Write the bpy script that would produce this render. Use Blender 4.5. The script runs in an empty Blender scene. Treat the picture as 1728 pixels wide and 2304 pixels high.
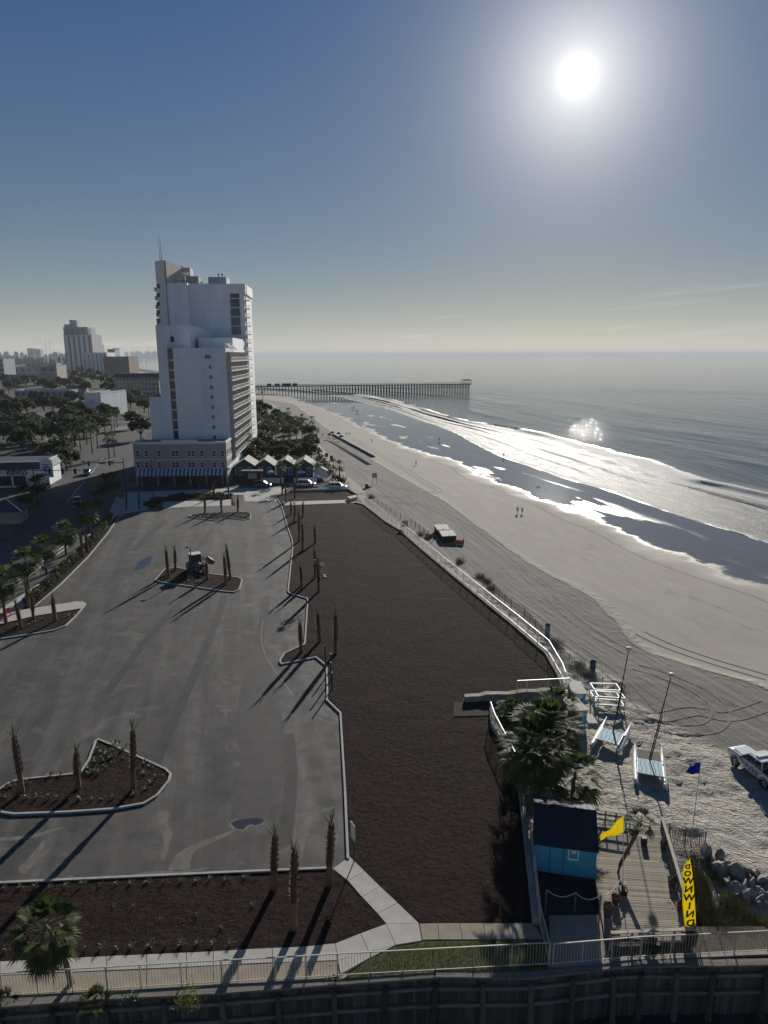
import bpy, bmesh, math, random
import numpy as np
from mathutils import Vector, Matrix
from mathutils.geometry import tessellate_polygon

random.seed(7); np.random.seed(7)
HAZE = 0.00008
SKY_K = 0.12
SC = bpy.context.scene
COL = SC.collection
R = math.radians

# ------------------------------------------------------------------ camera
CAM_H = 33.0
FOC, PCX, PCY, HOR = 1520.0, 864.0, 1152.0, 798.5      # focal length and centre in photo pixels
PITCH = math.atan((PCY - HOR) / FOC)
ROLL = R(0.15)
FWD = Vector((0, math.cos(PITCH), -math.sin(PITCH)))
UPV = Vector((0, math.sin(PITCH), math.cos(PITCH)))
RGT = Vector((1, 0, 0))
CPOS = Vector((0, 0, CAM_H))
_cx = RGT * math.cos(ROLL) - UPV * math.sin(ROLL)
_cy = RGT * math.sin(ROLL) + UPV * math.cos(ROLL)
_cz = -FWD
cam_data = bpy.data.cameras.new('camera')
cam = bpy.data.objects.new('camera', cam_data); COL.objects.link(cam)
cam.matrix_world = Matrix(((_cx.x, _cy.x, _cz.x, 0), (_cx.y, _cy.y, _cz.y, 0), (_cx.z, _cy.z, _cz.z, CAM_H), (0, 0, 0, 1)))
cam_data.sensor_fit = 'VERTICAL'; cam_data.sensor_height = 36.0
cam_data.lens = FOC / 2304.0 * 36.0
cam_data.clip_start = 0.5; cam_data.clip_end = 90000
SC.camera = cam

def ray(px, py):
    u, v = px - PCX, py - PCY
    u, v = u * math.cos(ROLL) - v * math.sin(ROLL), u * math.sin(ROLL) + v * math.cos(ROLL)
    return RGT * u - UPV * v + FWD * FOC
def g(px, py, z=0.0):                     # measured ground point at height z
    d = ray(px, py); t = (z - CAM_H) / d.z
    return CPOS + d * t
def at_y(px, py, Y):                      # measured point in the upright plane y = Y
    d = ray(px, py); return CPOS + d * (Y / d.y)
def hgt(p, py):                           # height above p at which the photo shows row py
    u = (p.x) / max(p.y, 1e-6)
    lo, hi = -20.0, CAM_H + p.y * 1.5
    for _ in range(50):
        m = (lo + hi) / 2
        q = Vector((p.x, p.y, m)) - CPOS
        uu, vv, ff = q.dot(RGT), -q.dot(UPV), q.dot(FWD)
        uu, vv = uu / ff * FOC, vv / ff * FOC
        vv = -uu * math.sin(ROLL) + vv * math.cos(ROLL)
        if PCY + vv > py: lo = m
        else: hi = m
    return lo
def zz(pts, ox, oy, s):                   # measured in an enlarged crop
    return [(ox + x / s, oy + y / s) for x, y in pts]

# ------------------------------------------------------------------ light
SUN = ray(1300, 170).normalized()
SUN_EL = math.asin(SUN.z); SUN_AZ = math.atan2(SUN.x, SUN.y)
SC.view_settings.view_transform = 'Standard'
SC.view_settings.look = 'None'
SC.view_settings.gamma = 1.0
SC.view_settings.use_curve_mapping = False
SC.view_settings.exposure = 0.66

world = bpy.data.worlds.new('World'); SC.world = world; world.use_nodes = True
wt = world.node_tree; wt.nodes.clear()
def wn(t, **k):
    n = wt.nodes.new(t)
    for a, b in k.items(): setattr(n, a, b)
    return n
sky = wn('ShaderNodeTexSky', sky_type='NISHITA'); sky.sun_disc = False
sky.sun_elevation = SUN_EL; sky.sun_rotation = SUN_AZ
sky.altitude = 30; sky.air_density = 1.0; sky.dust_density = 0.15; sky.ozone_density = 2.2
tc = wn('ShaderNodeTexCoord')
def wmath(op, a, b=None, clamp=False):
    n = wn('ShaderNodeMath', operation=op); n.use_clamp = clamp
    for i, v in enumerate((a, b)):
        if v is None: continue
        if isinstance(v, (int, float)): n.inputs[i].default_value = v
        else: wt.links.new(v, n.inputs[i])
    return n.outputs[0]
nrm = wn('ShaderNodeVectorMath', operation='NORMALIZE'); wt.links.new(tc.outputs['Generated'], nrm.inputs[0])
dot = wn('ShaderNodeVectorMath', operation='DOT_PRODUCT'); wt.links.new(nrm.outputs[0], dot.inputs[0]); dot.inputs[1].default_value = SUN
ang = wmath('ARCCOSINE', wmath('MINIMUM', dot.outputs['Value'], 0.999999))      # angle from the sun, radians
def lobe(width, gain, power=2.0):
    return wmath('MULTIPLY', wmath('EXPONENT', wmath('MULTIPLY', wmath('POWER', wmath('DIVIDE', ang, width), power), -1.0)), gain)
aure = wmath('ADD', wmath('ADD', lobe(R(0.6), 1.2, 1.1), lobe(R(4.4), 0.43, 1.5)), wmath('ADD', lobe(R(10.0), 0.06, 1.8), lobe(R(18), 0.004)))
# thin cirrus low over the sea
sep = wn('ShaderNodeSeparateXYZ'); wt.links.new(nrm.outputs[0], sep.inputs[0])
el = wmath('ARCSINE', sep.outputs['Z'])
az = wmath('ARCTAN2', sep.outputs['X'], sep.outputs['Y'])
comb = wn('ShaderNodeCombineXYZ')
elt = wmath('SUBTRACT', el, wmath('MULTIPLY', az, 0.07))
wt.links.new(wmath('MULTIPLY', az, 3.4), comb.inputs[0]); wt.links.new(wmath('MULTIPLY', elt, 62.0), comb.inputs[1])
cn = wn('ShaderNodeTexNoise'); cn.inputs['Scale'].default_value = 1.0; cn.inputs['Detail'].default_value = 6; cn.inputs['Roughness'].default_value = 0.55
wt.links.new(comb.outputs[0], cn.inputs['Vector'])
cl = wn('ShaderNodeMapRange'); cl.inputs[1].default_value = 0.56; cl.inputs[2].default_value = 0.72; cl.inputs[3].default_value = 0; cl.inputs[4].default_value = 0.14
wt.links.new(cn.outputs['Fac'], cl.inputs[0])
band = wmath('EXPONENT', wmath('MULTIPLY', wmath('POWER', wmath('DIVIDE', wmath('SUBTRACT', elt, R(1.5)), R(1.3)), 2.0), -1.0))
cloud = wmath('MULTIPLY', cl.outputs[0], band)
hsv = wn('ShaderNodeHueSaturation'); hsv.inputs['Saturation'].default_value = 1.3; hsv.inputs['Value'].default_value = 1.0
# the camera phone's own compression of the bright half of the sky
lum = wn('ShaderNodeRGBToBW'); wt.links.new(sky.outputs[0], lum.inputs[0])
cmp_ = wmath('DIVIDE', 1.0, wmath('ADD', 1.0, wmath('MULTIPLY', lum.outputs[0], SKY_K)))
vs_ = wn('ShaderNodeVectorMath', operation='SCALE'); wt.links.new(sky.outputs[0], vs_.inputs[0]); wt.links.new(cmp_, vs_.inputs['Scale'])
wt.links.new(vs_.outputs[0], hsv.inputs['Color'])
st_ = wn('ShaderNodeMapRange'); st_.inputs[1].default_value = 0.0; st_.inputs[2].default_value = R(30); st_.inputs[3].default_value = 0.8; st_.inputs[4].default_value = 1.32
wt.links.new(el, st_.inputs[0]); wt.links.new(st_.outputs[0], hsv.inputs['Saturation'])
bg = wn('ShaderNodeBackground'); bg.inputs['Strength'].default_value = 0.037
tn = wn('ShaderNodeMix', data_type='RGBA', blend_type='MULTIPLY'); tn.inputs[0].default_value = 1.0
tm_ = wn('ShaderNodeMix', data_type='RGBA'); tm_.inputs[6].default_value = (.88, .97, 1.10, 1); tm_.inputs[7].default_value = (.95, .97, 1.10, 1)
te_ = wn('ShaderNodeMapRange'); te_.inputs[1].default_value = 0.0; te_.inputs[2].default_value = R(16); wt.links.new(el, te_.inputs[0]); wt.links.new(te_.outputs[0], tm_.inputs[0])
wt.links.new(hsv.outputs[0], tn.inputs[6]); wt.links.new(tm_.outputs[2], tn.inputs[7]); wt.links.new(tn.outputs[2], bg.inputs['Color'])
bg2 = wn('ShaderNodeBackground'); bg2.inputs['Color'].default_value = (1.0, 0.965, 0.89, 1)
# bright air low over the horizon, strongest under the sun
hg_ = wmath('MULTIPLY', wmath('EXPONENT', wmath('MULTIPLY', wmath('DIVIDE', wmath('MAXIMUM', el, 0.0), R(3.4)), -1.0)), 0.24)
hg_ = wmath('MULTIPLY', hg_, wmath('ADD', 0.72, wmath('MULTIPLY', wmath('COSINE', wmath('SUBTRACT', az, SUN_AZ)), 0.28)))
wt.links.new(wmath('ADD', wmath('ADD', aure, cloud), hg_), bg2.inputs['Strength'])
add = wn('ShaderNodeAddShader'); wt.links.new(bg.outputs[0], add.inputs[0]); wt.links.new(bg2.outputs[0], add.inputs[1])
wo = wn('ShaderNodeOutputWorld'); wt.links.new(add.outputs[0], wo.inputs['Surface'])

sun_data = bpy.data.lights.new('sun', 'SUN'); sun_data.energy = 3.6; sun_data.angle = R(0.55); sun_data.color = (1.0, 0.95, 0.87)
sun = bpy.data.objects.new('sun', sun_data); COL.objects.link(sun)
sun.rotation_euler = (-SUN).to_track_quat('-Z', 'Y').to_euler(); sun.location = (0, 0, 200)

cy = SC.cycles
cy.use_denoising = True
cy.max_bounces = 6; cy.diffuse_bounces = 3; cy.glossy_bounces = 3; cy.transmission_bounces = 3; cy.volume_bounces = 0; cy.transparent_max_bounces = 8
cy.sample_clamp_indirect = 6.0; cy.caustics_reflective = False; cy.caustics_refractive = False

# ------------------------------------------------------------------ materials
MATS = {}
class NT:
    def __init__(s, name):
        s.m = bpy.data.materials.new(name); s.m.use_nodes = True; s.t = s.m.node_tree
        s.b = s.t.nodes['Principled BSDF']; s.tc = None
        MATS[name] = s.m
    def n(s, t, **k):
        n = s.t.nodes.new(t)
        for a, b in k.items(): setattr(n, a, b)
        return n
    def l(s, a, b): s.t.links.new(a, b)
    def obj(s, scale=(1, 1, 1), rot=0.0):
        if s.tc is None: s.tc = s.n('ShaderNodeTexCoord')
        mp = s.n('ShaderNodeMapping'); s.l(s.tc.outputs['Object'], mp.inputs[0])
        mp.inputs['Rotation'].default_value = (0, 0, rot)
        if not rot: mp.inputs['Scale'].default_value = scale; return mp.outputs[0]
        m2 = s.n('ShaderNodeMapping'); m2.inputs['Scale'].default_value = scale; s.l(mp.outputs[0], m2.inputs[0])
        return m2.outputs[0]
    def noise(s, scale, detail=5, rough=.55, vec=None, aniso=(1, 1, 1), rot=0.0, dist=0.0):
        n = s.n('ShaderNodeTexNoise'); n.inputs['Scale'].default_value = scale; n.inputs['Detail'].default_value = detail
        n.inputs['Roughness'].default_value = rough; n.inputs['Distortion'].default_value = dist
        s.l(vec if vec is not None else s.obj(aniso, rot), n.inputs['Vector']); return n.outputs['Fac']
    def ramp(s, f, a, b, lo=0.0, hi=1.0):
        n = s.n('ShaderNodeMapRange'); n.inputs[1].default_value = a; n.inputs[2].default_value = b
        n.inputs[3].default_value = lo; n.inputs[4].default_value = hi; s.l(f, n.inputs[0]); return n.outputs[0]
    def smooth(s, f, a, b, lo=0.0, hi=1.0):
        n = s.n('ShaderNodeMapRange', interpolation_type='SMOOTHSTEP'); n.inputs[1].default_value = a; n.inputs[2].default_value = b
        n.inputs[3].default_value = lo; n.inputs[4].default_value = hi; s.l(f, n.inputs[0]); return n.outputs[0]
    def mix(s, f, a, b):
        n = s.n('ShaderNodeMix', data_type='RGBA')
        for i, v in ((0, f), (6, a), (7, b)):
            if isinstance(v, (int, float)): n.inputs[i].default_value = v
            elif isinstance(v, tuple): n.inputs[i].default_value = (*v, 1) if len(v) == 3 else v
            else: s.l(v, n.inputs[i])
        return n.outputs[2]
    def math(s, op, a, b=None, clamp=False):
        n = s.n('ShaderNodeMath', operation=op); n.use_clamp = clamp
        for i, v in enumerate((a, b)):
            if v is None: continue
            if isinstance(v, (int, float)): n.inputs[i].default_value = v
            else: s.l(v, n.inputs[i])
        return n.outputs[0]
    def attr(s, name):
        n = s.n('ShaderNodeAttribute'); n.attribute_name = name; return n.outputs['Fac']
    def bump(s, h, strength=.5, dist=.05, prev=None):
        n = s.n('ShaderNodeBump'); n.inputs['Strength'].default_value = strength; n.inputs['Distance'].default_value = dist
        s.l(h, n.inputs['Height'])
        if prev is not None: s.l(prev, n.inputs['Normal'])
        return n.outputs[0]
    def col(s, c):
        if isinstance(c, tuple): s.b.inputs['Base Color'].default_value = (*c, 1)
        else: s.l(c, s.b.inputs['Base Color'])
    def rough(s, v):
        if isinstance(v, (int, float)): s.b.inputs['Roughness'].default_value = v
        else: s.l(v, s.b.inputs['Roughness'])
    def nor(s, v): s.l(v, s.b.inputs['Normal'])
    def spec(s, v):
        if isinstance(v, (int, float)): s.b.inputs['Specular IOR Level'].default_value = v
        else: s.l(v, s.b.inputs['Specular IOR Level'])

def sc3(c, k): return tuple(max(0, min(1, x * k)) for x in c)
def mk(name, col, rough=.75, var=.18, vs=1.5, bump=0.0, bs=12.0, spec=.35, metal=0.0, col2=None, aniso=(1, 1, 1), rnd=0.0):
    t = NT(name)
    f = t.noise(vs, 6, .6, aniso=aniso)
    f = t.ramp(f, .3, .7)
    cc = t.mix(f, sc3(col, 1 - var), col2 if col2 else sc3(col, 1 + var))
    if rnd:
        oi = t.n('ShaderNodeObjectInfo'); hs = t.n('ShaderNodeHueSaturation'); t.l(cc, hs.inputs['Color']); t.l(t.ramp(oi.outputs['Random'], 0, 1, 1 - rnd, 1 + rnd), hs.inputs['Value']); cc = hs.outputs[0]
    t.col(cc)
    t.rough(rough); t.spec(spec); t.b.inputs['Metallic'].default_value = metal
    if bump: t.nor(t.bump(t.noise(bs, 5, .6, aniso=aniso), bump, .03))
    return t.m

def leafmat(name, c1, c2, rough=.42, tr=.35):
    t = NT(name)
    oi = t.n('ShaderNodeObjectInfo')
    f = t.ramp(t.noise(1.3, 4, .6), .3, .7)
    c = t.mix(f, c1, c2)
    h = t.n('ShaderNodeHueSaturation'); t.l(c, h.inputs['Color'])
    t.l(t.ramp(oi.outputs['Random'], 0, 1, .75, 1.2), h.inputs['Value'])
    t.col(h.outputs[0]); t.rough(rough); t.spec(.16)
    tl = t.n('ShaderNodeBsdfTranslucent'); t.l(h.outputs[0], tl.inputs['Color'])
    ms = t.n('ShaderNodeMixShader'); ms.inputs[0].default_value = tr
    out = t.t.nodes['Material Output']
    t.l(t.b.outputs[0], ms.inputs[1]); t.l(tl.outputs[0], ms.inputs[2]); t.l(ms.outputs[0], out.inputs['Surface'])
    return t.m

# ------------------------------------------------------------------ mesh helpers
class MB:
    def __init__(s): s.v = []; s.f = []; s.mi = []; s.cur = 0
    def quad(s, a, b, c, d):
        n = len(s.v); s.v += [tuple(a), tuple(b), tuple(c), tuple(d)]; s.f.append((n, n + 1, n + 2, n + 3)); s.mi.append(s.cur)
    def tri(s, a, b, c):
        n = len(s.v); s.v += [tuple(a), tuple(b), tuple(c)]; s.f.append((n, n + 1, n + 2)); s.mi.append(s.cur)
    def hexa(s, p):      # 8 points: bottom 4 ccw, top 4 ccw
        n = len(s.v); s.v += [tuple(q) for q in p]
        for f in ((3, 2, 1, 0), (4, 5, 6, 7), (0, 1, 5, 4), (1, 2, 6, 5), (2, 3, 7, 6), (3, 0, 4, 7)):
            s.f.append(tuple(n + i for i in f)); s.mi.append(s.cur)
    def box(s, c, d, rz=0.0, m=None):
        x, y, z = d[0] / 2, d[1] / 2, d[2] / 2
        M = Matrix.Translation(c) @ (m.to_4x4() if m else Matrix.Rotation(rz, 4, 'Z'))
        s.hexa([M @ Vector(p) for p in ((-x, -y, -z), (x, -y, -z), (x, y, -z), (-x, y, -z), (-x, -y, z), (x, -y, z), (x, y, z), (-x, y, z))])
    def bar(s, a, b, w, h=None, up=(0, 0, 1)):     # rectangular bar from a to b
        a, b = Vector(a), Vector(b); h = h or w
        d = (b - a); L = d.length
        if L < 1e-6: return
        d.normalize(); u = Vector(up)
        if abs(d.dot(u)) > .98: u = Vector((0, 1, 0))
        r = d.cross(u).normalized(); u = r.cross(d)
        r *= w / 2; u *= h / 2
        s.hexa([a - r - u, a + r - u, b + r - u, b - r - u, a - r + u, a + r + u, b + r + u, b - r + u])
    def tube(s, path, rad, n=6, cap=True):
        path = [Vector(p) for p in path]
        if not isinstance(rad, (list, tuple)): rad = [rad] * len(path)
        base = len(s.v); up = Vector((0, 0, 1))
        for i, p in enumerate(path):
            d = (path[min(i + 1, len(path) - 1)] - path[max(i - 1, 0)]).normalized()
            u = up if abs(d.dot(up)) < .95 else Vector((0, 1, 0))
            r = d.cross(u).normalized(); u = r.cross(d)
            for k in range(n):
                a = 2 * math.pi * k / n
                s.v.append(tuple(p + (r * math.cos(a) + u * math.sin(a)) * rad[i]))
        for i in range(len(path) - 1):
            for k in range(n):
                k2 = (k + 1) % n
                s.f.append((base + i * n + k, base + i * n + k2, base + (i + 1) * n + k2, base + (i + 1) * n + k)); s.mi.append(s.cur)
        if cap:
            s.f.append(tuple(base + k for k in range(n - 1, -1, -1))); s.mi.append(s.cur)
            s.f.append(tuple(base + (len(path) - 1) * n + k for k in range(n))); s.mi.append(s.cur)
    def lathe(s, prof, n=14, c=(0, 0, 0), axis='Z'):
        base = len(s.v)
        for r, z in prof:
            for k in range(n):
                a = 2 * math.pi * k / n
                p = (r * math.cos(a), r * math.sin(a), z)
                if axis == 'X': p = (p[2], p[0], p[1])
                if axis == 'Y': p = (p[0], p[2], p[1])
                s.v.append((c[0] + p[0], c[1] + p[1], c[2] + p[2]))
        for i in range(len(prof) - 1):
            for k in range(n):
                k2 = (k + 1) % n
                s.f.append((base + i * n + k, base + i * n + k2, base + (i + 1) * n + k2, base + (i + 1) * n + k)); s.mi.append(s.cur)
    def prism(s, poly, z0, z1, bottom=False):
        n = len(poly); b = len(s.v)
        s.v += [(p[0], p[1], z0) for p in poly] + [(p[0], p[1], z1) for p in poly]
        for i in range(n):
            j = (i + 1) % n; s.f.append((b + i, b + j, b + n + j, b + n + i)); s.mi.append(s.cur)
        for t in tessellate_polygon([[Vector((p[0], p[1], 0)) for p in poly]]):
            s.f.append(tuple(b + n + i for i in t)); s.mi.append(s.cur)
            if bottom: s.f.append(tuple(b + i for i in reversed(t))); s.mi.append(s.cur)
    def loft(s, secs, cap=True):   # list of rings with the same count
        b = len(s.v); n = len(secs[0])
        for r in secs: s.v += [tuple(p) for p in r]
        for i in range(len(secs) - 1):
            for k in range(n):
                k2 = (k + 1) % n
                s.f.append((b + i * n + k, b + i * n + k2, b + (i + 1) * n + k2, b + (i + 1) * n + k)); s.mi.append(s.cur)
        if cap:
            s.f.append(tuple(b + k for k in range(n - 1, -1, -1))); s.mi.append(s.cur)
            s.f.append(tuple(b + (len(secs) - 1) * n + k for k in range(n))); s.mi.append(s.cur)
    def mesh(s, name, mats, smooth=False, fix=True):
        me = bpy.data.meshes.new(name); me.from_pydata(s.v, [], s.f)
        if not isinstance(mats, (list, tuple)): mats = [mats]
        for m in mats: me.materials.append(MATS[m] if isinstance(m, str) else m)
        if len(mats) > 1: me.polygons.foreach_set('material_index', s.mi)
        if fix:
            bm = bmesh.new(); bm.from_mesh(me); bmesh.ops.recalc_face_normals(bm, faces=bm.faces); bm.to_mesh(me); bm.free()
        if smooth: me.polygons.foreach_set('use_smooth', [True] * len(me.polygons))
        me.update(); return me
    def build(s, name, mats, parent=None, smooth=False, fix=True, loc=None):
        o = bpy.data.objects.new(name, s.mesh(name, mats, smooth, fix)); COL.objects.link(o)
        if parent is not None: o.parent = parent
        if loc is not None: o.location = loc
        return o
def put(name, me, parent=None, loc=(0, 0, 0), rz=0.0, scale=None, rot=None):
    o = bpy.data.objects.new(name, me); COL.objects.link(o)
    if parent is not None: o.parent = parent
    o.location = loc; o.rotation_euler = rot if rot else (0, 0, rz)
    if scale: o.scale = scale if isinstance(scale, (tuple, list)) else (scale,) * 3
    return o
def tag(o, label=None, cat=None, group=None, kind=None):
    if label: o['label'] = label
    if cat: o['category'] = cat
    if group: o['group'] = group
    if kind: o['kind'] = kind
    return o
def thing(name, label, cat, loc=(0, 0, 0), rz=0.0, group=None, scale=None):
    o = bpy.data.objects.new(name, None); COL.objects.link(o)
    o.location = loc; o.rotation_euler = (0, 0, rz); o.empty_display_size = .3
    if scale: o.scale = scale if isinstance(scale, (tuple, list)) else (scale,) * 3
    return tag(o, label, cat, group)
def copy_tree(o, parent=None):
    c = o.copy(); COL.objects.link(c); c.parent = parent
    for ch in o.children: copy_tree(ch, c)
    return c
def struct(o, kind='structure'): o['kind'] = kind; return o
def text_mesh(txt, size, extrude=.01, name='lettering', bold=0.0, mat='black_paint', spacing=1.0):
    cu = bpy.data.curves.new(name, 'FONT'); cu.body = txt; cu.size = size; cu.extrude = extrude; cu.align_x = 'CENTER'; cu.align_y = 'CENTER'
    cu.offset = bold; cu.space_character = spacing; cu.resolution_u = 3
    o = bpy.data.objects.new(name, cu); COL.objects.link(o)
    dg = bpy.context.evaluated_depsgraph_get()
    me = bpy.data.meshes.new_from_object(o.evaluated_get(dg)); me.name = name
    bpy.data.objects.remove(o); bpy.data.curves.remove(cu)
    me.materials.clear(); me.materials.append(MATS[mat]); return me
def poly_strip(pts, a, b, closed=False):
    """offset a polyline to the left by a and b; returns two lists"""
    P = [Vector((p[0], p[1])) for p in pts]; n = len(P); out = [[], []]
    for i in range(n):
        if closed: p0, p1 = P[i - 1], P[(i + 1) % n]
        else: p0, p1 = P[max(i - 1, 0)], P[min(i + 1, n - 1)]
        d0 = (P[i] - p0); d1 = (p1 - P[i])
        if d0.length < 1e-9: d0 = d1
        if d1.length < 1e-9: d1 = d0
        d0 = d0.normalized(); d1 = d1.normalized()
        n0 = Vector((-d0.y, d0.x)); n1 = Vector((-d1.y, d1.x)); m = (n0 + n1)
        if m.length < 1e-6: m = n0
        m.normalize(); k = 1 / max(.35, m.dot(n0))
        for o_, w in zip(out, (a, b)): o_.append(P[i] + m * (w * k))
    return out
def strip(mb, pts, a, b, z0, z1, closed=False):
    A, B = poly_strip(pts, a, b, closed); n = len(A)
    for i in range(n if closed else n - 1):
        j = (i + 1) % n
        mb.hexa([(A[i].x, A[i].y, z0), (A[j].x, A[j].y, z0), (B[j].x, B[j].y, z0), (B[i].x, B[i].y, z0),
                 (A[i].x, A[i].y, z1), (A[j].x, A[j].y, z1), (B[j].x, B[j].y, z1), (B[i].x, B[i].y, z1)])
def curve(pts, n=6, closed=False):     # Catmull-Rom through points
    P = [Vector(p) for p in pts]; out = []; m = len(P)
    rng = range(m) if closed else range(m - 1)
    for i in rng:
        p0 = P[i - 1] if (closed or i > 0) else P[i]; p1 = P[i]; p2 = P[(i + 1) % m]
        p3 = P[(i + 2) % m] if (closed or i + 2 < m) else p2
        for k in range(n):
            t = k / n
            out.append(.5 * ((2 * p1) + (p2 - p0) * t + (2 * p0 - 5 * p1 + 4 * p2 - p3) * t * t + (3 * p1 - p0 - 3 * p2 + p3) * t ** 3))
    if not closed: out.append(P[-1])
    return out
def xy(pts, z=0.0): return [tuple(g(p[0], p[1], z)[:2]) for p in pts]
def sheet(name, pts, z, mat, kind='structure', parent=None):
    mb = MB(); b = len(mb.v); mb.v += [(p[0], p[1], z) for p in pts]
    for t in tessellate_polygon([[Vector((p[0], p[1], 0)) for p in pts]]): mb.f.append(tuple(t)); mb.mi.append(0)
    o = mb.build(name, mat, parent)
    me = o.data
    if len(me.polygons) and sum(p.normal.z * p.area for p in me.polygons) < 0: me.flip_normals()
    if kind and parent is None: struct(o, kind)
    return o
# smooth value noise for terrain relief
_perm = np.random.RandomState(3).rand(256, 256)
def vnoise(x, y):
    xi, yi = np.floor(x).astype(int), np.floor(y).astype(int); fx, fy = x - xi, y - yi
    fx = fx * fx * (3 - 2 * fx); fy = fy * fy * (3 - 2 * fy)
    a = _perm[xi % 256, yi % 256]; b = _perm[(xi + 1) % 256, yi % 256]; c = _perm[xi % 256, (yi + 1) % 256]; d = _perm[(xi + 1) % 256, (yi + 1) % 256]
    return (a * (1 - fx) + b * fx) * (1 - fy) + (c * (1 - fx) + d * fx) * fy
def fbm(x, y, o=4):
    s = 0; a = 1; t = 0
    for i in range(o): s = s + vnoise(x * 2 ** i + 17 * i, y * 2 ** i + 31 * i) * a; t += a; a *= .5
    return s / t
# ------------------------------------------------------------------ ground materials
def make_ground_mats():
    t = NT('asphalt')
    big = t.noise(.09, 4, .6); mid = t.noise(.55, 6, .65); streak = t.noise(.5, 5, .6, aniso=(1.0, .06, 1), rot=R(-13)); fine = t.noise(38, 3, .6)
    c = t.mix(t.ramp(big, .35, .65), (.042, .040, .039), (.088, .081, .073))
    c = t.mix(t.ramp(streak, .45, .68, 0, .7), c, (.142, .132, .118))
    c = t.mix(t.ramp(mid, .46, .66, 0, .55), c, (.036, .035, .035))
    c = t.mix(t.ramp(t.noise(.23, 7, .7, dist=1.0), .57, .66, 0, .55), c, (.17, .155, .135))
    vo = t.n('ShaderNodeTexVoronoi', feature='DISTANCE_TO_EDGE'); vo.inputs['Scale'].default_value = .16
    wv = t.n('ShaderNodeVectorMath', operation='ADD'); t.l(t.obj(), wv.inputs[0])
    nz = t.n('ShaderNodeTexNoise'); nz.inputs['Scale'].default_value = .7; nz.inputs['Detail'].default_value = 6; t.l(t.obj(), nz.inputs['Vector'])
    sc_ = t.n('ShaderNodeVectorMath', operation='SCALE'); sc_.inputs['Scale'].default_value = 3.0; t.l(nz.outputs['Color'], sc_.inputs[0]); t.l(sc_.outputs[0], wv.inputs[1])
    t.l(wv.outputs[0], vo.inputs['Vector'])
    crack = t.math('MULTIPLY', t.ramp(vo.outputs['Distance'], 0, .006, 1, 0), t.ramp(t.noise(.06, 3), .52, .62))
    c = t.mix(t.math('MULTIPLY', crack, .7), c, (.03, .03, .03))
    spk = t.ramp(t.noise(6, 2, .5), .735, .76)
    c = t.mix(t.math('MULTIPLY', spk, .5), c, (.3, .28, .25))
    t.col(c); t.rough(t.ramp(mid, .3, .7, .72, .86)); t.spec(.28)
    t.nor(t.bump(fine, .35, .012, t.bump(mid, .25, .05)))

    t = NT('asphalt_patch_dark')
    c = t.mix(t.ramp(t.noise(.6, 6, .65), .35, .7), (.050, .047, .045), (.078, .073, .068)); t.col(c); t.rough(.8); t.spec(.28)
    t.nor(t.bump(t.noise(38, 3), .35, .012))

    t = NT('street_asphalt')
    c = t.mix(t.ramp(t.noise(.2, 6, .65), .3, .7), (.050, .05, .05), (.082, .08, .078)); t.col(c); t.rough(.8); t.spec(.3); t.nor(t.bump(t.noise(25, 3), .3, .012))

    t = NT('mulch')
    c = t.mix(t.ramp(t.noise(2.2, 7, .7), .35, .68), (.014, .0078, .0065), (.040, .0235, .0195))
    c = t.mix(t.ramp(t.noise(17, 4, .7), .5, .72), c, (.046, .028, .022))
    c = t.mix(t.ramp(t.noise(.12, 3), .4, .7, 0, .35), c, (.028, .019, .017))
    t.col(c); t.rough(.95); t.spec(.08)
    h = t.math('ADD', t.math('ADD', t.noise(2.2, 5, .65, dist=.5), t.math('MULTIPLY', t.noise(8, 5, .7), .5)), t.math('MULTIPLY', t.noise(.35, 3, .6), 1.2))
    t.nor(t.bump(h, 1.0, .26))

    t = NT('concrete')
    c = t.mix(t.ramp(t.noise(.8, 7, .65), .3, .72), (.37, .35, .31), (.50, .48, .43))
    c = t.mix(t.ramp(t.noise(.35, 5, .7, dist=.6), .56, .7, 0, .5), c, (.27, .25, .22)); t.col(c); t.rough(.85); t.spec(.25)
    t.nor(t.bump(t.noise(30, 4), .25, .01))
    t = NT('concrete_tan')
    c = t.mix(t.ramp(t.noise(1.1, 7, .65), .3, .72), (.25, .215, .165), (.36, .31, .24))
    c = t.mix(t.ramp(t.noise(.4, 5, .7, dist=.6), .55, .7, 0, .6), c, (.19, .165, .13)); t.col(c); t.rough(.9); t.spec(.2)
    t.nor(t.bump(t.noise(25, 4), .3, .01))
    t = NT('kerb_concrete')
    c = t.mix(t.ramp(t.noise(1.4, 7, .65), .3, .72), (.33, .32, .30), (.46, .45, .42)); t.col(c); t.rough(.85); t.spec(.25)
    t = NT('land')
    c = t.mix(t.ramp(t.noise(.05, 6, .6), .4, .6), (.055, .06, .035), (.16, .145, .115))
    c = t.mix(t.ramp(t.noise(.012, 5, .6), .5, .6, 0, .8), c, (.09, .088, .085)); t.col(c); t.rough(.95); t.spec(.1)

    # ---- beach sand: 'zone' 0 wall .. 1 end of the graded strip .. 2 wet edge .. 3 swash; al / ac metres along and across
    t = NT('sand')
    z = t.attr('zone'); al = t.attr('al'); ac = t.attr('ac')
    def vec(kx, ky):
        cb = t.n('ShaderNodeCombineXYZ'); t.l(t.math('MULTIPLY', ac, kx), cb.inputs[0]); t.l(t.math('MULTIPLY', al, ky), cb.inputs[1]); return cb.outputs[0]
    n1 = t.noise(.35, 6, .65); n2 = t.noise(2.4, 5, .65); n3 = t.noise(.06, 5, .6)
    ruts = t.noise(1.0, 6, .66, vec=vec(1.5, .055), dist=1.1)
    ruts2 = t.noise(1.0, 4, .6, vec=vec(.55, .02), dist=.7)
    zj = t.math('ADD', z, t.math('MULTIPLY', t.math('SUBTRACT', n1, .5), .10))
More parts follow.
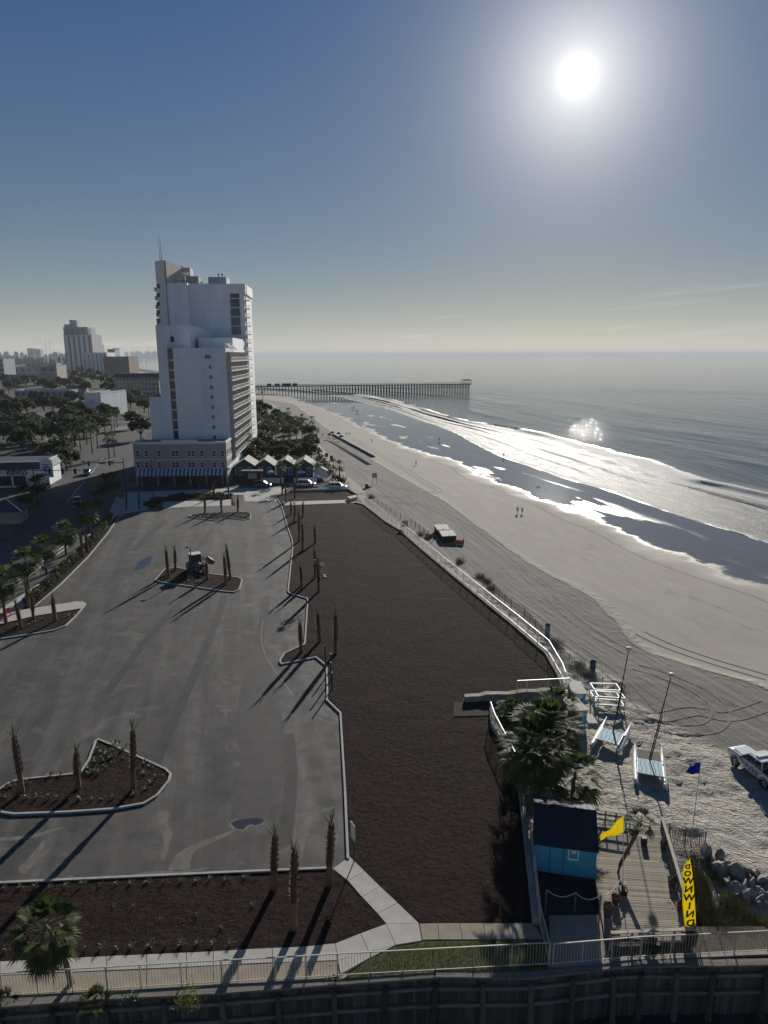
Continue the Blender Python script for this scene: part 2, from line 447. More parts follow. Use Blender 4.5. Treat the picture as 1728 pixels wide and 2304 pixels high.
    zw = t.math('ADD', z, t.math('ADD', t.math('MULTIPLY', t.math('SUBTRACT', n3, .5), .75), t.math('MULTIPLY', t.math('SUBTRACT', t.noise(.5, 5, .6, vec=vec(.12, .5)), .5), .14)))
    gsn = t.math('ADD', t.attr('gs'), t.math('MULTIPLY', t.math('SUBTRACT', n1, .5), .10))
    graded = t.math('MULTIPLY', t.smooth(gsn, -.02, .05), t.smooth(zj, .97, 1.01, 1, 0))
    smooth_ = t.smooth(zj, .98, 1.02)
    c = t.mix(t.ramp(n2, .3, .7), (.40, .365, .30), (.54, .50, .42))                       # churned dry sand
    cg = t.mix(t.ramp(ruts, .35, .65), (.16, .149, .132), (.285, .264, .232))               # graded strip with ruts; rut shading is put into its darker grey
    cg = t.mix(t.ramp(ruts2, .5, .62, 0, .6), cg, (.20, .187, .168))
    c = t.mix(graded, c, cg)
    cs = t.mix(t.ramp(t.noise(.7, 6, .62, vec=vec(.5, .12)), .3, .7), (.335, .305, .25), (.40, .37, .31))
    debris = t.math('MULTIPLY', t.ramp(t.noise(1.1, 6, .7, vec=vec(.30, .14)), .56, .72, 0, .7), t.math('MULTIPLY', t.smooth(z, 1.15, 1.4), t.smooth(z, 1.5, 1.85, 1, 0)))
    cs = t.mix(debris, cs, (.15, .125, .10))
    tide = t.ramp(t.math('ABSOLUTE', t.math('SUBTRACT', t.math('ADD', z, t.math('MULTIPLY', t.math('SUBTRACT', n3, .5), .2)), 1.76)), 0, .022, .55, 0)
    cs = t.mix(tide, cs, (.13, .115, .09))
    c = t.mix(smooth_, c, cs)
    wet = t.smooth(zw, 1.93, 2.06)
    patch = t.math('MULTIPLY', t.ramp(t.noise(.8, 4, .5, vec=vec(.16, .045)), .55, .70), t.smooth(z, 2.75, 2.5))
    wetm = t.math('MULTIPLY', wet, t.math('SUBTRACT', 1.0, patch), clamp=True)
    damp = t.smooth(zw, 1.72, 2.0)
    c = t.mix(t.math('MULTIPLY', damp, .45), c, (.20, .175, .14))
    c = t.mix(wetm, c, (.125, .122, .118))
    t.col(c)
    rg = t.math('SUBTRACT', .93, t.math('MULTIPLY', damp, .20))
    mr = t.n('ShaderNodeMix'); t.l(wetm, mr.inputs[0]); t.l(rg, mr.inputs[2]); t.l(t.ramp(n2, .3, .7, .04, .07), mr.inputs[3])
    t.rough(mr.outputs[0])
    t.spec(t.math('ADD', .12, t.math('ADD', t.math('MULTIPLY', damp, .08), t.math('MULTIPLY', wetm, .30))))
    dry = t.math('SUBTRACT', 1.0, t.smooth(zj, .97, 1.05))
    hl = t.math('MULTIPLY', t.math('SUBTRACT', 1.0, graded), t.math('ADD', t.math('MULTIPLY', t.noise(2.3, 4, .6, aniso=(.7, 1.15, 1), rot=R(25), dist=.8), 1.9), t.math('MULTIPLY', t.noise(6, 4, .6), .45)))
    hg = t.math('MULTIPLY', graded, t.math('ADD', t.math('MULTIPLY', ruts, .50), t.math('MULTIPLY', t.noise(5, 4, .6), .16)))
    hd = t.math('MULTIPLY', t.math('ADD', hl, hg), dry)
    hs = t.math('MULTIPLY', t.math('MULTIPLY', t.noise(7, 4, .6), .07), t.math('SUBTRACT', 1.0, wetm))
    t.nor(t.bump(t.math('ADD', hd, hs), 1.0, .30))

    # ---- sea: 'zone' 3 swash .. 4 breaker .. then 4 + metres / 40
    t = NT('sea_water')
    z = t.attr('zone'); al = t.attr('al'); ac = t.attr('ac')
    n3 = t.noise(.05, 5, .6)
    f1 = t.noise(1.0, 7, .68, vec=vec2(t, ac, al, .35, .10), dist=.6)
    f2 = t.noise(1.6, 6, .7)
    zs = t.math('ADD', z, t.math('MULTIPLY', t.math('SUBTRACT', n3, .5), .35))
    surf = t.math('MULTIPLY', t.smooth(zs, 2.95, 3.04), t.smooth(zs, 3.98, 4.12, 1, 0))
    lace = t.math('ADD', t.math('MULTIPLY', f1, .62), t.math('MULTIPLY', f2, .38))
    # breaking crest, then lacework of foam thinning towards the beach
    crest = t.math('MULTIPLY', t.smooth(zs, 3.78, 3.93), t.smooth(zs, 3.99, 4.05, 1, 0))
    edge = t.ramp(t.math('ABSOLUTE', t.math('SUBTRACT', t.math('ADD', z, t.math('MULTIPLY', t.math('SUBTRACT', t.noise(.12, 5, .65), .5), .12)), 3.05)), .0, .022, .9, 0)
    foam = t.math('MULTIPLY', surf, t.ramp(t.math('ADD', lace, t.math('MULTIPLY', crest, .16)), .50, .60))
    foam = t.math('ADD', foam, edge, clamp=True)
    c = t.mix(t.smooth(z, 3.2, 5.5), (.085, .085, .07), (.020, .034, .040))
    c = t.mix(t.math('MULTIPLY', foam, .85), c, (.62, .62, .58)); t.col(c)
    rb = t.math('ADD', t.math('ADD', t.smooth(z, 4.0, 8.0, .035, .03), t.math('MULTIPLY', surf, .56)), t.math('MULTIPLY', foam, .16)); t.rough(rb)
    t.b.inputs['IOR'].default_value = 1.333; t.spec(t.math('SUBTRACT', .5, t.math('MULTIPLY', surf, .33)))
    w1 = t.noise(1.0, 3, .5, vec=vec2(t, ac, al, .22, .05), dist=.4)
    w2 = t.noise(1.0, 4, .6, vec=vec2(t, ac, al, .9, .35))
    w3 = t.noise(2.6, 3, .6)
    hh = t.math('ADD', t.math('ADD', t.math('MULTIPLY', w1, 1.1), t.math('MULTIPLY', w2, .36)), t.math('MULTIPLY', w3, .09))
    hh = t.math('ADD', hh, t.math('MULTIPLY', surf, t.math('MULTIPLY', f2, .9)))
    chop = t.math('MULTIPLY', t.smooth(z, 4.02, 4.2), t.smooth(z, 4.9, 6.2, 1, 0))
    hh = t.math('ADD', hh, t.math('MULTIPLY', t.math('MULTIPLY', chop, t.ramp(t.noise(1.0, 4, .65, vec=vec2(t, ac, al, .10, .05)), .54, .64)), t.math('MULTIPLY', t.noise(.9, 4, .7), .10)))
    t.nor(t.bump(hh, .9, .27))
def vec2(t, ac, al, kx, ky):
    cb = t.n('ShaderNodeCombineXYZ'); t.l(t.math('MULTIPLY', ac, kx), cb.inputs[0]); t.l(t.math('MULTIPLY', al, ky), cb.inputs[1]); return cb.outputs[0]
make_ground_mats()

# ------------------------------------------------------------------ beach and sea
FAR = [(760, -190), (900, -255), (1000, -300), (1300, -450), (1800, -690), (2600, -1060), (4000, -1750), (7000, -3300), (40000, -20000)]
def line(px, z, near, off):
    P = [(p.y, p.x) for p in (g(a, b, z) for a, b in px) if p.y < 640]
    P += near + [(y, x + off) for y, x in FAR]; P.sort()
    ys, xs = np.array([p[0] for p in P]), np.array([p[1] for p in P])
    return lambda y: np.interp(y, ys, xs)
SEA_Z = -2.6
L0 = line([(1262, 1530), (1231, 1471), (1161, 1411), (1088, 1352), (1012, 1289), (949, 1236), (899, 1192), (871, 1176), (820, 1136), (790, 1100),
           (765, 1075), (740, 1050), (715, 1010), (690, 985), (650, 945), (605, 908)], -.4,
          [(20, 6), (32, 8.2), (38, 8.6), (46, 9.0), (58, 10.0), (61, 11.5)], -62)
L1 = line([(1728, 1545), (1560, 1500), (1430, 1460), (1390, 1400), (1330, 1340), (1200, 1275), (1000, 1128), (900, 1072), (800, 1012), (740, 968), (660, 908)], -1.1,
          [(20, 60), (45, 46)], -36)
L2 = line([(641, 890), (685, 905), (742, 925), (800, 949), (810, 959), (861, 979), (905, 1000), (1000, 1031), (1061, 1053), (1088, 1075), (1162, 1099), (1246, 1132),
           (1329, 1167), (1395, 1193), (1461, 1220), (1548, 1259), (1614, 1286), (1728, 1316)], -2.2, [(20, 90), (60, 74)], 0)
L3 = line([(743, 890), (803, 903), (878, 922), (940, 945), (1000, 965), (1044, 987), (1092, 1013), (1132, 1031), (1211, 1057), (1272, 1079), (1351, 1099), (1417, 1123),
           (1505, 1154), (1605, 1185), (1728, 1224)], -2.6, [(20, 118), (70, 96)], 22)
L4 = line([(824, 889), (900, 905), (950, 922), (1009, 941), (1096, 959), (1215, 978), (1307, 1000), (1390, 1022), (1465, 1040), (1553, 1075), (1636, 1099), (1728, 1119)], -2.6,
          [(20, 150), (90, 120)], 70)
def smoothed(L, w):
    return lambda y: (L(y - w) + L(y + w) + 2 * L(y)) / 4
def zone_x(y):
    w = np.minimum(y * .02, 8)
    a = L0(y); b = np.maximum((L1(y - w) + L1(y + w)) / 2, a + 3); c = np.maximum((L2(y - w) + L2(y + w)) / 2, b + 4)
    d = np.maximum((L3(y - w) + L3(y + w)) / 2, c + 3); e = np.maximum((L4(y - 2 * w) + L4(y + 2 * w)) / 2, d + 12)
    return a, b, c, d, e
def attr_mesh(name, X, Y, Z, mat, attrs):
    nr, nc = X.shape
    me = bpy.data.meshes.new(name)
    co = np.stack([X, Y, Z], -1).reshape(-1, 3).astype(np.float32)
    idx = np.arange(nr * nc).reshape(nr, nc)
    q = np.stack([idx[:-1, :-1], idx[:-1, 1:], idx[1:, 1:], idx[1:, :-1]], -1).reshape(-1)
    nf = (nr - 1) * (nc - 1)
    me.vertices.add(nr * nc); me.vertices.foreach_set('co', co.reshape(-1))
    me.loops.add(nf * 4); me.loops.foreach_set('vertex_index', q.astype(np.int32))
    me.polygons.add(nf); me.polygons.foreach_set('loop_start', np.arange(0, nf * 4, 4, dtype=np.int32))
    me.polygons.foreach_set('use_smooth', np.ones(nf, bool))
    me.update(calc_edges=True)
    for k, A in attrs.items():
        at = me.attributes.new(k, 'FLOAT', 'POINT'); at.data.foreach_set('value', A.reshape(-1).astype(np.float32))
    me.materials.append(MATS[mat])
    o = bpy.data.objects.new(name, me); COL.objects.link(o); return o
rows = np.concatenate([np.arange(31, 120, .28), np.arange(120, 330, 1.0), np.arange(330, 720, 4), np.geomspace(720, 40000, 50)])
cols = np.concatenate([np.linspace(0, 1, 84), np.linspace(1, 2, 42)[1:], np.linspace(2, 3, 24)[1:], np.linspace(3, 4.6, 20)[1:]])
A_ = zone_x(rows)
def zx(A, zc):
    out = np.zeros((len(A[0]), len(zc)))
    kn = np.array([0, 1, 2, 3, 4, 5.0]); E5 = A[4] + (A[4] - A[3]) * 1.5 + 20
    S = np.stack(list(A) + [E5], 1)
    for j, z_ in enumerate(zc):
        i = min(int(z_), 4); f_ = z_ - i
        out[:, j] = S[:, i] * (1 - f_) + S[:, i + 1] * f_
    return out
X = zx(A_, cols); Y = np.repeat(rows[:, None], len(cols), 1); ZN = np.repeat(cols[None, :], len(rows), 0)
Z = np.interp(ZN, [0, .35, 1, 2, 3, 4, 4.6], [-.38, -.75, -1.1, -2.3, -2.6, -3.6, -5])
amp = np.clip((130 - Y) / 30, 0, 1)
gst_ = np.interp(rows, [31, 50, 58, 63, 70, 90, 130, 250, 400], [.60, .60, .50, .34, .20, .15, .12, .12, .10])[:, None]
churn = np.clip(1 - (ZN - gst_) / .05, 0, 1) + .22 * np.clip((ZN - gst_) / .05, 0, 1) * np.clip((1.0 - ZN) / .03, 0, 1)
Z = Z + amp * churn * ((fbm(X * 1.5, Y * 1.5, 3) - .5) * .46 + (fbm(X * .25 + 9, Y * .25, 2) - .5) * .5)
near_deck = np.clip((46 - Y) / 8, 0, 1) * np.clip((20 - X) / 3, 0, 1)
Z = np.where(near_deck > 0, Z - near_deck * .35, Z)
gstart = np.interp(rows, [31, 50, 58, 63, 70, 90, 130, 250, 400], [.60, .60, .50, .34, .20, .15, .12, .12, .10])
GS = ZN - gstart[:, None]
acl = sum(L1(np.maximum(rows + k, 31)) for k in range(-24, 25, 4)) / 13
AC = X - acl[:, None]
beach = struct(attr_mesh('beach', X, Y, Z, 'sand', {'zone': ZN, 'al': Y, 'ac': AC, 'gs': GS}))
BROW, BXG, BZG = rows.copy(), X.copy(), Z.copy()
def beach_z(x, y):
    if 31 < y < 119:
        i = int(np.searchsorted(BROW, y)) - 1; f_ = (y - BROW[i]) / (BROW[i + 1] - BROW[i])
        return float(np.interp(x, BXG[i], BZG[i]) * (1 - f_) + np.interp(x, BXG[i + 1], BZG[i + 1]) * f_)
    a = [float(v[0]) for v in zone_x(np.array([y]))]
    zc = np.interp(x, a, [0, 1, 2, 3, 4])
    return float(np.interp(zc, [0, .35, 1, 2, 3, 4], [-.38, -.75, -1.1, -2.3, -2.6, -3.6]))
def gb(px, py):                     # point on the beach
    p = g(px, py, -1.0)
    for _ in range(4): p = g(px, py, beach_z(p.x, p.y))
    return p

srow = np.concatenate([np.arange(30, 330, .8), np.arange(330, 720, 3), np.geomspace(723, 45000, 60)])
A_ = zone_x(srow)
zc = np.concatenate([np.linspace(2.7, 4, 90), []]); off = np.concatenate([np.arange(1.2, 60, 1.2), np.arange(60, 400, 5), np.geomspace(400, 60000, 40)])
X1 = zx(A_, zc); X2 = A_[4][:, None] + off[None, :]
X = np.concatenate([X1, X2], 1); Y = np.repeat(srow[:, None], X.shape[1], 1)
ZN = np.concatenate([np.repeat(zc[None, :], len(srow), 0), np.repeat(4 + off[None, :] / 40, len(srow), 0)], 1)
ph = fbm(Y * .012, ZN * 0 + 3, 2) * 6 + (fbm(X * .02, Y * .02, 2) - .5) * 2
def ridge(c, w, h, wav=.18):
    cc = c + (fbm(Y * .02 + c * 9, ZN * 0 + c, 3) - .5) * wav
    d = ZN - cc
    am = np.clip(fbm(Y * .018 + 50 * c, ZN * 0 + 2 * c, 2) * 2.4 - .55, .1, 1)
    return h * am * np.exp(-np.where(d < 0, (d / (w * .35)) ** 2, (d / w) ** 2))
Z = SEA_Z + .02 + ridge(4.02, .14, 1.15, .25) + ridge(3.70, .045, .75, .12) + ridge(3.48, .035, .5, .12) + ridge(3.28, .03, .3, .1) + ridge(4.75, .22, .32, .4) + ridge(5.7, .3, .40, .6) + ridge(7.2, .4, .35, .6)
swl = np.clip((ZN - 4.1) / 1.5, 0, 1) * np.clip((900 - Y) / 400, 0, 1)
Z = Z + swl * (.10 * np.sin((ZN - 4) * 40 / 15 * 2 * math.pi + ph * 2) + .16 * (fbm((ZN - 4) * 40 * .11, Y * .012, 3) - .5))
Z = Z - np.clip((3.02 - ZN) / .05, 0, 1) * .12
sea = struct(attr_mesh('sea', X, Y, Z, 'sea_water', {'zone': ZN, 'al': Y, 'ac': X - A_[4][:, None]}))

# land behind the beach, to the horizon
lr = np.concatenate([np.arange(31.3, 330, 6), np.arange(330, 720, 20), np.geomspace(740, 40000, 40)])
La = L0(lr); lc = np.array([0, .6, 30, 120, 400, 1500, 6000, 40000.0])
X = La[:, None] - lc[None, ::-1]; X[:, -1] += .3
Y = np.repeat(lr[:, None], len(lc), 1); Z = np.full_like(X, -.03); Z[:, -1] = -.6
struct(attr_mesh('ground', X, Y, Z, 'land', {}))
# low channel in front of the timber bulkhead
mk('channel_mud', (.045, .045, .042), .55, .3, .8, bump=.6, bs=2.0)
struct(sheet('channel_bed', [(-60, 8), (60, 8), (60, 32.5), (-60, 32.5)], -3.6, 'channel_mud'), 'structure')

# ------------------------------------------------------------------ car park, kerbs, beds
Z3 = lambda pts: zz(pts, 600, 1060, 4.424)
Z8 = lambda pts: zz(pts, 280, 1080, 3.95)
Zi = lambda pts: zz(pts, 0, 1600, 3.95)
Z7 = lambda pts: zz(pts, 0, 1200, 5.027)
ZW = lambda pts: zz(pts, 480, 1780, 3.318)
kerb_r_px = [(783, 1932), (776, 1771), (766, 1604), (735, 1574)] + Z3([(605, 2200), (598, 1985), (595, 1935), (490, 1850), (150, 1918), (133, 1900), (140, 1870), (180, 1812), (330, 1742), (372, 1727),
    (382, 1700), (395, 1500), (408, 1290), (405, 1268), (225, 1212), (213, 1190), (240, 940), (262, 750), (255, 690), (210, 560), (150, 350), (90, 245)])
kerb_r = xy(kerb_r_px, .1)
front_kerb = xy([(-260, 1998), (0, 1986), (480, 1964), (735, 1953), (748, 1953)], .1)
left_kerb = xy(Z7([(395, 825), (690, 570), (1000, 260), (1215, 0)]) + [(255, 1180), (268, 1162), (285, 1156)], .1)
tongue_kerb = xy([(-200, 1470), (0, 1437)] + Z7([(400, 1130), (620, 1090), (740, 1045), (860, 930), (960, 810), (968, 795), (930, 780)]), .1)
lot_poly = xy([(-700, 2010), (0, 1987), (748, 1955), (787, 1928)] + kerb_r_px[1:] + [(623, 1128), (551, 1130), (520, 1137), (462, 1139), (366, 1143), (330, 1149), (285, 1156), (255, 1180), (80, 1363), (-700, 1500)])
struct(sheet('car_park', lot_poly, 0.0, 'asphalt'))
sheet('asphalt_patch', xy([(525, 1645), (640, 1640), (640, 1755), (590, 1850), (520, 1840), (545, 1700)]), .004, 'asphalt_patch_dark')
sheet('asphalt_patch', xy([(560, 1450), (600, 1450), (640, 1640), (525, 1645)]), .0035, 'asphalt_patch_dark').location.z = 0
def kerb(name, pts, closed=False, h=.15, w=.17):
    mb = MB(); strip(mb, pts, -w / 2, w / 2, -.02, h, closed); return struct(mb.build(name, 'kerb_concrete'))
kerb('kerb', kerb_r); kerb('kerb', front_kerb); kerb('kerb', left_kerb); kerb('kerb', tongue_kerb)
# big mulch field to the right of the car park
ZR = lambda pts: zz(pts, 800, 1060, 3.016)
wall_px = ZR([(0, 215), (60, 230), (215, 350), (300, 400), (450, 530), (640, 690), (870, 880), (1090, 1060), (1300, 1240), (1390, 1400)]) + [(1268, 1545)]
wall_line = [g(a, b, .1) for a, b in wall_px]
hutwall_px = [(1101, 1600), (1103, 1634), (1140, 1694), (1166, 1781), (1184, 1950), (1197, 2076)]
hutwall = [g(a, b, .1) for a, b in hutwall_px]
field = kerb_r + xy([(640, 1137)], .1) + [tuple(p[:2]) for p in wall_line] + xy([(1040, 1566), (1045, 1590)], .05) + [tuple(p[:2]) for p in hutwall] + xy([(943, 2077), (787, 1927)], .05)
def mulch_bed(name, poly, z=.06, step=.4, amp=.07):
    bm = bmesh.new()
    vs = [bm.verts.new((p[0], p[1], z)) for p in poly]
    for t in tessellate_polygon([[Vector((p[0], p[1], 0)) for p in poly]]):
        try: bm.faces.new([vs[i] for i in t])
        except ValueError: pass
    xs = [p[0] for p in poly]; ys = [p[1] for p in poly]
    for ax, lo, hi in (((1, 0, 0), min(xs), max(xs)), ((0, 1, 0), min(ys), max(ys))):
        a = lo + step
        while a < hi:
            st = step * (1 if ax[0] or a < 75 else 2.2)
            bmesh.ops.bisect_plane(bm, geom=bm.verts[:] + bm.edges[:] + bm.faces[:], dist=1e-4, plane_co=(a * ax[0], a * ax[1], 0), plane_no=ax)
            a += st
    for v in bm.verts:
        if not v.is_boundary:
            v.co.z += amp * 1.5 * (float(fbm(np.array([v.co.x * .37]), np.array([v.co.y * .37]), 2)[0]) - .35)
    bmesh.ops.recalc_face_normals(bm, faces=bm.faces)
    me = bpy.data.meshes.new(name); bm.to_mesh(me); bm.free()
    if sum(p.normal.z for p in me.polygons) < 0: me.flip_normals()
    me.polygons.foreach_set('use_smooth', [True] * len(me.polygons)); me.materials.append(MATS['mulch'])
    o = bpy.data.objects.new(name, me); COL.objects.link(o); return struct(o)
mulch_bed('mulch_bed', field, .06, .5)
mulch_bed('mulch_bed', [tuple(p) for p in front_kerb] + xy([(869, 2078)] , .06) + xy(ZW([(1100, 1060), (870, 1150), (400, 1172), (0, 1195)]) + [(0, 2163), (-260, 2176)], .06), .06, .4)
far_bed = xy(Z3([(95, 245), (140, 330), (860, 318), (800, 285), (890, 240), (810, 188), (230, 200)]), .1)
mulch_bed('mulch_bed', far_bed, .07, 1.5)
strip_bed = xy([(43, 1375), (80, 1366)] + Z7([(690, 570), (1000, 260), (1215, 0)]) + [(255, 1180), (268, 1162), (258, 1160), (232, 1195), (180, 1242), (120, 1290)], .1)
mulch_bed('mulch_bed', strip_bed, .07, 1.2)
tongue_bed = xy([(-200, 1470), (0, 1436)] + Z7([(400, 1130), (620, 1090), (740, 1045), (860, 930), (880, 862), (400, 930), (60, 1000)]) + [(-200, 1440)], .1)
mulch_bed('mulch_bed', tongue_bed, .07, .9)
ISL = {
 'far': Z8([(565, 320), (600, 305), (700, 291), (1090, 284), (1115, 292), (1125, 312), (1112, 342), (1060, 352), (910, 332), (820, 360), (600, 330)]),
 'mid': Z8([(272, 888), (362, 786), (478, 780), (780, 835), (1020, 865), (1045, 885), (1020, 970), (975, 993), (900, 988), (330, 905)]),
 'near': Zi([(-45, 760), (-20, 705), (60, 645), (160, 608), (640, 556), (712, 546), (790, 430), (852, 262), (874, 248), (1000, 300), (1470, 512), (1515, 555), (1500, 615), (1395, 745), (1280, 815), (1000, 865), (600, 893), (120, 910), (20, 895), (-35, 850)]),
}
for k, px in ISL.items():
    P = xy(px, .12); kerb('kerb', P, True); mulch_bed('mulch_bed', P, .08, {'far': 1.2, 'mid': .8, 'near': .4}[k])

# walkways: each concrete slab its own piece
def slabs(name, quads, z, mat, gap=.02):
    base = struct(bpy.data.objects.new(name, None)); COL.objects.link(base)
    for q in quads:
        c = Vector((sum(p[0] for p in q) / len(q), sum(p[1] for p in q) / len(q)))
        P = []
        for p in q:
            d = Vector((p[0], p[1])) - c; P.append(c + d * (1 - gap / max(d.length, .1)))
        mb = MB(); mb.prism([(p.x - c.x, p.y - c.y) for p in P], -.14, random.uniform(-.004, .004))
        o = mb.build('slab', mat, base); o.location = (c.x, c.y, z)
    return base
def lerp2(a, b, t): return (a[0] + (b[0] - a[0]) * t, a[1] + (b[1] - a[1]) * t)
WL = xy(ZW([(890, 577), (1005, 668), (1110, 790), (1225, 912), (1290, 990)]), .08); WR = xy(ZW([(1020, 489), (1130, 597), (1245, 710), (1375, 832), (1535, 985)]), .08)
q = [[WL[i], WR[i], WR[i + 1], WL[i + 1]] for i in range(4)]
tp = xy(ZW([(1535, 985), (1290, 990), (1100, 1060), (912, 1135), (680, 1160), (440, 1170), (180, 1183), (0, 1195)]) + [(420, 2143), (330, 2147), (240, 2151), (120, 2157), (0, 2163), (-130, 2169), (-260, 2175)], .08)
bt = xy(ZW([(1557, 1115), (1360, 1148), (1160, 1200), (925, 1262), (690, 1272), (440, 1278), (180, 1290), (0, 1300)]) + [(420, 2175), (330, 2179), (240, 2183), (120, 2188), (0, 2194), (-130, 2200), (-260, 2206)], .08)
q += [[tp[i], bt[i], bt[i + 1], tp[i + 1]] for i in range(len(tp) - 1)]
slabs('walkway', q, .08, 'concrete')
tri_ = xy(ZW([(925, 1264), (1160, 1202), (1360, 1150), (1160, 1250), (950, 1365)]), .06)
slabs('walkway', [tri_], .075, 'concrete')
tb = xy(ZW([(925, 1264), (690, 1274), (440, 1280), (180, 1292), (0, 1302)]) + [(420, 2177), (330, 2181), (240, 2185), (120, 2190), (0, 2196), (-130, 2202), (-260, 2208)], .05)
bb = xy(ZW([(945, 1385), (690, 1415), (440, 1430), (180, 1445), (0, 1458)]) + [(420, 2222), (330, 2226), (240, 2230), (120, 2236), (0, 2242), (-130, 2249), (-260, 2256)], .05)
slabs('pavement', [[tb[i], bb[i], bb[i + 1], tb[i + 1]] for i in range(len(tb) - 1)], .06, 'concrete_tan')
tq = xy([(944, 2078), (985, 2077), (1035, 2077), (1088, 2077), (1140, 2077), (1200, 2077)], .06); bq = xy([(950, 2115), (988, 2114), (1040, 2114), (1092, 2114), (1150, 2113), (1222, 2112)], .06)
slabs('pavement', [[tq[i], bq[i], bq[i + 1], tq[i + 1]] for i in range(5)], .07, 'concrete_tan')
mk('grass_ground', (.11, .12, .045), .95, .4, 3.0, bump=.6, bs=18)
grass_poly = xy([(951, 2119), (1100, 2117), (1225, 2116), (1235, 2182), (1000, 2194), (770, 2204), (830, 2160), (890, 2130)], .03)
sheet('lawn', grass_poly, .035, 'grass_ground')
sheet('pavement', xy([(1235, 2060), (1362, 2058), (1368, 2160), (1240, 2170)], .0), .0, 'concrete_tan')
sheet('footpath', xy([(640, 1137), (800, 1131), (800, 1124), (636, 1129)], .1), .12, 'concrete')
# far side of the car park: pale apron, pavements, hedge beds, cross street
sheet('apron', xy([(551, 1129), (624, 1127), (640, 1110), (600, 1098), (545, 1102)], 0), .012, 'concrete')
sheet('apron', xy([(366, 1143), (462, 1139), (520, 1137.5), (520, 1124), (368, 1129)], 0), .010, 'concrete')
sheet('pavement', xy([(280, 1122), (645, 1110), (645, 1096), (545, 1098), (280, 1108)], 0), .006, 'concrete')
sheet('pavement', xy([(285, 1155), (330, 1148), (345, 1130), (330, 1118), (270, 1122), (262, 1160)], 0), .008, 'concrete')
sheet('street', xy([(255, 1118), (780, 1100), (790, 1084), (560, 1084), (250, 1096)], 0), .001, 'street_asphalt')
mulch_bed('mulch_bed', xy([(320, 1136), (345, 1120), (400, 1115), (520, 1113), (530, 1136), (522, 1138), (520, 1122), (366, 1129), (345, 1143)], .05), .05, 3)
# main street on the left
sheet('street', xy([(-900, 1600), (0, 1365), (100, 1300), (160, 1245), (205, 1195), (245, 1160), (280, 1110), (300, 1040), (330, 1000), (330, 955), (252, 974), (262, 940), (270, 905), (245, 905), (225, 960), (200, 1000), (165, 1045), (110, 1110), (65, 1165), (0, 1232), (-900, 1400)], 0), -.012, 'street_asphalt')
side = xy([(-150, 1440), (20, 1395), (43, 1378), (120, 1292), (180, 1244), (232, 1197), (262, 1160), (280, 1122), (262, 1118), (240, 1165), (203, 1200), (160, 1250), (100, 1305), (0, 1372), (-150, 1410)], .08)
sheet('pavement', side, .085, 'concrete')
mb = MB(); strip(mb, [g(a, b, .08)[:2] for a, b in ((-150, 1410), (0, 1372), (100, 1305), (160, 1250), (203, 1200), (240, 1165), (262, 1118))], -.1, .1, -.03, .1); struct(mb.build('kerb', 'kerb_concrete'))
sheet('pavement', xy([(12, 1400), (43, 1374), (171, 1354), (187, 1354), (194, 1359), (186, 1369), (80, 1386), (12, 1402), (-60, 1416), (-60, 1396)], .1), .155, 'concrete')
# lane line and stop bar
mk('road_paint', (.62, .62, .58), .7, .2, 3)
for a in [((150, 1130), (190, 1082)), ((200, 1072), (232, 1030))]:
    mb = MB(); strip(mb, [g(*a[0])[:2], g(*a[1])[:2]], -.06, .06, -.012, -.006); struct(mb.build('lane_line', 'road_paint'))
for a in [((203, 1078), (236, 1076)), ((200, 1084), (238, 1082)), ((158, 1139), (178, 1139))]:
    mb = MB(); strip(mb, [g(*a[0])[:2], g(*a[1])[:2]], -.12, .12, -.012, -.006); struct(mb.build('stop_line', 'road_paint'))
# puddles left on the asphalt
t = NT('puddle_water'); t.col((.05, .055, .06)); t.rough(.03); t.spec(.5); t.b.inputs['IOR'].default_value = 1.45
sheet('puddle', xy(zz([(130, 240), (180, 215), (260, 205), (330, 200), (385, 215), (360, 240), (310, 255), (280, 245), (250, 260), (225, 285), (170, 280)], 480, 1780, 3.318)), .006, 'puddle_water')
sheet('puddle', xy([(300, 1290), (310, 1265), (330, 1253), (342, 1252), (338, 1268), (320, 1280), (306, 1284)]), .005, 'puddle_water')
mk('dried_silt', (.15, .137, .118), .95, .3, 1.2)
sheet('silt_stain', xy(zz([(110, 238), (170, 205), (260, 192), (340, 188), (402, 212), (370, 250), (310, 270), (285, 262), (225, 300), (160, 292), (118, 262)], 480, 1780, 3.318)), .003, 'dried_silt')

for pts in ([(380, 1958), (392, 1930), (408, 1915), (425, 1905), (450, 1895), (490, 1880), (525, 1868), (520, 1876), (470, 1900), (440, 1915), (428, 1940), (425, 1955)],
            [(355, 1830), (372, 1822), (382, 1832), (376, 1850), (388, 1872), (380, 1905), (370, 1935), (362, 1930), (368, 1890), (358, 1860)],
            [(0, 1885), (60, 1880), (110, 1868), (145, 1860), (112, 1874), (60, 1888), (0, 1892)],
            [(40, 1955), (60, 1935), (85, 1905), (100, 1890), (96, 1910), (75, 1945), (55, 1968)],
            [(270, 1975), (330, 1962), (420, 1957), (470, 1952), (420, 1964), (300, 1972)],
            [(676, 1880), (690, 1872), (700, 1878), (688, 1890), (684, 1915), (678, 1930), (674, 1905)]):
    sheet('silt_stain', [tuple(p[:2]) for p in curve([(*q, 0) for q in xy(pts)], 4, True)], .003, 'dried_silt')
mk('chalk_line', (.26, .245, .22), .9, .3, 2)
for pts in ([(592, 1395), (588, 1430), (596, 1470), (620, 1510), (660, 1565)], [(560, 1340), (600, 1334), (640, 1318), (655, 1312)], [(300, 1292), (330, 1302), (350, 1304)]):
    c_ = curve([(*q, 0) for q in xy(pts)], 8); mb = MB(); strip(mb, [(p.x, p.y) for p in c_], -.035, .035, -.01, .004); struct(mb.build('scored_line', 'chalk_line'))
mk('manhole_iron', (.05, .048, .045), .7, .3, 6, bump=.5, bs=20)
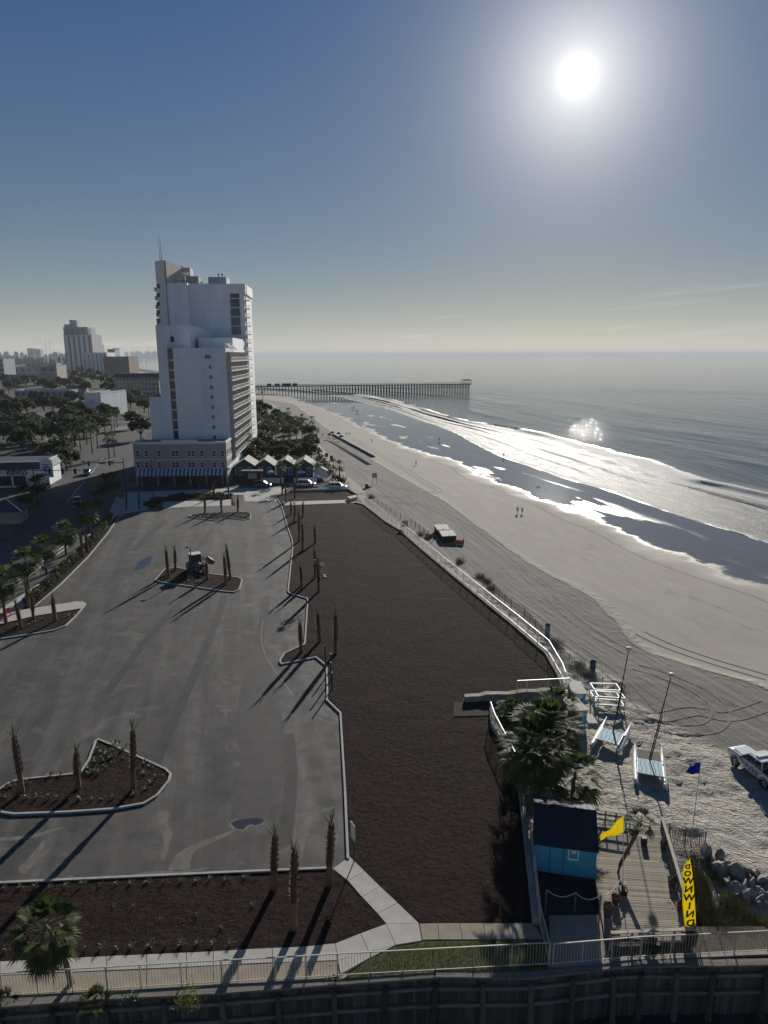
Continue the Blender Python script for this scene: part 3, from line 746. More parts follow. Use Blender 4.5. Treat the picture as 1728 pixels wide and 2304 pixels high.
for px_, py_ in ((590, 1345), (300, 1700)):
    p = g(px_, py_); mb = MB(); mb.lathe([(.0, .008), (.36, .008), (.36, -.02)], 20, (p.x, p.y, 0)); struct(mb.build('manhole_cover', 'manhole_iron'))

for k_, (pts, w_) in enumerate(([[(455, 1540), (475, 1500), (508, 1400), (535, 1300), (548, 1240)], .05], [[(548, 1640), (572, 1500), (592, 1400), (600, 1340)], .55], [[(545, 1640), (566, 1500), (586, 1400), (594, 1340)], .12], [[(330, 1760), (400, 1600), (470, 1440), (505, 1340)], .5], [[(240, 1560), (330, 1440), (400, 1360)], .45], [[(430, 1250), (460, 1215), (478, 1190)], .5], [[(300, 1240), (340, 1200), (372, 1172)], .6], [[(385, 1720), (372, 1750), (368, 1780)], .04], [[(650, 1650), (655, 1760), (640, 1900)], .5], [[(480, 1840), (500, 1800), (530, 1760)], .04])):
    c_ = curve([(*q, 0) for q in xy(pts)], 8); mb = MB(); strip(mb, [(p.x, p.y) for p in c_], -w_, w_, -.01, .0015 + k_ * .0003); struct(mb.build('tyre_scuff', 'tyre_scuff_dark' if 'tyre_scuff_dark' in MATS else mk('tyre_scuff_dark', (.046, .043, .041), .8, .3, .5, spec=.28)))
# ------------------------------------------------------------------ shared object materials
mk('white_wall', (.74, .765, .79), .8, .10, .35, bump=.1, bs=8, aniso=(1, 1, .22))
mk('white_trim', (.72, .72, .70), .6, .06, 1)
mk('podium_stucco', (.36, .32, .315), .85, .1, .5)
mk('tan_stucco', (.46, .41, .35), .85, .1, .5); mk('fin_stucco', (.68, .66, .63), .85, .08, .5); mk('balcony_white', (.56, .55, .53), .7, .08, 1)
mk('grey_stucco', (.40, .41, .42), .85, .1, .5)
mk('brown_wall', (.22, .165, .14), .85, .12, .3)
mk('roof_membrane', (.30, .29, .27), .9, .15, .6)
mk('dark_roof', (.055, .062, .075), .7, .2, 1.0)
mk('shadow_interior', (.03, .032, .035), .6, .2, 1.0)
mk('black_paint', (.012, .012, .014), .5, .1, 3)
mk('white_paint', (.78, .78, .76), .5, .05, 2)
mk('metal_white', (.70, .69, .66), .42, .06, 2, spec=.5)
mk('metal_tan', (.52, .47, .38), .45, .12, 3, spec=.5)
mk('metal_grey', (.32, .33, .34), .45, .12, 2, metal=.6)
mk('metal_dark', (.04, .042, .045), .5, .15, 2)
mk('rust_red', (.28, .05, .035), .7, .2, 3)
mk('orange_plastic', (.75, .10, .06), .6, .15, 4)
def glass(name, c, r=.12):
    t = NT(name); t.col(t.mix(t.ramp(t.noise(.35, 3), .35, .65), sc3(c, .65), sc3(c, 1.3))); t.rough(r); t.spec(.6); return t.m
glass('window_glass', (.045, .055, .065)); glass('teal_glass', (.05, .10, .105)); glass('stair_glass', (.055, .065, .05), .2)
t = NT('glossy_black'); t.col((.012, .013, .016)); t.rough(.16); t.spec(.6)

# ------------------------------------------------------------------ the white hotel tower
TPHI = R(3.7); TR = Vector((math.cos(TPHI), math.sin(TPHI), 0)); TW = Vector((-math.sin(TPHI), math.cos(TPHI), 0)); TO = g(512, 1090)
def TP(px, py, w):
    d = ray(px, py); t_ = (TO.dot(TW) + w - CPOS.dot(TW)) / d.dot(TW); P = CPOS + d * t_ - TO; return P.dot(TR), P.z
def box3(mb, u0, u1, w0, w1, z0, z1): mb.box(((u0 + u1) / 2, (w0 + w1) / 2, (z0 + z1) / 2), (abs(u1 - u0), abs(w1 - w0), abs(z1 - z0)))
tower = thing('hotel_tower', 'tall white stepped hotel tower with slanted roof fin and stacked balconies', 'building', TO, TPHI)
W0 = 10.0; WB = 48.0
fu0, fz = TP(388, 783, W0); fu1, _ = TP(507, 783, W0)
su0 = TP(376, 800, W0)[0]; lu0 = TP(354, 800, W0)[0]
mb = MB(); box3(mb, fu0, fu1, W0, WB, 0, fz); o = mb.build('front_block', 'white_wall', tower)
mb = MB(); box3(mb, su0, fu0, W0 + 1.1, WB, 0, fz - .6); mb.build('stair_shaft', 'white_wall', tower)
mb = MB(); box3(mb, lu0, su0, W0 + .25, WB, 0, TP(360, 731, W0)[1]); mb.build('side_slab', 'white_wall', tower)
bu1, bz = TP(424, 731, 15)
mb = MB(); box3(mb, su0, bu1, 15, WB, fz - 1, bz); b2 = mb.build('middle_block', 'white_wall', tower)
mb = MB(); box3(mb, TP(384, 760, 14.9)[0], TP(391, 760, 14.9)[0], 14.85, 15.1, TP(384, 770, 14.9)[1], TP(384, 757, 14.9)[1]); mb.build('window', 'window_glass', tower)
du0, dz = TP(446, 760, 22); du1, _ = TP(523, 760, 22)
mb = MB(); box3(mb, du0, du1, 22, WB, fz - 1, dz); mb.build('upper_step', 'white_wall', tower)
qu0, qz = TP(335, 893, W0 + 1); mb = MB(); box3(mb, qu0, lu0 - .02, W0 + 1, 40, 0, qz); q_ = mb.build('low_wing', 'white_wall', tower)
mb = MB(); box3(mb, qu0 + .3, lu0 - .1, W0 + 1.3, 39.5, qz, qz + .05); mb.build('wing_roof', 'dark_roof', q_)
# rear high block
hu0 = TP(379, 700, WB - 3)[0]; hu1 = TP(425, 700, WB - 3)[0]; hu2, hz2 = TP(548, 641, WB); hzl = TP(400, 636, WB - 3)[1]
mb = MB(); box3(mb, hu0, hu1, WB - 3, WB + 18, 0, hzl); mb.build('high_block', 'white_wall', tower)
mb = MB(); box3(mb, hu1 - .5, hu2, WB, WB + 18, 0, hz2); hb = mb.build('high_block', 'white_wall', tower)
mb = MB(); box3(mb, hu1, hu2 + .5, WB - .5, WB + 18.4, hz2 - 2.6, hz2 + .3); mb.build('parapet', 'white_wall', tower)
# rounded corner drum on the seaward edge with curved top band
mb = MB(); mb.lathe([(0, hz2 - 2.7), (1.9, hz2 - 2.7), (1.9, hz2 + .35), (0, hz2 + .35)], 20, (hu2 - 1.2, WB + 2.2, 0)); mb.build('corner_band', 'fin_stucco', tower)
mb = MB(); mb.lathe([(1.3, 0), (1.3, hz2 - 2.7)], 16, (hu2 - 1.0, WB + 2.2, 0)); mb.build('corner_drum', 'tan_stucco', tower, smooth=True)
# slanted fin at the landward edge and dark recess beside it
n0, nz = TP(348, 588, WB - 4); n1, _ = TP(368, 588, WB - 4); n2, nz2 = TP(371, 650, WB - 4); n3 = TP(382, 650, WB - 4)[0]
mb = MB(); secs = []
mb.hexa([(n0, WB - 4, 0), (n1, WB - 4, 0), (n1, WB + 2, 0), (n0, WB + 2, 0), (n0, WB - 4, nz), (n1, WB - 4, nz + .5), (n1, WB + 2, nz + .2), (n0, WB + 2, nz - .2)]); mb.build('fin', 'fin_stucco', tower)
mb = MB(); mb.hexa([(n1 + .02, WB - 3.9, hzl), (n1 + .6, WB - 3.9, hzl), (n1 + 4.2, WB + 14, hzl), (n1 + 3.6, WB + 14, hzl), (n1 + .02, WB - 3.9, nz + .3), (n1 + .6, WB - 3.9, nz + .3), (n1 + 4.2, WB + 14, nz - .6), (n1 + 3.6, WB + 14, nz - .6)]); mb.build('slanted_roof_wall', 'tan_stucco', tower)
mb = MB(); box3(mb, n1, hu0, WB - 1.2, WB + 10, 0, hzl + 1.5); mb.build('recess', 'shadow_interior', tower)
for py in (708, 728, 748, 766, 785):
    a, z_ = TP(356, py - 64, WB - 4.05)
    mb = MB(); box3(mb, a - .5, a + .5, WB - 4.12, WB - 3.9, z_ - .6, z_ + .6); mb.build('window', 'window_glass', tower)
    mb = MB(); box3(mb, n0 - .9, n0 + .1, WB - 3.4, WB + 1.4, z_ - 1.4, z_ - 1.2); bl = mb.build('balcony', 'white_trim', tower)
    mb = MB(); box3(mb, n0 - .9, n0 - .82, WB - 3.4, WB + 1.4, z_ - 1.2, z_ - .2); mb.build('railing', 'white_trim', bl)
# roof plant
def roofbox(pxa, pxb, pyt, w, name='roof_plant', mat='grey_stucco', base=None, dep=5):
    u0, z1 = TP(pxa, pyt, w); u1, _ = TP(pxb, pyt, w); mb = MB(); box3(mb, u0, u1, w, w + dep, (base or hz2) - .5, z1); return mb.build(name, mat, tower)
roofbox(400, 427, 602, WB + 8); roofbox(468, 509, 623, WB + 4, dep=7); roofbox(426, 446, 622, WB + 7, 'roof_plant', 'roof_membrane')
for px in (397, 409, 432, 440, 491.5, 499.5, 453):
    top = {397: 598, 409: 598, 432: 621, 440: 621, 491.5: 616, 499.5: 616, 453: 634}[px]
    u, z1 = TP(px, top, WB + 9); mb = MB(); mb.lathe([(.16, z1 - 2.6), (.16, z1 - .5), (.32, z1 - .45), (.30, z1), (0, z1 + .05)], 8, (u, WB + 9, 0)); mb.build('vent_stack', 'metal_grey', tower)
mb = MB(); u, z1 = TP(416, 615, WB + 3); mb.lathe([(0, 0), (1.0, .1), (1.35, .6), (1.4, .8)], 16, (u, WB + 3, z1 - .6), 'Z'); mb.build('satellite_dish', 'white_trim', tower)
mb = MB(); mb.bar((u - 2.5, WB + 2, hzl), (u, WB + 3, z1), .12); mb.bar((u, WB + 3, hzl - .2), (u, WB + 3, z1 - .5), .18); mb.bar((u - 2.6, WB + 2.6, hzl + 1.5), (u + .5, WB + 2.6, hzl + 1.7), .15); mb.build('dish_frame', 'white_trim', tower)
for px, top in ((354, 540), (357.5, 534)):
    u, z1 = TP(px + 3, top, WB - 1); mb = MB(); mb.tube([(u, WB - 1, nz - .5), (u - .15, WB - 1, z1)], [.09, .04], 6); mb.build('antenna', 'metal_dark', tower)
# teal window bays and slab bands on the high block
for k in range(5):
    za = TP(518, 652 + k * 20.6, WB)[1]; zb = TP(518, 670.5 + k * 20.6, WB)[1]; u0 = TP(519, 700, WB)[0]; u1 = TP(540, 700, WB)[0]
    mb = MB(); box3(mb, u0, u1, WB - .12, WB + .05, zb, za); bay = mb.build('window_bay', 'teal_glass', tower)
    mb = MB()
    for f_ in (.25, .5, .75): box3(mb, u0 + (u1 - u0) * f_ - .04, u0 + (u1 - u0) * f_ + .04, WB - .16, WB - .11, zb, za)
    for f_ in (.33, .66): box3(mb, u0, u1, WB - .155, WB - .11, zb + (za - zb) * f_ - .04, zb + (za - zb) * f_ + .04)
    mb.build('mullion', 'window_glass', bay)
    mb = MB(); box3(mb, u0 - .1, u1 + .1, WB - .2, WB + .02, zb - .28, zb - .05); mb.build('sill', 'white_trim', bay)
# seaward balconies of the high block, one per storey
z_ = TP(555, 676, WB + 3)[1]; k = 0
while z_ > 3:
    mb = MB(); box3(mb, hu2 + .1, hu2 + 1.5, WB + 1, WB + 4.2, z_ - .22, z_); bal = mb.build('balcony', 'white_trim', tower)
    mb = MB(); box3(mb, hu2 + 1.4, hu2 + 1.48, WB + 1, WB + 4.2, z_ + .95, z_ + 1.05); box3(mb, hu2 + .1, hu2 + 1.5, WB + 1, WB + 1.08, z_ + .95, z_ + 1.05)
    for i in range(6): box3(mb, hu2 + .2 + i * .25, hu2 + .25 + i * .25, WB + 1.02, WB + 1.06, z_, z_ + .96)
    mb.build('railing', 'white_trim', bal)
    z_ -= 2.62
# stair windows and the column of small windows on the front block
for k in range(9):
    zt = TP(382, 790 + k * 22.4 - (6 if k == 0 else 0), W0 + 1.1)[1]; zb = TP(382, 790 + k * 22.4 + 18.5, W0 + 1.1)[1]
    if zb < 10.4: zb = 10.4
    if zt <= zb + .4: continue
    mb = MB(); box3(mb, su0 + .08, fu0 - .08, W0 + 1.0, W0 + 1.12, zb, zt); sw = mb.build('window', 'stair_glass', tower)
    mb = MB(); box3(mb, (su0 + fu0) / 2 - .03, (su0 + fu0) / 2 + .03, W0 + .97, W0 + 1.01, zb, zt)
    for f_ in (.33, .66): box3(mb, su0 + .08, fu0 - .08, W0 + .968, W0 + 1.01, zb + (zt - zb) * f_ - .03, zb + (zt - zb) * f_ + .03)
    mb.build('mullion', 'metal_dark', sw)
    mb = MB(); box3(mb, su0, fu0, W0 + .9, W0 + 1.08, zb - .3, zb - .05); mb.build('sill', 'white_trim', sw)
for i, (px, py) in enumerate(((464, 803), (471, 803)) + tuple((473 + k * 1.36, 826 + k * 22.5) for k in range(8))):
    u, zc_ = TP(px, py, W0); zc_ = max(zc_, 11.3); hw = .38
    mb = MB(); box3(mb, u - hw, u + hw, W0 - .02, W0 + .1, zc_ - .5, zc_ + .5); wn_ = mb.build('window', 'window_glass', tower)
    mb = MB(); box3(mb, u - hw - .06, u + hw + .06, W0 - .06, W0 + .02, zc_ - .6, zc_ - .5); box3(mb, u - .03, u + .03, W0 - .05, W0, zc_ - .5, zc_ + .5); mb.build('window_frame', 'white_trim', wn_)
u, zc_ = TP(425, 740, WB - 3.02); mb = MB(); box3(mb, u - .9, u + .8, WB - 3.1, WB - 2.9, zc_ - .9, zc_ + .9); mb.build('window', 'window_glass', tower)
mk('joint_grey', (.50, .52, .54), .85, .1, 1)
for k in range(1, 12):
    zj_ = fz - k * 2.6
    if zj_ < 11.2: break
    mb = MB(); box3(mb, fu0 + .02, fu1 - .02, W0 - .012, W0 + .01, zj_ - .035, zj_ + .035); mb.build('panel_joint', 'joint_grey', tower)
for k in range(1, 7):
    zj_ = hz2 - 2.7 - k * 2.62
    mb = MB(); box3(mb, hu1 + .1, TP(517, 700, WB)[0], WB - .012, WB + .01, zj_ - .03, zj_ + .03); mb.build('panel_joint', 'joint_grey', tower)
# balconies along the long seaward side of the front block
nrow = 11
for r_ in range(nrow):
    zf = fz - 3.4 - r_ * 2.55
    if zf < 3: break
    mb = MB(); box3(mb, fu1, fu1 + 1.35, W0 + .6, WB - .6, zf - .18, zf); fl = mb.build('balcony', 'balcony_white', tower)
    mb = MB(); box3(mb, fu1 + 1.28, fu1 + 1.34, W0 + .6, WB - .6, zf + .92, zf + 1.02); box3(mb, fu1 + 1.285, fu1 + 1.335, W0 + .6, WB - .6, zf + .10, zf + .16)
    y_ = W0 + .7
    while y_ < WB - .7:
        box3(mb, fu1 + 1.285, fu1 + 1.335, y_, y_ + .09, zf, zf + .94); y_ += .8
    box3(mb, fu1, fu1 + 1.3, W0 + .6, W0 + .66, zf + .92, zf + 1.02)
    for i in range(5): box3(mb, fu1 + .15 + i * .25, fu1 + .2 + i * .25, W0 + .61, W0 + .65, zf, zf + .94)
    mb.build('railing', 'white_trim', fl)
    mb = MB()
    for j in range(7):
        y0 = W0 + 1.4 + j * 5.3; box3(mb, fu1 - .02, fu1 + .06, y0, y0 + 3.0, zf + .05, zf + 2.1)
    mb.build('glass_door', 'window_glass', fl)
    for j in range(8):
        y0 = W0 + .65 + j * 5.3
        if y0 < WB - 1:
            mb = MB(); box3(mb, fu1 + .02, fu1 + 1.2, y0 + .1, y0 + .22, zf, zf + 2.36); mb.build('partition', 'tan_stucco', fl)
mb = MB()
for i in range(9): mb.bar((fu1 - .3, W0 + 2 + i * 1.5, fz + 1.2), (fu1 + 1.3, W0 + 2 + i * 1.5, fz - .6), .12, .2)
for i in (0, 8): mb.bar((fu1 - .3, W0 + 2 + i * 1.5, fz - .1), (fu1 - .3, W0 + 2 + i * 1.5, fz + 1.2), .2)
mb.bar((fu1 + 1.3, W0 + 1.6, fz - .6), (fu1 + 1.3, W0 + 14.4, fz - .6), .12, .2); mb.build('pergola', 'white_trim', tower)

# three-storey podium in front of the tower
podium = thing('podium_building', 'three storey grey pink building with blue striped awning at the tower foot', 'building', TO, TPHI)
pu0 = TP(303, 1050, 0)[0]; pu1 = TP(511, 1050, 0)[0]; pz = TP(400, 999, 0)[1]; PD = 15.5
mb = MB(); box3(mb, pu0, pu1, 0, PD - 5.7, 3.4, pz); box3(mb, pu0, pu0 + .5, .2, PD - 5.7, 0, 3.4); box3(mb, pu1 - .5, pu1, 0, PD, 0, 3.4); box3(mb, pu1 - .9, pu1, PD - 5.7, PD, 3.4, pz); wl = mb.build('wall', 'podium_stucco', podium)
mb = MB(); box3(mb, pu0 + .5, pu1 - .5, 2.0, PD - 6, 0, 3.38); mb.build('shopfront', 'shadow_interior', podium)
mb = MB(); box3(mb, pu0 - .12, pu1 + .12, -.14, .25, pz, pz + .55); box3(mb, pu0 - .12, pu0 + .25, .25, PD - 5.7, pz, pz + .55); box3(mb, pu1 - .25, pu1 + .12, .25, PD, pz, pz + .55)
um = (pu0 + pu1) / 2
box3(mb, um - 4.6, um + 4.6, -.16, .22, pz + .55, pz + 1.05); mb.build('cornice', 'white_trim', podium)
mb = MB(); box3(mb, pu0 + .3, pu1 - .3, .3, W0, pz - .02, pz + .03); mb.build('roof', 'roof_membrane', podium)
mb = MB(); box3(mb, pu0 - .06, pu1 + .06, -.08, .02, TP(400, 1034, 0)[1] - .12, TP(400, 1034, 0)[1] + .12); box3(mb, pu1 - .02, pu1 + .08, -.08, PD, TP(400, 1034, 0)[1] - .12, TP(400, 1034, 0)[1] + .12); mb.build('string_course', 'white_trim', podium)
def pwin(u, zc_, w=.85, h=1.35):
    mb = MB(); box3(mb, u - w / 2, u + w / 2, -.02, .1, zc_ - h / 2, zc_ + h / 2); a = mb.build('window', 'window_glass', podium)
    mb = MB(); t_ = .09
    box3(mb, u - w / 2 - t_, u - w / 2, -.07, .02, zc_ - h / 2, zc_ + h / 2); box3(mb, u + w / 2, u + w / 2 + t_, -.07, .02, zc_ - h / 2, zc_ + h / 2)
    box3(mb, u - w / 2 - t_, u + w / 2 + t_, -.072, .02, zc_ + h / 2, zc_ + h / 2 + .14); box3(mb, u - w / 2 - .15, u + w / 2 + .15, -.12, .02, zc_ - h / 2 - .14, zc_ - h / 2); box3(mb, u - w / 2, u + w / 2, -.05, .0, zc_ - .04, zc_ + .04)
    mb.build('window_frame', 'white_trim', a)
for py in (1020, 1046):
    for zxp in (155, 255, 402, 570, 612, 755, 800, 902, 1045, 1143):
        u, zc_ = TP(280 + (zxp + (6 if py > 1030 else 0)) / 5.18, py, 0); pwin(u, zc_)
    for j in range(6):      # seaward side
        y0 = 1.3 + j * 2.4; zc_ = TP(400, py, 0)[1]
        mb = MB(); box3(mb, pu1 - .05, pu1 + .03, y0, y0 + .9, zc_ - .67, zc_ + .67); a = mb.build('window', 'window_glass', podium)
        mb = MB(); box3(mb, pu1, pu1 + .14, y0 - .12, y0 + 1.02, zc_ - .82, zc_ - .67); box3(mb, pu1, pu1 + .09, y0 - .08, y0 + .98, zc_ + .67, zc_ + .8); mb.build('window_frame', 'white_trim', a)
mk('awning_blue', (.045, .075, .24), .8, .1, 3); mk('awning_white', (.55, .57, .60), .8, .05, 3)
az1 = TP(400, 1054, 0)[1]; az0 = TP(400, 1068.5, -1.4)[1]; aw = pu1 - .5 - (pu0 + .7); na = 44
awn = MB(); awn.bar((pu0 + .7, -1.35, az0 - .02), (pu1 - .5, -1.35, az0 - .02), .06); awn = awn.build('awning_frame', 'metal_grey', podium)
for i in range(na):
    a = pu0 + .7 + aw * i / na; b = pu0 + .7 + aw * (i + 1) / na
    mb = MB(); mb.hexa([(a, -1.4, az0), (b, -1.4, az0), (b, -.02, az1 - .06), (a, -.02, az1 - .06), (a, -1.4, az0 + .05), (b, -1.4, az0 + .05), (b, -.02, az1), (a, -.02, az1)])
    mb.quad((a, -1.405, az0 + .03), (b, -1.405, az0 + .03), (b, -1.405, az0 - .32), (a, -1.405, az0 - .32))
    mb.build('awning_stripe', 'awning_white' if i % 2 == 0 else 'awning_blue', awn)
for i in range(6):
    u = pu0 + 1.5 + i * (aw / 5.4); mb = MB(); box3(mb, u - .13, u + .13, -.05, .25, 0, 3.4); mb.build('pillar', 'podium_stucco', podium)
mb = MB(); box3(mb, pu1 - .02, pu1 + .5, 1, PD, TP(400, 1056, 0)[1] - .1, TP(400, 1056, 0)[1] + .1); mb.build('side_ledge', 'white_trim', podium)

# ------------------------------------------------------------------ other buildings
def block(name, label, pxa, pxb, pyt, pyb, dep, wall, roof='roof_membrane', rz=0.0, fl=None, nw=0, wm='window_glass', parapet=True, cat='building'):
    """a building whose camera-side wall spans pxa..pxb, top row pyt, foot row pyb"""
    A = g((pxa + pxb) / 2, pyb); d = A.y
    wdt = (pxb - pxa) / FOC * d * math.cos(PITCH) * 1.02; h = hgt(A, pyt)
    o = thing(name, label, cat, A, rz)
    mb = MB(); box3(mb, -wdt / 2, wdt / 2, 0, dep, 0, h); mb.build('wall', wall, o)
    mb = MB(); box3(mb, -wdt / 2 + .3, wdt / 2 - .3, .3, dep - .3, h, h + .06); rf = mb.build('roof', roof, o)
    if parapet:
        mb = MB(); t_ = .35
        box3(mb, -wdt / 2 - .1, wdt / 2 + .1, -.1, t_, h + .061, h + .7); box3(mb, -wdt / 2 - .1, wdt / 2 + .1, dep - t_, dep + .1, h + .061, h + .7); box3(mb, -wdt / 2 - .1, -wdt / 2 + t_, t_, dep - t_, h + .061, h + .698); box3(mb, wdt / 2 - t_, wdt / 2 + .1, t_, dep - t_, h + .061, h + .698); mb.build('parapet', wall, rf)
    if fl:
        fh = h / fl
        for r_ in range(fl):
            for c_ in range(nw):
                u = -wdt / 2 + wdt * (c_ + .5) / nw; zc_ = fh * (r_ + .52); ww = wdt / nw * .5
                mb = MB(); box3(mb, u - ww / 2, u + ww / 2, -.06, .05, zc_ - fh * .27, zc_ + fh * .27); wi = mb.build('window', wm, o)
    return o, wdt, h, d
# far resort tower with ribbed front
o, wdt, h, d = block('resort_tower', 'grey ribbed high-rise on the skyline left of the white hotel', 152, 213, 753, 838, 50, 'grey_stucco')
for i in range(5):
    u = -wdt / 2 + wdt * (i + .6) / 5.6; mb = MB(); box3(mb, u - wdt * .045, u + wdt * .045, -1.8, .2, 0, h - 1); mb.build('rib', 'white_wall', o)
    mb = MB(); box3(mb, u + wdt * .055, u + wdt * .1, -.25, .1, 2, h - 2); mb.build('window_band', 'window_glass', o)
h2 = hgt(g(180, 838), 735); mb = MB(); box3(mb, -wdt * .58, wdt * .3, 12, 50, 0, h2); mb.build('upper_block', 'grey_stucco', o)
for i in range(4):
    mb = MB(); u = -wdt * .5 + i * wdt * .19; box3(mb, u, u + wdt * .1, 11.7, 12.1, h - 2, h2 - 3); mb.build('window_band', 'window_glass', o)
h3 = hgt(g(180, 838), 719); mb = MB(); box3(mb, -wdt * .38, -wdt * .12, 18, 30, h2 - 1, h3); mb.build('lift_house', 'grey_stucco', o)
mb = MB(); box3(mb, -wdt * .55, -wdt * .3, 14, 26, h2 - 1, hgt(g(180, 838), 729)); mb.build('roof_plant', 'grey_stucco', o)
mb = MB()
for k in range(9): box3(mb, wdt * .3, wdt * .3 + 5, 20, 26, h2 - 4 - k * 5, h2 - 3.2 - k * 5)
mb.build('balcony', 'tan_stucco', o)
o, wdt, h, d = block('ribbed_hotel', 'pale flat-topped hotel with vertical ribs beside the brown block', 190, 244, 794, 842, 40, 'white_wall', 'dark_roof')
for i in range(6):
    u = -wdt / 2 + wdt * (i + .5) / 6; mb = MB(); box3(mb, u - .8, u + .8, -.3, .1, 1, h - 2); mb.build('window_band', 'window_glass', o)
block('brown_block', 'windowless brown block on the skyline nearest the sea', 236, 292, 803, 846, 45, 'brown_wall')
block('pale_hotel', 'small pale stepped hotel peeking out right of the ribbed high-rise', 211, 228, 776, 832, 30, 'tan_stucco', fl=6, nw=3)
block('dark_condo', 'dark windowed condo block above the brown block', 246, 262, 786, 834, 30, 'grey_stucco', fl=6, nw=4)
block('light_condo', 'light condo block at the right end of the skyline', 258, 272, 784, 832, 30, 'white_wall', fl=6, nw=3)
block('twin_condo', 'left of the two grey apartment blocks on the far left skyline', 64, 79, 784, 812, 40, 'grey_stucco', fl=7, nw=4)
block('twin_condo', 'right of the two grey apartment blocks on the far left skyline', 80, 93, 786, 812, 40, 'tan_stucco', fl=7, nw=4)
o, wdt, h, d = block('motel', 'four storey motel with a dark roof left of the white tower', 262, 360, 848, 892, 18, 'tan_stucco', 'dark_roof', fl=4, nw=12, parapet=False)
mb = MB(); mb.hexa([(-wdt * .56, -1.5, h - .4), (wdt * .56, -1.5, h - .4), (wdt * .56, 19, h - .4), (-wdt * .56, 19, h - .4), (-wdt * .5, 4, h + 2.8), (wdt * .5, 4, h + 2.8), (wdt * .5, 14, h + 2.8), (-wdt * .5, 14, h + 2.8)]); mb.build('roof', 'dark_roof', o)
for r_ in range(1, 4):
    mb = MB(); box3(mb, -wdt / 2, wdt / 2, -1.3, -.02, h / 4 * r_ - .15, h / 4 * r_ + .05); bl = mb.build('walkway', 'white_trim', o)
    mb = MB(); box3(mb, -wdt / 2, wdt / 2, -1.3, -1.22, h / 4 * r_ + .9, h / 4 * r_ + 1.0); mb.build('railing', 'white_trim', bl)
block('motel_wing', 'low pale wing with dark bays behind the trees at far left', 30, 108, 826, 852, 20, 'grey_stucco', fl=2, nw=5)
o, wdt, h, d = block('corner_building', 'pale building with two big dark windows among the left trees', 92, 131, 824, 866, 25, 'tan_stucco')
for u in (-.2, .22):
    mb = MB(); box3(mb, wdt * u - wdt * .12, wdt * u + wdt * .12, -.1, .1, h * .72, h * .93); mb.build('window', 'window_glass', o)
mb = MB(); box3(mb, -wdt * .5, wdt * .5, -.6, .0, h * .66, h * .69); mb.build('ledge', 'white_trim', o)
block('blue_block', 'bluish building cut by the left edge of the skyline', -25, 12, 808, 856, 30, 'grey_stucco', fl=5, nw=3)
block('dark_shop', 'small dark flat building behind the left oaks', 16, 30, 822, 852, 15, 'brown_wall')
block('skyline_shop', 'low grey shop with a white roof line in the middle distance at left', 60, 128, 818, 836, 22, 'grey_stucco', 'white_trim', fl=1, nw=6)
o, wdt, h, d = block('long_motel', 'long low pale-roofed motel among the trees at left', 36, 158, 880, 908, 14, 'grey_stucco', 'white_trim', fl=2, nw=9)
for r_ in (0, 1):
    mb = MB(); box3(mb, -wdt / 2, wdt / 2, -1.2, -.02, h / 2 * (r_ + 1) - .25, h / 2 * (r_ + 1)); mb.build('eave', 'white_trim', o)
o, wdt, h, d = block('slab_building', 'pale windowless slab building with slanted white roof edge left of the street', 193, 231, 886, 938, 30, 'white_wall', 'dark_roof', rz=R(-6))
mb = MB()
for k in range(3): box3(mb, -wdt * .2, wdt * .12, -.08, .05, h * .72 - k * .9, h * .76 - k * .9)
mb.build('sign_letters', 'grey_stucco', o)
mb = MB(); box3(mb, wdt / 2, wdt / 2 + .3, -.2, .3, 0, h + .7); box3(mb, -wdt / 2, wdt / 2, -.2, -.1, h + .4, h + .75); mb.build('edge_trim', 'white_trim', o)
def gable_house(name, label, px, py, wd, dep, h, rh, wall, roof, rz=0, axis='x'):
    o = thing(name, label, 'house', g(px, py), rz)
    mb = MB(); box3(mb, -wd / 2, wd / 2, 0, dep, 0, h)
    if axis == 'y':
        for y_ in (0.0, dep): mb.tri((-wd / 2, y_, h), (wd / 2, y_, h), (0, y_, h + rh))
    else:
        for x_ in (-wd / 2, wd / 2): mb.tri((x_, 0, h), (x_, dep, h), (x_, dep / 2, h + rh))
    mb.build('wall', wall, o)
    e = .5
    for s in (-1, 1):
        mb = MB()
        if axis == 'y':
            a = [(0, -e, h + rh + .02), (0, dep + e, h + rh + .02), (s * (wd / 2 + e), dep + e, h - rh * e / (wd / 2)), (s * (wd / 2 + e), -e, h - rh * e / (wd / 2))]
        else:
            ym, yo = dep / 2, (dep / 2 + e) * s
            a = [(-wd / 2 - e, ym, h + rh + .02), (wd / 2 + e, ym, h + rh + .02), (wd / 2 + e, ym + yo, h - rh * e / (dep / 2)), (-wd / 2 - e, ym + yo, h - rh * e / (dep / 2))]
        mb.hexa([Vector(p) for p in a] + [Vector(p) + Vector((0, 0, .16)) for p in a]); mb.build('roof_slope', roof, o)
    return o
mk('brown_shingle', (.16, .125, .105), .9, .25, 2, bump=.3, bs=6); mk('cream_shingle', (.32, .29, .26), .85, .12, 3); mk('teal_wall', (.045, .10, .10), .8, .15, 1.5); mk('house_wall', (.34, .32, .29), .85, .1, 1)
gable_house('bungalow', 'brown hipped bungalow among the trees left of the street', 118, 968, 15, 10, 3.2, 2.2, 'house_wall', 'brown_shingle', R(10))
gable_house('bungalow', 'smaller brown roofed house left of the hipped bungalow', 82, 952, 9, 7, 3, 2, 'house_wall', 'brown_shingle', R(-15), 'y')
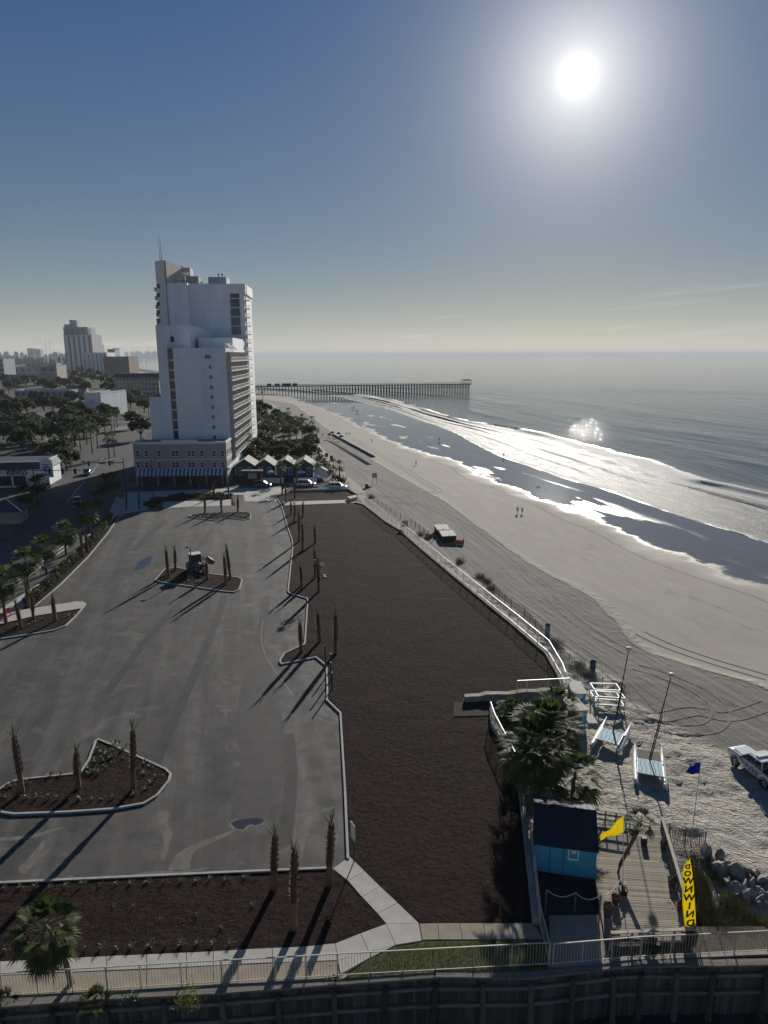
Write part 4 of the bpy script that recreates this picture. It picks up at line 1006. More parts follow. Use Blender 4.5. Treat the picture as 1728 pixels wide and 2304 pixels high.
# flat block with the blue roof and shop name, cut by the left edge
shop = thing('beach_shop', 'dark roofed corner shop with a white fascia at the left edge', 'shop', g(50, 1096), R(8))
mb = MB(); box3(mb, -22, 6.0, 0, 12, 0, 4.6); mb.build('wall', 'white_wall', shop)
mb = MB(); mb.hexa([(-22.3, -.6, 4.6), (6.4, -.6, 4.6), (6.4, 12.4, 4.6), (-22.3, 12.4, 4.6), (-22.3, .6, 6.4), (5.6, .6, 6.4), (5.6, 11.5, 6.4), (-22.3, 11.5, 6.4)]); rf = mb.build('roof', 'dark_roof', shop)
mb = MB(); mb.bar((-22.3, .62, 6.45), (5.6, .62, 6.45), .25, .25); mb.bar((5.6, .62, 6.45), (5.6, 11.5, 6.45), .25, .25); mb.build('roof_trim', 'white_trim', rf)
for a in ((-5.4, -2.3), (-1.9, 1.2), (-9.5, -6.0)):
    mb = MB(); box3(mb, a[0], a[1], -.08, .1, .4, 3.0); w_ = mb.build('shop_window', 'window_glass', shop); mb = MB(); box3(mb, a[0] - .1, a[1] + .1, -.14, .0, 3.0, 3.15); box3(mb, a[0] - .1, a[0], -.14, .0, .3, 3.0); box3(mb, a[1], a[1] + .1, -.14, .0, .3, 3.0); mb.build('window_frame', 'white_trim', w_)
mb = MB(); box3(mb, -9.5, -6.0, -.16, -.09, 2.0, 3.0); mb.build('red_banner', 'rust_red', shop)
put('lettering', text_mesh('KINGS', 1.75, .04, bold=.03), shop, (-.8, -.12, 3.82), rot=(R(90), 0, 0))
# tall pole sign in front of it
sg = thing('pole_sign', 'tall round-topped white pole sign in front of the corner shop', 'sign', g(110, 1100), R(4))
mb = MB(); box3(mb, -.35, .35, -.2, .2, 0, 3.2); mb.build('post', 'white_wall', sg)
mb = MB(); prof = [(-1.45, 3.0), (1.45, 3.0)] + [(1.45 * math.cos(a), 6.6 + 1.3 * math.sin(a)) for a in np.linspace(0, math.pi, 12)]
n_ = len(prof); mb.loft([[(x, -.25, z_) for x, z_ in prof], [(x, .25, z_) for x, z_ in prof]]); mb.build('sign_face', 'white_wall', sg)
put('lettering', text_mesh('KINGS', .95, .02, bold=.015), sg, (0, -.27, 3.75), rot=(R(90), 0, 0))
mb = MB()
for i, (w_, z_) in enumerate(((.95, 6.25), (.7, 5.85), (.98, 5.5))): box3(mb, -w_, w_, -.275, -.26, z_ - .09, z_ + .09)
box3(mb, -.9, -.3, -.275, -.26, 4.95, 5.25); box3(mb, -.35, .05, -.276, -.26, 4.5, 5.3); box3(mb, -.3, 1.2, -.274, -.26, 4.5, 4.6); mb.build('small_print', 'black_paint', sg)
# little hip-roofed kiosk at the left edge by the street
ks = thing('ticket_booth', 'small hip-roofed booth with white roof edges at the left edge', 'kiosk', g(8, 1180), R(10))
mb = MB(); box3(mb, -3.2, 3.2, 0, 5, 0, 2.6); mb.build('wall', 'house_wall', ks)
mb = MB(); mb.hexa([(-4, -.8, 2.6), (4, -.8, 2.6), (4, 5.8, 2.6), (-4, 5.8, 2.6), (-.4, 2.3, 4.6), (.4, 2.3, 4.6), (.4, 2.7, 4.6), (-.4, 2.7, 4.6)]); rf = mb.build('roof', 'dark_roof', ks)
mb = MB()
for s in (-1, 1): mb.bar((s * 4, -.8, 2.66), (s * .4, 2.3, 4.66), .18)
mb.build('roof_hip', 'white_trim', rf)
# beach bungalows with cream gables
for i, (px, wd, lb) in enumerate(((552, 5.0, 'leftmost of the cream roofed teal beach bungalows beside the podium'), (597, 4.6, 'cream roofed teal bungalow second from the podium'), (643, 5.0, 'cream roofed teal bungalow third from the podium'), (685, 4.8, 'rightmost cream roofed teal bungalow by the beach'))):
    p = g(px, 1076); o = gable_house('beach_bungalow', lb, px, 1076, wd, 7.5, 3.6, 1.6, 'teal_wall', 'cream_shingle', R(3), 'y'); o['group'] = 'beach bungalows'
    for s in (-1, 1):
        mb = MB(); box3(mb, s * wd * .27 - .55, s * wd * .27 + .55, -.08, .06, .9, 3.0); w_ = mb.build('window', 'white_trim', o)
        mb = MB()
        for d_ in (-.25, .25): box3(mb, s * wd * .27 + d_ - .2, s * wd * .27 + d_ + .2, -.11, -.07, 1.05, 2.85)
        mb.build('pane', 'window_glass', w_)
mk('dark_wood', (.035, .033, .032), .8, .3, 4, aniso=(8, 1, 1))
dk = thing('bungalow_deck', 'dark raised deck running in front of the beach bungalows', 'deck', g(620, 1082), R(3))
mb = MB(); box3(mb, -10, 11, -2.4, 0, 0, .9); mb.build('platform', 'dark_wood', dk)
mb = MB()
for i in range(22): box3(mb, -9.9 + i, -9.82 + i, -2.38, -2.3, .9, 1.9)
box3(mb, -10, 11, -2.4, -2.3, 1.85, 1.95); mb.build('railing', 'dark_wood', dk)
mb = MB()
for i in range(5): mb.bar((11 + i * .0, -.2 - i * .45, 1.6), (13.4, -.2 - i * .45, .3), .12, .12)
mb.bar((11, -2.3, 1.9), (13.6, -2.3, .7), .12); mb.bar((11, 0, 1.9), (13.6, 0, .7), .12); mb.build('stair_rail', 'white_trim', dk)
for i, px in enumerate((615, 680)):
    p = g(px, 1079); o = thing('patio_umbrella', 'pale oval patio umbrella on the dark deck, ' + ('left' if i == 0 else 'right') + ' of the two', 'umbrella', (p.x, p.y - 2.4, .9), 0, 'patio umbrellas')
    mb = MB(); mb.tube([(0, 0, 0), (0, 0, 1.7)], .04, 6); mb.build('pole', 'metal_dark', o)
    mb = MB(); mb.lathe([(0, 2.0), (.7, 1.85), (1.3, 1.5), (1.28, 1.45), (0, 1.8)], 12); mb.build('canopy', 'white_trim', o)
# hoarding with picture and white fence panels
hb_ = thing('billboard', 'pale picture board standing before the leftmost beach bungalow', 'sign', g(569, 1090))
mb = MB(); box3(mb, -2.2, 2.2, 0, .2, 0, 3.4); mb.build('frame', 'dark_wood', hb_); mb = MB(); box3(mb, -1.15, 1.1, -.06, 0, 1.5, 3.1); mb.build('picture', 'tan_stucco', hb_)
mb = MB(); box3(mb, -2.9, 2.6, -.5, 1.6, 3.4, 3.7); mb.build('canopy_roof', 'brown_shingle', hb_)
def panel_fence(label, pxa, pxb, py, n, h=1.5, mat='white_wall'):
    A, B = g(pxa, py), g(pxb, py); o = thing('panel_fence', label, 'fence', A, math.atan2(B.y - A.y, B.x - A.x), 'white panel fences'); L = (B - A).length
    for i in range(n):
        mb = MB(); box3(mb, L * i / n + .06, L * (i + 1) / n - .06, 0, .06, .12, h); mb.build('panel', mat, o)
    for i in range(n + 1):
        mb = MB(); box3(mb, L * i / n - .06, L * i / n + .06, -.03, .09, 0, h + .1); mb.build('post', 'white_trim', o)
panel_fence('white panel fence behind the dark car', 554, 638, 1088, 5); panel_fence('white panel fence behind the silver car', 662, 712, 1088, 4)
# small beach access hut seen right of the bungalows
hs = gable_house('changing_hut', 'tiny cream roofed white hut by the sand fence', 722, 1078, 3.2, 3, 2.2, 1.0, 'white_wall', 'cream_shingle', R(8), 'y'); hs['category'] = 'hut'
# ------------------------------------------------------------------ vegetation
leafmat('palm_leaf', (.036, .058, .016), (.105, .125, .036), .6, .45)
leafmat('tree_leaf', (.042, .060, .030), (.095, .112, .055), .55, .4)
leafmat('shrub_leaf', (.040, .058, .024), (.085, .105, .045), .5, .3)
leafmat('spiky_leaf', (.07, .095, .05), (.18, .22, .13), .5, .2)
leafmat('yellow_leaf', (.12, .15, .02), (.26, .28, .05), .5, .4)
leafmat('dune_grass_blade', (.05, .055, .022), (.13, .12, .055), .6, .3)
leafmat('lawn_blade', (.085, .11, .025), (.19, .20, .06), .6, .4)
leafmat('dry_frond', (.13, .095, .05), (.22, .17, .09), .8, .1)
mk('palm_trunk', (.14, .105, .075), .95, .3, 5, bump=.6, bs=14, aniso=(1, 1, 3))
mk('palm_boots', (.13, .095, .07), .95, .45, 6, bump=.4, bs=14)
mk('bare_trunk', (.20, .115, .06), .9, .3, 4, bump=.4, bs=10)
mk('bark', (.075, .06, .048), .95, .3, 3, bump=.5, bs=8)

def fan(mb, base, az, elv, L, segs, rnd, fold=.35, droop=.35, spread=1.25, width=.055):
    """one fan frond: arched petiole then a fan of folded, drooping segments"""
    d = Vector((math.cos(az) * math.cos(elv), math.sin(az) * math.cos(elv), math.sin(elv)))
    side = Vector((-math.sin(az), math.cos(az), 0)); up = side.cross(d) * -1
    if up.z < 0 and elv < R(80): up = -up
    p0 = Vector(base); p1 = p0 + d * L * .32; p2 = p0 + d * L * .58 - Vector((0, 0, droop * L * .12))
    w = .022
    mb.quad(p0 - side * w, p0 + side * w, p1 + side * w, p1 - side * w); mb.quad(p1 - side * w, p1 + side * w, p2 + side * w * .7, p2 - side * w * .7)
    dd = (p2 - p1).normalized()
    nn = side.cross(dd); 
    for k in range(segs):
        a = (k / (segs - 1) * 2 - 1) * spread
        a += rnd.uniform(-.04, .04)
        sd = (dd * math.cos(a) + side * math.sin(a))
        sd = (sd + nn * (-abs(math.sin(a)) * fold) * (1 if nn.z < 0 else -1)).normalized()
        l = L * (.62 - .14 * abs(a) / spread) * rnd.uniform(.88, 1.06)
        ws = sd.cross(nn).normalized() * width * L * .6
        m = p2 + sd * l * .55 - Vector((0, 0, droop * l * .10)); e = p2 + sd * l - Vector((0, 0, droop * l * rnd.uniform(.35, .65)))
        mb.quad(p2 - ws * .35, p2 + ws * .35, m + ws, m - ws); mb.tri(m - ws, m + ws, e)
def crown_mesh(name, n, L, seed, segs, lo=-.9, hi=1.45, mat='palm_leaf'):
    rnd = random.Random(seed); mb = MB()
    for i in range(n):
        f_ = (i + .5) / n; elv = hi + (lo - hi) * f_ ** .9 + rnd.uniform(-.12, .12); az = i * 2.399 + rnd.uniform(-.25, .25)
        b = (math.cos(az) * .08, math.sin(az) * .08, (1 - f_) * .25)
        fan(mb, b, az, elv, L * rnd.uniform(.85, 1.08) * (1 - .15 * abs(elv) / 1.5), segs, rnd, droop=.25 + .5 * f_)
    return mb.mesh(name, mat, fix=False)
def trunk_mesh(name, h, r0, r1, bend=(0, 0), n=8, seed=0, mat='palm_trunk', rings=9):
    mb = MB(); rnd = random.Random(seed); path = []; rad = []
    for i in range(rings):
        f_ = i / (rings - 1); path.append((bend[0] * f_ * f_, bend[1] * f_ * f_, h * f_)); rad.append((r0 * (1 - f_) + r1 * f_) * rnd.uniform(.94, 1.06) * (1.18 if i == 0 else 1))
    mb.tube(path, rad, n); return mb.mesh(name, mat, smooth=True)
CROWN = [crown_mesh('crown', 46, 1.75, s, 12) for s in (1, 2, 3)]
CROWN_S = [crown_mesh('crown', 28, 1.6, s, 9) for s in (4, 5)]
TRUNK1 = [trunk_mesh('trunk', 1.0, .20, .15, (.06 * s, .03), 8, s) for s in (-1, 0, 1)]
def palm(p, h, label, group, k=0, cs=1.0, rz=None, small=False, name='palm_tree'):
    o = thing(name, label, 'palm', p, rz if rz is not None else k * 1.7, group)
    tm = TRUNK1[k % 3]; put('trunk', tm, o, scale=(1, 1, h))
    b = (.06 * ((k % 3) - 1), .03)
    cm = (CROWN_S if small else CROWN)[k % (2 if small else 3)]
    put('crown', cm, o, (b[0], b[1], h - .05), rz=k * 2.1, scale=cs)
    return o
# --- bare, newly planted palms: smooth foot, shaggy boots above, a tied tuft of fronds
def bare_palm_meshes(seed, boots=True):
    rnd = random.Random(seed)
    t_ = MB(); path = []; rad = []
    for i in range(9):
        f_ = i / 8; path.append((.05 * math.sin(f_ * 3 + seed), .04 * f_, f_)); rad.append((.205 - .04 * f_) * rnd.uniform(.95, 1.05) * (1.12 if i == 0 else 1) * (1 - .45 * max(0, f_ - .85) / .15))
    t_.tube(path, rad, 10); tm = t_.mesh('trunk', 'bare_trunk', smooth=True)
    b_ = MB(); rows_ = 13; z0 = .36
    for i in range(rows_):
        f_ = z0 + (1 - z0) * i / rows_
        r = (.205 - .04 * f_) * (1.0 if f_ < .9 else 1 - (f_ - .9) * 4)
        cx_, cy_ = .05 * math.sin(f_ * 3 + seed), .04 * f_
        for j in range(6):
            a = j * 2 * math.pi / 6 + (i % 2) * math.pi / 6 + rnd.uniform(-.12, .12)
            c, s = math.cos(a), math.sin(a); w = .10; l = .058; out = rnd.uniform(.09, .15) * (1 if f_ < .85 else .6)
            p = Vector((cx_ + c * r * .93, cy_ + s * r * .93, f_)); sd = Vector((-s, c, 0))
            q = Vector((cx_ + c * (r + out), cy_ + s * (r + out), f_ + l))
            b_.quad(p - sd * w, p + sd * w, q + sd * w * .55, q - sd * w * .55); b_.quad(q - sd * w * .55, q + sd * w * .55, p + sd * w + Vector((0, 0, l * .55)), p - sd * w + Vector((0, 0, l * .55)))
    bm_ = b_.mesh('leaf_bases', 'palm_boots', fix=False)
    f = MB()
    for i in range(8):
        az = i * 2.4 + rnd.uniform(-.3, .3); ti = rnd.uniform(.05, .5); d = Vector((math.cos(az) * math.sin(ti), math.sin(az) * math.sin(ti), math.cos(ti))); L = rnd.uniform(.8, 1.5); sd = Vector((-math.sin(az), math.cos(az), 0)); wv_ = .045
        p = Vector((.05 * math.sin(3 + seed), .04, -.12)); m = p + d * L * .55; wv_ = .03; e = p + d * L + Vector((math.cos(az), math.sin(az), 0)) * .12
        f.quad(p - sd * wv_ * .4, p + sd * wv_ * .4, m + sd * wv_, m - sd * wv_); f.tri(m - sd * wv_, m + sd * wv_, e); n2 = sd.cross(d) * wv_
        f.quad(p - n2 * .4, p + n2 * .4, m + n2, m - n2); f.tri(m - n2, m + n2, e)
    fm = f.mesh('frond_tuft', 'palm_leaf', fix=False)
    return tm, bm_, fm
BARE = [bare_palm_meshes(s) for s in (1, 2, 3)]
def bare_palm(bx, by, tx, ty, label, k=0, th=1.0, z=.08):
    """foot and trunk-top measured in the photo"""
    p = g(bx, by, z); h = max(1.5, hgt(p, ty) - z)
    # lean from the top's sideways offset
    q = at_y(tx, ty, p.y); ln = math.atan2(q.x - p.x, h)
    o = thing('bare_palm', label, 'palm', p, 0, 'newly planted bare palms'); o.rotation_euler = (0, max(-.09, min(.09, ln)), 0)
    tm, bm_, fm = BARE[k % 3]
    put('trunk', tm, o, scale=(th, th, h), rz=k); put('leaf_bases', bm_, o, scale=(th, th, h), rz=k); put('frond_tuft', fm, o, (0, 0, h), rz=k)
    return o
i3 = lambda x, y: (x / 3.95, 1600 + y / 3.95); z8 = lambda x, y: (280 + x / 3.95, 1080 + y / 3.95); zw = lambda x, y: (480 + x / 3.318, 1780 + y / 3.318); z3 = lambda x, y: (600 + x / 4.424, 1060 + y / 4.424); z7 = lambda x, y: (x / 5.027, 1200 + y / 5.027)
bp = [
 (i3(190, 725), i3(125, 235), 'leaning bare palm at the left end of the near left island'), (i3(690, 690), i3(690, 365), 'short bare palm in the middle of the near left island'), (i3(1185, 700), i3(1182, 180), 'tall bare palm at the right of the near left island'),
 (zw(462, 725), zw(455, 340), 'bare palm left in the front bed, by the car park kerb'), (zw(605, 1025), zw(595, 465), 'tallest bare palm, nearest in the front bed'), (zw(862, 705), zw(875, 255), 'bare palm beside the diagonal walkway'),
 (z8(713, 295), z8(713, 165), 'left bare palm of three on the far island'), (z8(862, 290), z8(857, 130), 'middle bare palm of three on the far island'), (z8(1008, 285), z8(1008, 165), 'right bare palm of three on the far island'),
 (z8(395, 865), z8(368, 625), 'front left bare palm on the middle island'), (z8(455, 800), z8(443, 625), 'rear left bare palm on the middle island'), (z8(735, 885), z8(722, 735), 'bare palm in front of the loader on the middle island'), (z8(900, 930), z8(885, 690), 'front right bare palm on the middle island'), (z8(940, 880), z8(910, 610), 'rear right bare palm on the middle island'),
 (z3(345, 1800), z3(332, 1520), 'bare palm on the kerbed nose jutting into the car park'), (z3(530, 1695), z3(505, 1420), 'thin bare palm on the mulch behind the kerbed nose'), (z3(690, 1815), z3(678, 1440), 'bare palm on the mulch right of the kerbed nose'),
 (z3(350, 1140), z3(328, 950), 'bare palm on the mulch left of the one with green fronds'), (z3(480, 1060), z3(473, 800), 'bare palm just behind the one with green fronds'), (z3(515, 1200), z3(512, 920), 'bare palm with a tuft of green fronds on the mulch'), (z3(485, 715), z3(475, 570), 'bare palm with a pale cut top on the mulch'),
 (z3(325, 700), z3(318, 410), 'front bare palm of the far cluster on the mulch'), (z3(360, 790), z3(350, 530), 'nearest bare palm of the far cluster on the mulch'), (z3(275, 500), z3(275, 345), 'middle bare palm of the far cluster on the mulch'), (z3(240, 430), z3(238, 315), 'left bare palm of the far cluster on the mulch'), (z3(355, 465), z3(365, 325), 'right bare palm of the far cluster on the mulch'),
 (z3(190, 305), z3(190, 175), 'left bare palm in the small far bed'), (z3(280, 270), z3(278, 130), 'right bare palm in the small far bed'), (z3(155, 235), z3(158, 120), 'bare palm at the corner of the small far bed'), 
 (z7(320, 830), z7(285, 560), 'bare palm at the lower end of the kerbside strip'), (z7(380, 965), z7(355, 720), 'middle bare palm on the tongue bed'), (z7(240, 1070), z7(175, 800), 'left bare palm on the tongue bed'), (z7(630, 990), z7(595, 735), 'right bare palm on the tongue bed'),
 (z7(945, 270), z7(905, 0), 'near bare palm in the kerbside strip by the railing'), (z7(995, 210), z7(968, 10), 'second bare palm in the kerbside strip by the railing'), (z7(1045, 110), z7(1030, -90), 'third bare palm in the kerbside strip by the railing'),
 (z8(20, 270), z8(15, 130), 'bare palm at the far left corner of the car park'), (z8(130, 265), z8(127, 140), 'bare palm by the far left pavement corner'), (z8(795, 150), z8(795, 40), 'left bare palm in the hedge bed before the podium'), (z8(925, 130), z8(920, 20), 'right bare palm in the hedge bed before the podium'), (z8(660, 110), z8(660, 20), 'bare palm standing in the podium shadow'),
]
for k, (a, b, lb) in enumerate(bp):
    o = bare_palm(a[0], a[1], b[0], b[1], lb, k, 1.0 if k < 20 else .95)
    if 'green fronds on' in lb: put('crown', CROWN_S[0], o, (0, 0, hgt(g(*a), b[1])), scale=.55)
# slim bollards where the kerb bends
for i, (x, y, t_) in enumerate(((585, 1935, 1740), (640, 1990, 1825), (640, 2090, 1910), (650, 2180, 2010))):
    p = g(*z3(x, y)); h = hgt(p, z3(x, t_)[1]); o = thing('lit_bollard', '%s slim pale-capped dark post from the far end by the kerb bend' % ('first', 'second', 'third', 'fourth')[i], 'bollard', p, 0, 'slim kerbside posts')
    mb = MB(); mb.tube([(0, 0, 0), (0, 0, h)], .075, 8); mb.build('post', 'metal_dark', o); mb = MB(); mb.lathe([(.09, h), (.09, h + .1), (0, h + .14)], 8); mb.build('cap', 'white_trim', o)

# --- street palms along the railing and further up the street
sp = [((60 + 0, 1320), (40, 1235), 'street palm nearest the left edge beside the railing'), ((65, 1328), (58, 1255), None)]
for k, (b, t_, lb) in enumerate((
    ((14, 1403), (5, 1310), 'street palm cut by the left edge beside the railing'), (z7(325, 640), z7(300, 310), 'second street palm from the left edge by the railing'), (z7(528, 460), z7(495, 150), 'third street palm from the left edge by the railing'), (z7(750, 245), z7(715, -10), 'fourth street palm from the left edge by the railing'),
    ((198, 1197), (193, 1155), 'fifth street palm along the railing, with bright leaves'), ((220, 1172), (216, 1120), 'sixth street palm along the railing beside the street'), ((243, 1146), (238, 1085), 'palm by the kerb before the podium'), ((258, 1125), (252, 1080), 'rear palm by the kerb before the podium'),
    ((60, 1154), (55, 1110), 'shaded palm on the far pavement left of the street'), ((85, 1133), (82, 1090), 'left one of two shaded palms under the pole sign'), ((93, 1128), (90, 1085), 'right one of two shaded palms under the pole sign'))):
    p = g(b[0], b[1], .05); h = max(3.0, hgt(p, t_[1]) - .2); palm(p, h, lb, 'street palms', k, 1.35)
pal2 = [(208, 1020, 965), (220, 1010, 960), (238, 990, 945), (246, 1030, 985), (258, 1028, 985), (252, 970, 930), (258, 968, 928), (264, 962, 930), (182, 1015, 955), (196, 1000, 945), (165, 1020, 962), (148, 1030, 970), (172, 990, 940), (300, 905, 870), (318, 918, 880), (335, 935, 895), (150, 1005, 960)]
for k, (x, yb, yt) in enumerate(pal2):
    p = g(x, yb); palm(p, max(4, hgt(p, yt)), 'dark palm in the row along the upper street', 'palms along the upper street', k, 1.25, small=True)
# palms and shrubs between the tower and the beach
rnd = random.Random(11)
pal3 = [(560, 1040, 985), (640, 1005, 950), (622, 1010, 955), (655, 1008, 955), (668, 1000, 945), (690, 1010, 950), (703, 1000, 945), (610, 1000, 950), (680, 990, 940), (715, 1075, 1040), (750, 1075, 1045), (764, 1080, 1048), (668, 1092, 1040), (632, 1088, 1050), (600, 985, 940), (650, 975, 925), (580, 975, 930), (635, 985, 935), (565, 985, 935), (592, 915, 880), (575, 915, 885), (700, 1030, 985)]
for k, (x, yb, yt) in enumerate(pal3):
    p = g(x, yb); near = yb > 1070
    palm(p, max(3.5, hgt(p, yt)), 'slim palm before the beach bungalows' if near else 'palm in the grove between the tower and the beach', 'palms by the bungalows' if near else 'palms of the beach grove', k, 1.15, small=True)

def tree_meshes(seed, n=1500, rx=3.6, rz=2.5, h=2.6, ls=.46, mat='tree_leaf'):
    rnd = random.Random(seed); mb = MB()
    cl = []
    for i in range(16):
        a = rnd.uniform(0, 6.28); b = rnd.uniform(-.35, 1.3); r = rnd.uniform(.45, .95)
        cl.append((Vector((math.cos(a) * math.cos(b) * rx * r, math.sin(a) * math.cos(b) * rx * r, h + rz * .6 + math.sin(b) * rz * r)), rnd.uniform(.6, 1.25) * rx * .33))
    for i in range(n):
        c, r = cl[rnd.randrange(len(cl))]
        d = Vector((rnd.gauss(0, 1), rnd.gauss(0, 1), rnd.gauss(0, 1))).normalized() * r * rnd.uniform(.55, 1.08)
        p = c + d; s = ls * rnd.uniform(.6, 1.3)
        u = Vector((rnd.gauss(0, 1), rnd.gauss(0, 1), rnd.gauss(0, .6))).normalized(); v = u.cross(Vector((rnd.gauss(0, 1), rnd.gauss(0, 1), rnd.gauss(0, 1)))).normalized()
        mb.quad(p - u * s, p + v * s * .55, p + u * s, p - v * s * .55)
    cm = mb.mesh('crown', mat, fix=False)
    mb = MB(); mb.tube([(0, 0, 0), (.1, .05, h * .55), (0, 0, h)], [.28, .22, .16], 7)
    for c, r in cl[:6]: mb.tube([(0, 0, h * .62), tuple(c * .55 + Vector((0, 0, h * .42))), tuple(c)], [.14, .09, .03], 5)
    return cm, mb.mesh('trunk', 'bark')
TREES = [tree_meshes(s) for s in (21, 22, 23)]; BUSH = [tree_meshes(s, 420, 1.3, .9, .25, .17, 'shrub_leaf') for s in (31, 32)]
def tree(p, s, label, group, k, cat='tree', name='oak_tree', src=None):
    o = thing(name, label, cat, p, k * 1.3, group, s); cm, tm = (src or TREES)[k % len(src or TREES)]
    put('trunk', tm, o); put('crown', cm, o); return o
tl = [(8, 985, 1.1), (25, 1000, 1.0), (45, 985, 1.2), (20, 945, 1.3), (52, 1010, .9), (5, 930, 1.2), (35, 925, 1.2), (62, 930, 1.2), (100, 925, 1.3), (120, 920, 1.2), (140, 928, 1.2), (152, 948, 1.0), (165, 955, 1.0), (175, 935, 1.1), (188, 960, .9), (205, 950, .9), (150, 985, 1.1), (170, 1000, 1.2), (190, 985, 1.1), (135, 995, .9), (20, 880, 1.5), (40, 872, 1.6), (60, 868, 1.7), (78, 866, 1.6), (98, 872, 1.5), (115, 880, 1.4), (10, 862, 1.6), (135, 868, 1.5), (150, 872, 1.4), (165, 862, 1.5), (180, 868, 1.4), (150, 845, 1.6), (170, 848, 1.6), (190, 852, 1.5), (210, 858, 1.5), (228, 862, 1.4), (205, 842, 1.6), (185, 838, 1.7), (225, 848, 1.6), (240, 855, 1.5), (250, 868, 1.4), (240, 880, 1.3), (255, 885, 1.3), (262, 898, 1.2), (280, 905, 1.2), (295, 915, 1.2), (240, 900, 1.1), (310, 900, 1.2), (270, 920, 1.0), (325, 925, 1.1), (232, 935, 1.0), (245, 945, 1.0), (222, 975, 1.0), (300, 960, .9), (12, 845, 1.7), (35, 838, 1.8), (140, 838, 1.7), (0, 905, 1.3), (80, 905, 1.2), (160, 905, 1.2), (178, 908, 1.2), (195, 880, 1.3), (125, 960, .9), (95, 985, 1.0), (75, 995, 1.0), (318, 985, 1.0), (110, 1045, .8), (135, 1040, .9), (150, 1055, .8), (128, 1065, .7)]
for k, (x, y, s) in enumerate(tl):
    if y > 935: lb, gr = 'dark round-crowned tree beside the near end of the upper street', 'trees beside the street'
    elif y > 875: lb, gr = 'dark round-crowned tree among the motels left of the tower', 'trees among the motels'
    else: lb, gr = 'distant dark tree below the left skyline', 'distant trees below the skyline'
    p = g(x, y + 4); p.z = -.05
    tree(p, s * (1.3 if y > 935 else 1.12), lb, gr, k)
rb = random.Random(5)
for k, (x, y, s) in enumerate([(570, 1000, 1), (585, 1010, 1.0), (600, 1022, 1), (620, 1030, .9), (555, 1015, 1.0), (645, 1028, .9), (660, 1022, .8), (610, 965, 1.0), (630, 960, 1.0), (590, 955, 1), (575, 940, 1), (620, 945, .9), (600, 930, .9), (582, 925, 1), (640, 955, .9), (655, 965, .9), (665, 975, .9), (675, 965, .8), (685, 985, .8), (612, 985, 1.0), (590, 990, 1), (570, 960, 1.0), (575, 1032, 1.0), (590, 1035, .9), (630, 1042, .9), (560, 1045, .9), (668, 1040, .8), (690, 1035, .9), (700, 1015, .9), (650, 992, 1.0), (700, 985, .8), (628, 972, 1.0)]):
    p = g(x, y); tree(p, s * .95, 'low bushy tree in the grove between the tower and the beach', 'bushy trees of the beach grove', k, name='bushy_tree')
for k, (x, y, s) in enumerate([(715, 1020, 1.2), (720, 1035, 1.1), (735, 1055, 1.1), (742, 1070, 1.0), (758, 1087, 1.3), (770, 1088, .9), (700, 1045, 1.0), (728, 1045, 1.0)]):
    tree(g(x, y, -.2), s, 'grey-green dune bush between the bungalows and the sand', 'dune bushes', k, 'bush', 'dune_bush', BUSH)
# hedge before the podium
for k in range(22):
    f_ = k / 21; x = 330 + 190 * f_; y = 1138 - 20 * math.sin(min(1, f_ * 2.2) * 1.4)
    tree(g(x, y + rb.uniform(-2, 2), .05), rb.uniform(.5, .7), 'low dark shrub in the hedge bed before the podium', 'hedge shrubs', k, 'shrub', 'hedge_shrub', BUSH)
# shrubs in the kerbside strip
kk = xy(Z7([(400, 790), (560, 640), (700, 500), (850, 360), (1000, 205), (1150, 40)]) + [(245, 1182), (258, 1166)], .1)
ks_ = curve([(a, b, 0) for a, b in kk], 8)
for k, p in enumerate(ks_):
    for j in range(1):
        q = Vector((p.x - .8 - j * .9 + rb.uniform(-.15, .15), p.y + rb.uniform(-.2, .2), .07)); tree(q, rb.uniform(.55, .75), 'low grey-green shrub in the kerbside strip by the railing', 'kerbside strip shrubs', k + j, 'shrub', 'strip_shrub', BUSH)

# small spiky bedding plants
def spiky_mesh(seed, n=16, L=.42):
    rnd = random.Random(seed); mb = MB()
    for i in range(n):
        az = i * 2.4 + rnd.uniform(-.3, .3); e = rnd.uniform(.25, 1.3); d = Vector((math.cos(az) * math.cos(e), math.sin(az) * math.cos(e), math.sin(e))); sd = Vector((-math.sin(az), math.cos(az), 0)) * .028
        l = L * rnd.uniform(.7, 1.15); m = d * l * .6; e_ = d * l - Vector((0, 0, l * .22))
        mb.quad(-sd * .6, sd * .6, m + sd, m - sd); mb.tri(m - sd, m + sd, e_)
    return mb.mesh('leaves', 'spiky_leaf', fix=False)
SPIKY = [spiky_mesh(s) for s in (1, 2, 3)]
def spiky(p, s, label, group, k):
    o = put('spiky_plant', SPIKY[k % 3], None, p, k * .9, s); tag(o, label, 'plant', group); return o
for k, (x, y) in enumerate([(x_ + rb.uniform(-12, 12), 770 + 0.0 * x_ + rb.uniform(-15, 15)) for x_ in range(60, 1100, 95)] + [(1200, 735), (1300, 690), (1350, 640), (1400, 580), (1340, 490), (1290, 460), (1230, 520), (1290, 550), (20, 760), (50, 680), (110, 660), (250, 640), (450, 575), (540, 570)]):
    spiky(g(*i3(x, y), .1), rb.uniform(.9, 1.4), 'small pale spiky plant along the rim of the near left island', 'spiky plants round the near left island', k)
for k in range(30):
    f_ = rb.random(); h_ = rb.random(); x = 760 + 130 * (1 - h_) + f_ * (90 + 230 * (1 - abs(h_ - .35))); y = 280 + h_ * 270
    spiky(g(*i3(x, y), .1), rb.uniform(.8, 1.3), 'small spiky plant massed in the upper corner of the near left island', 'spiky plants massed in the near left island', k)
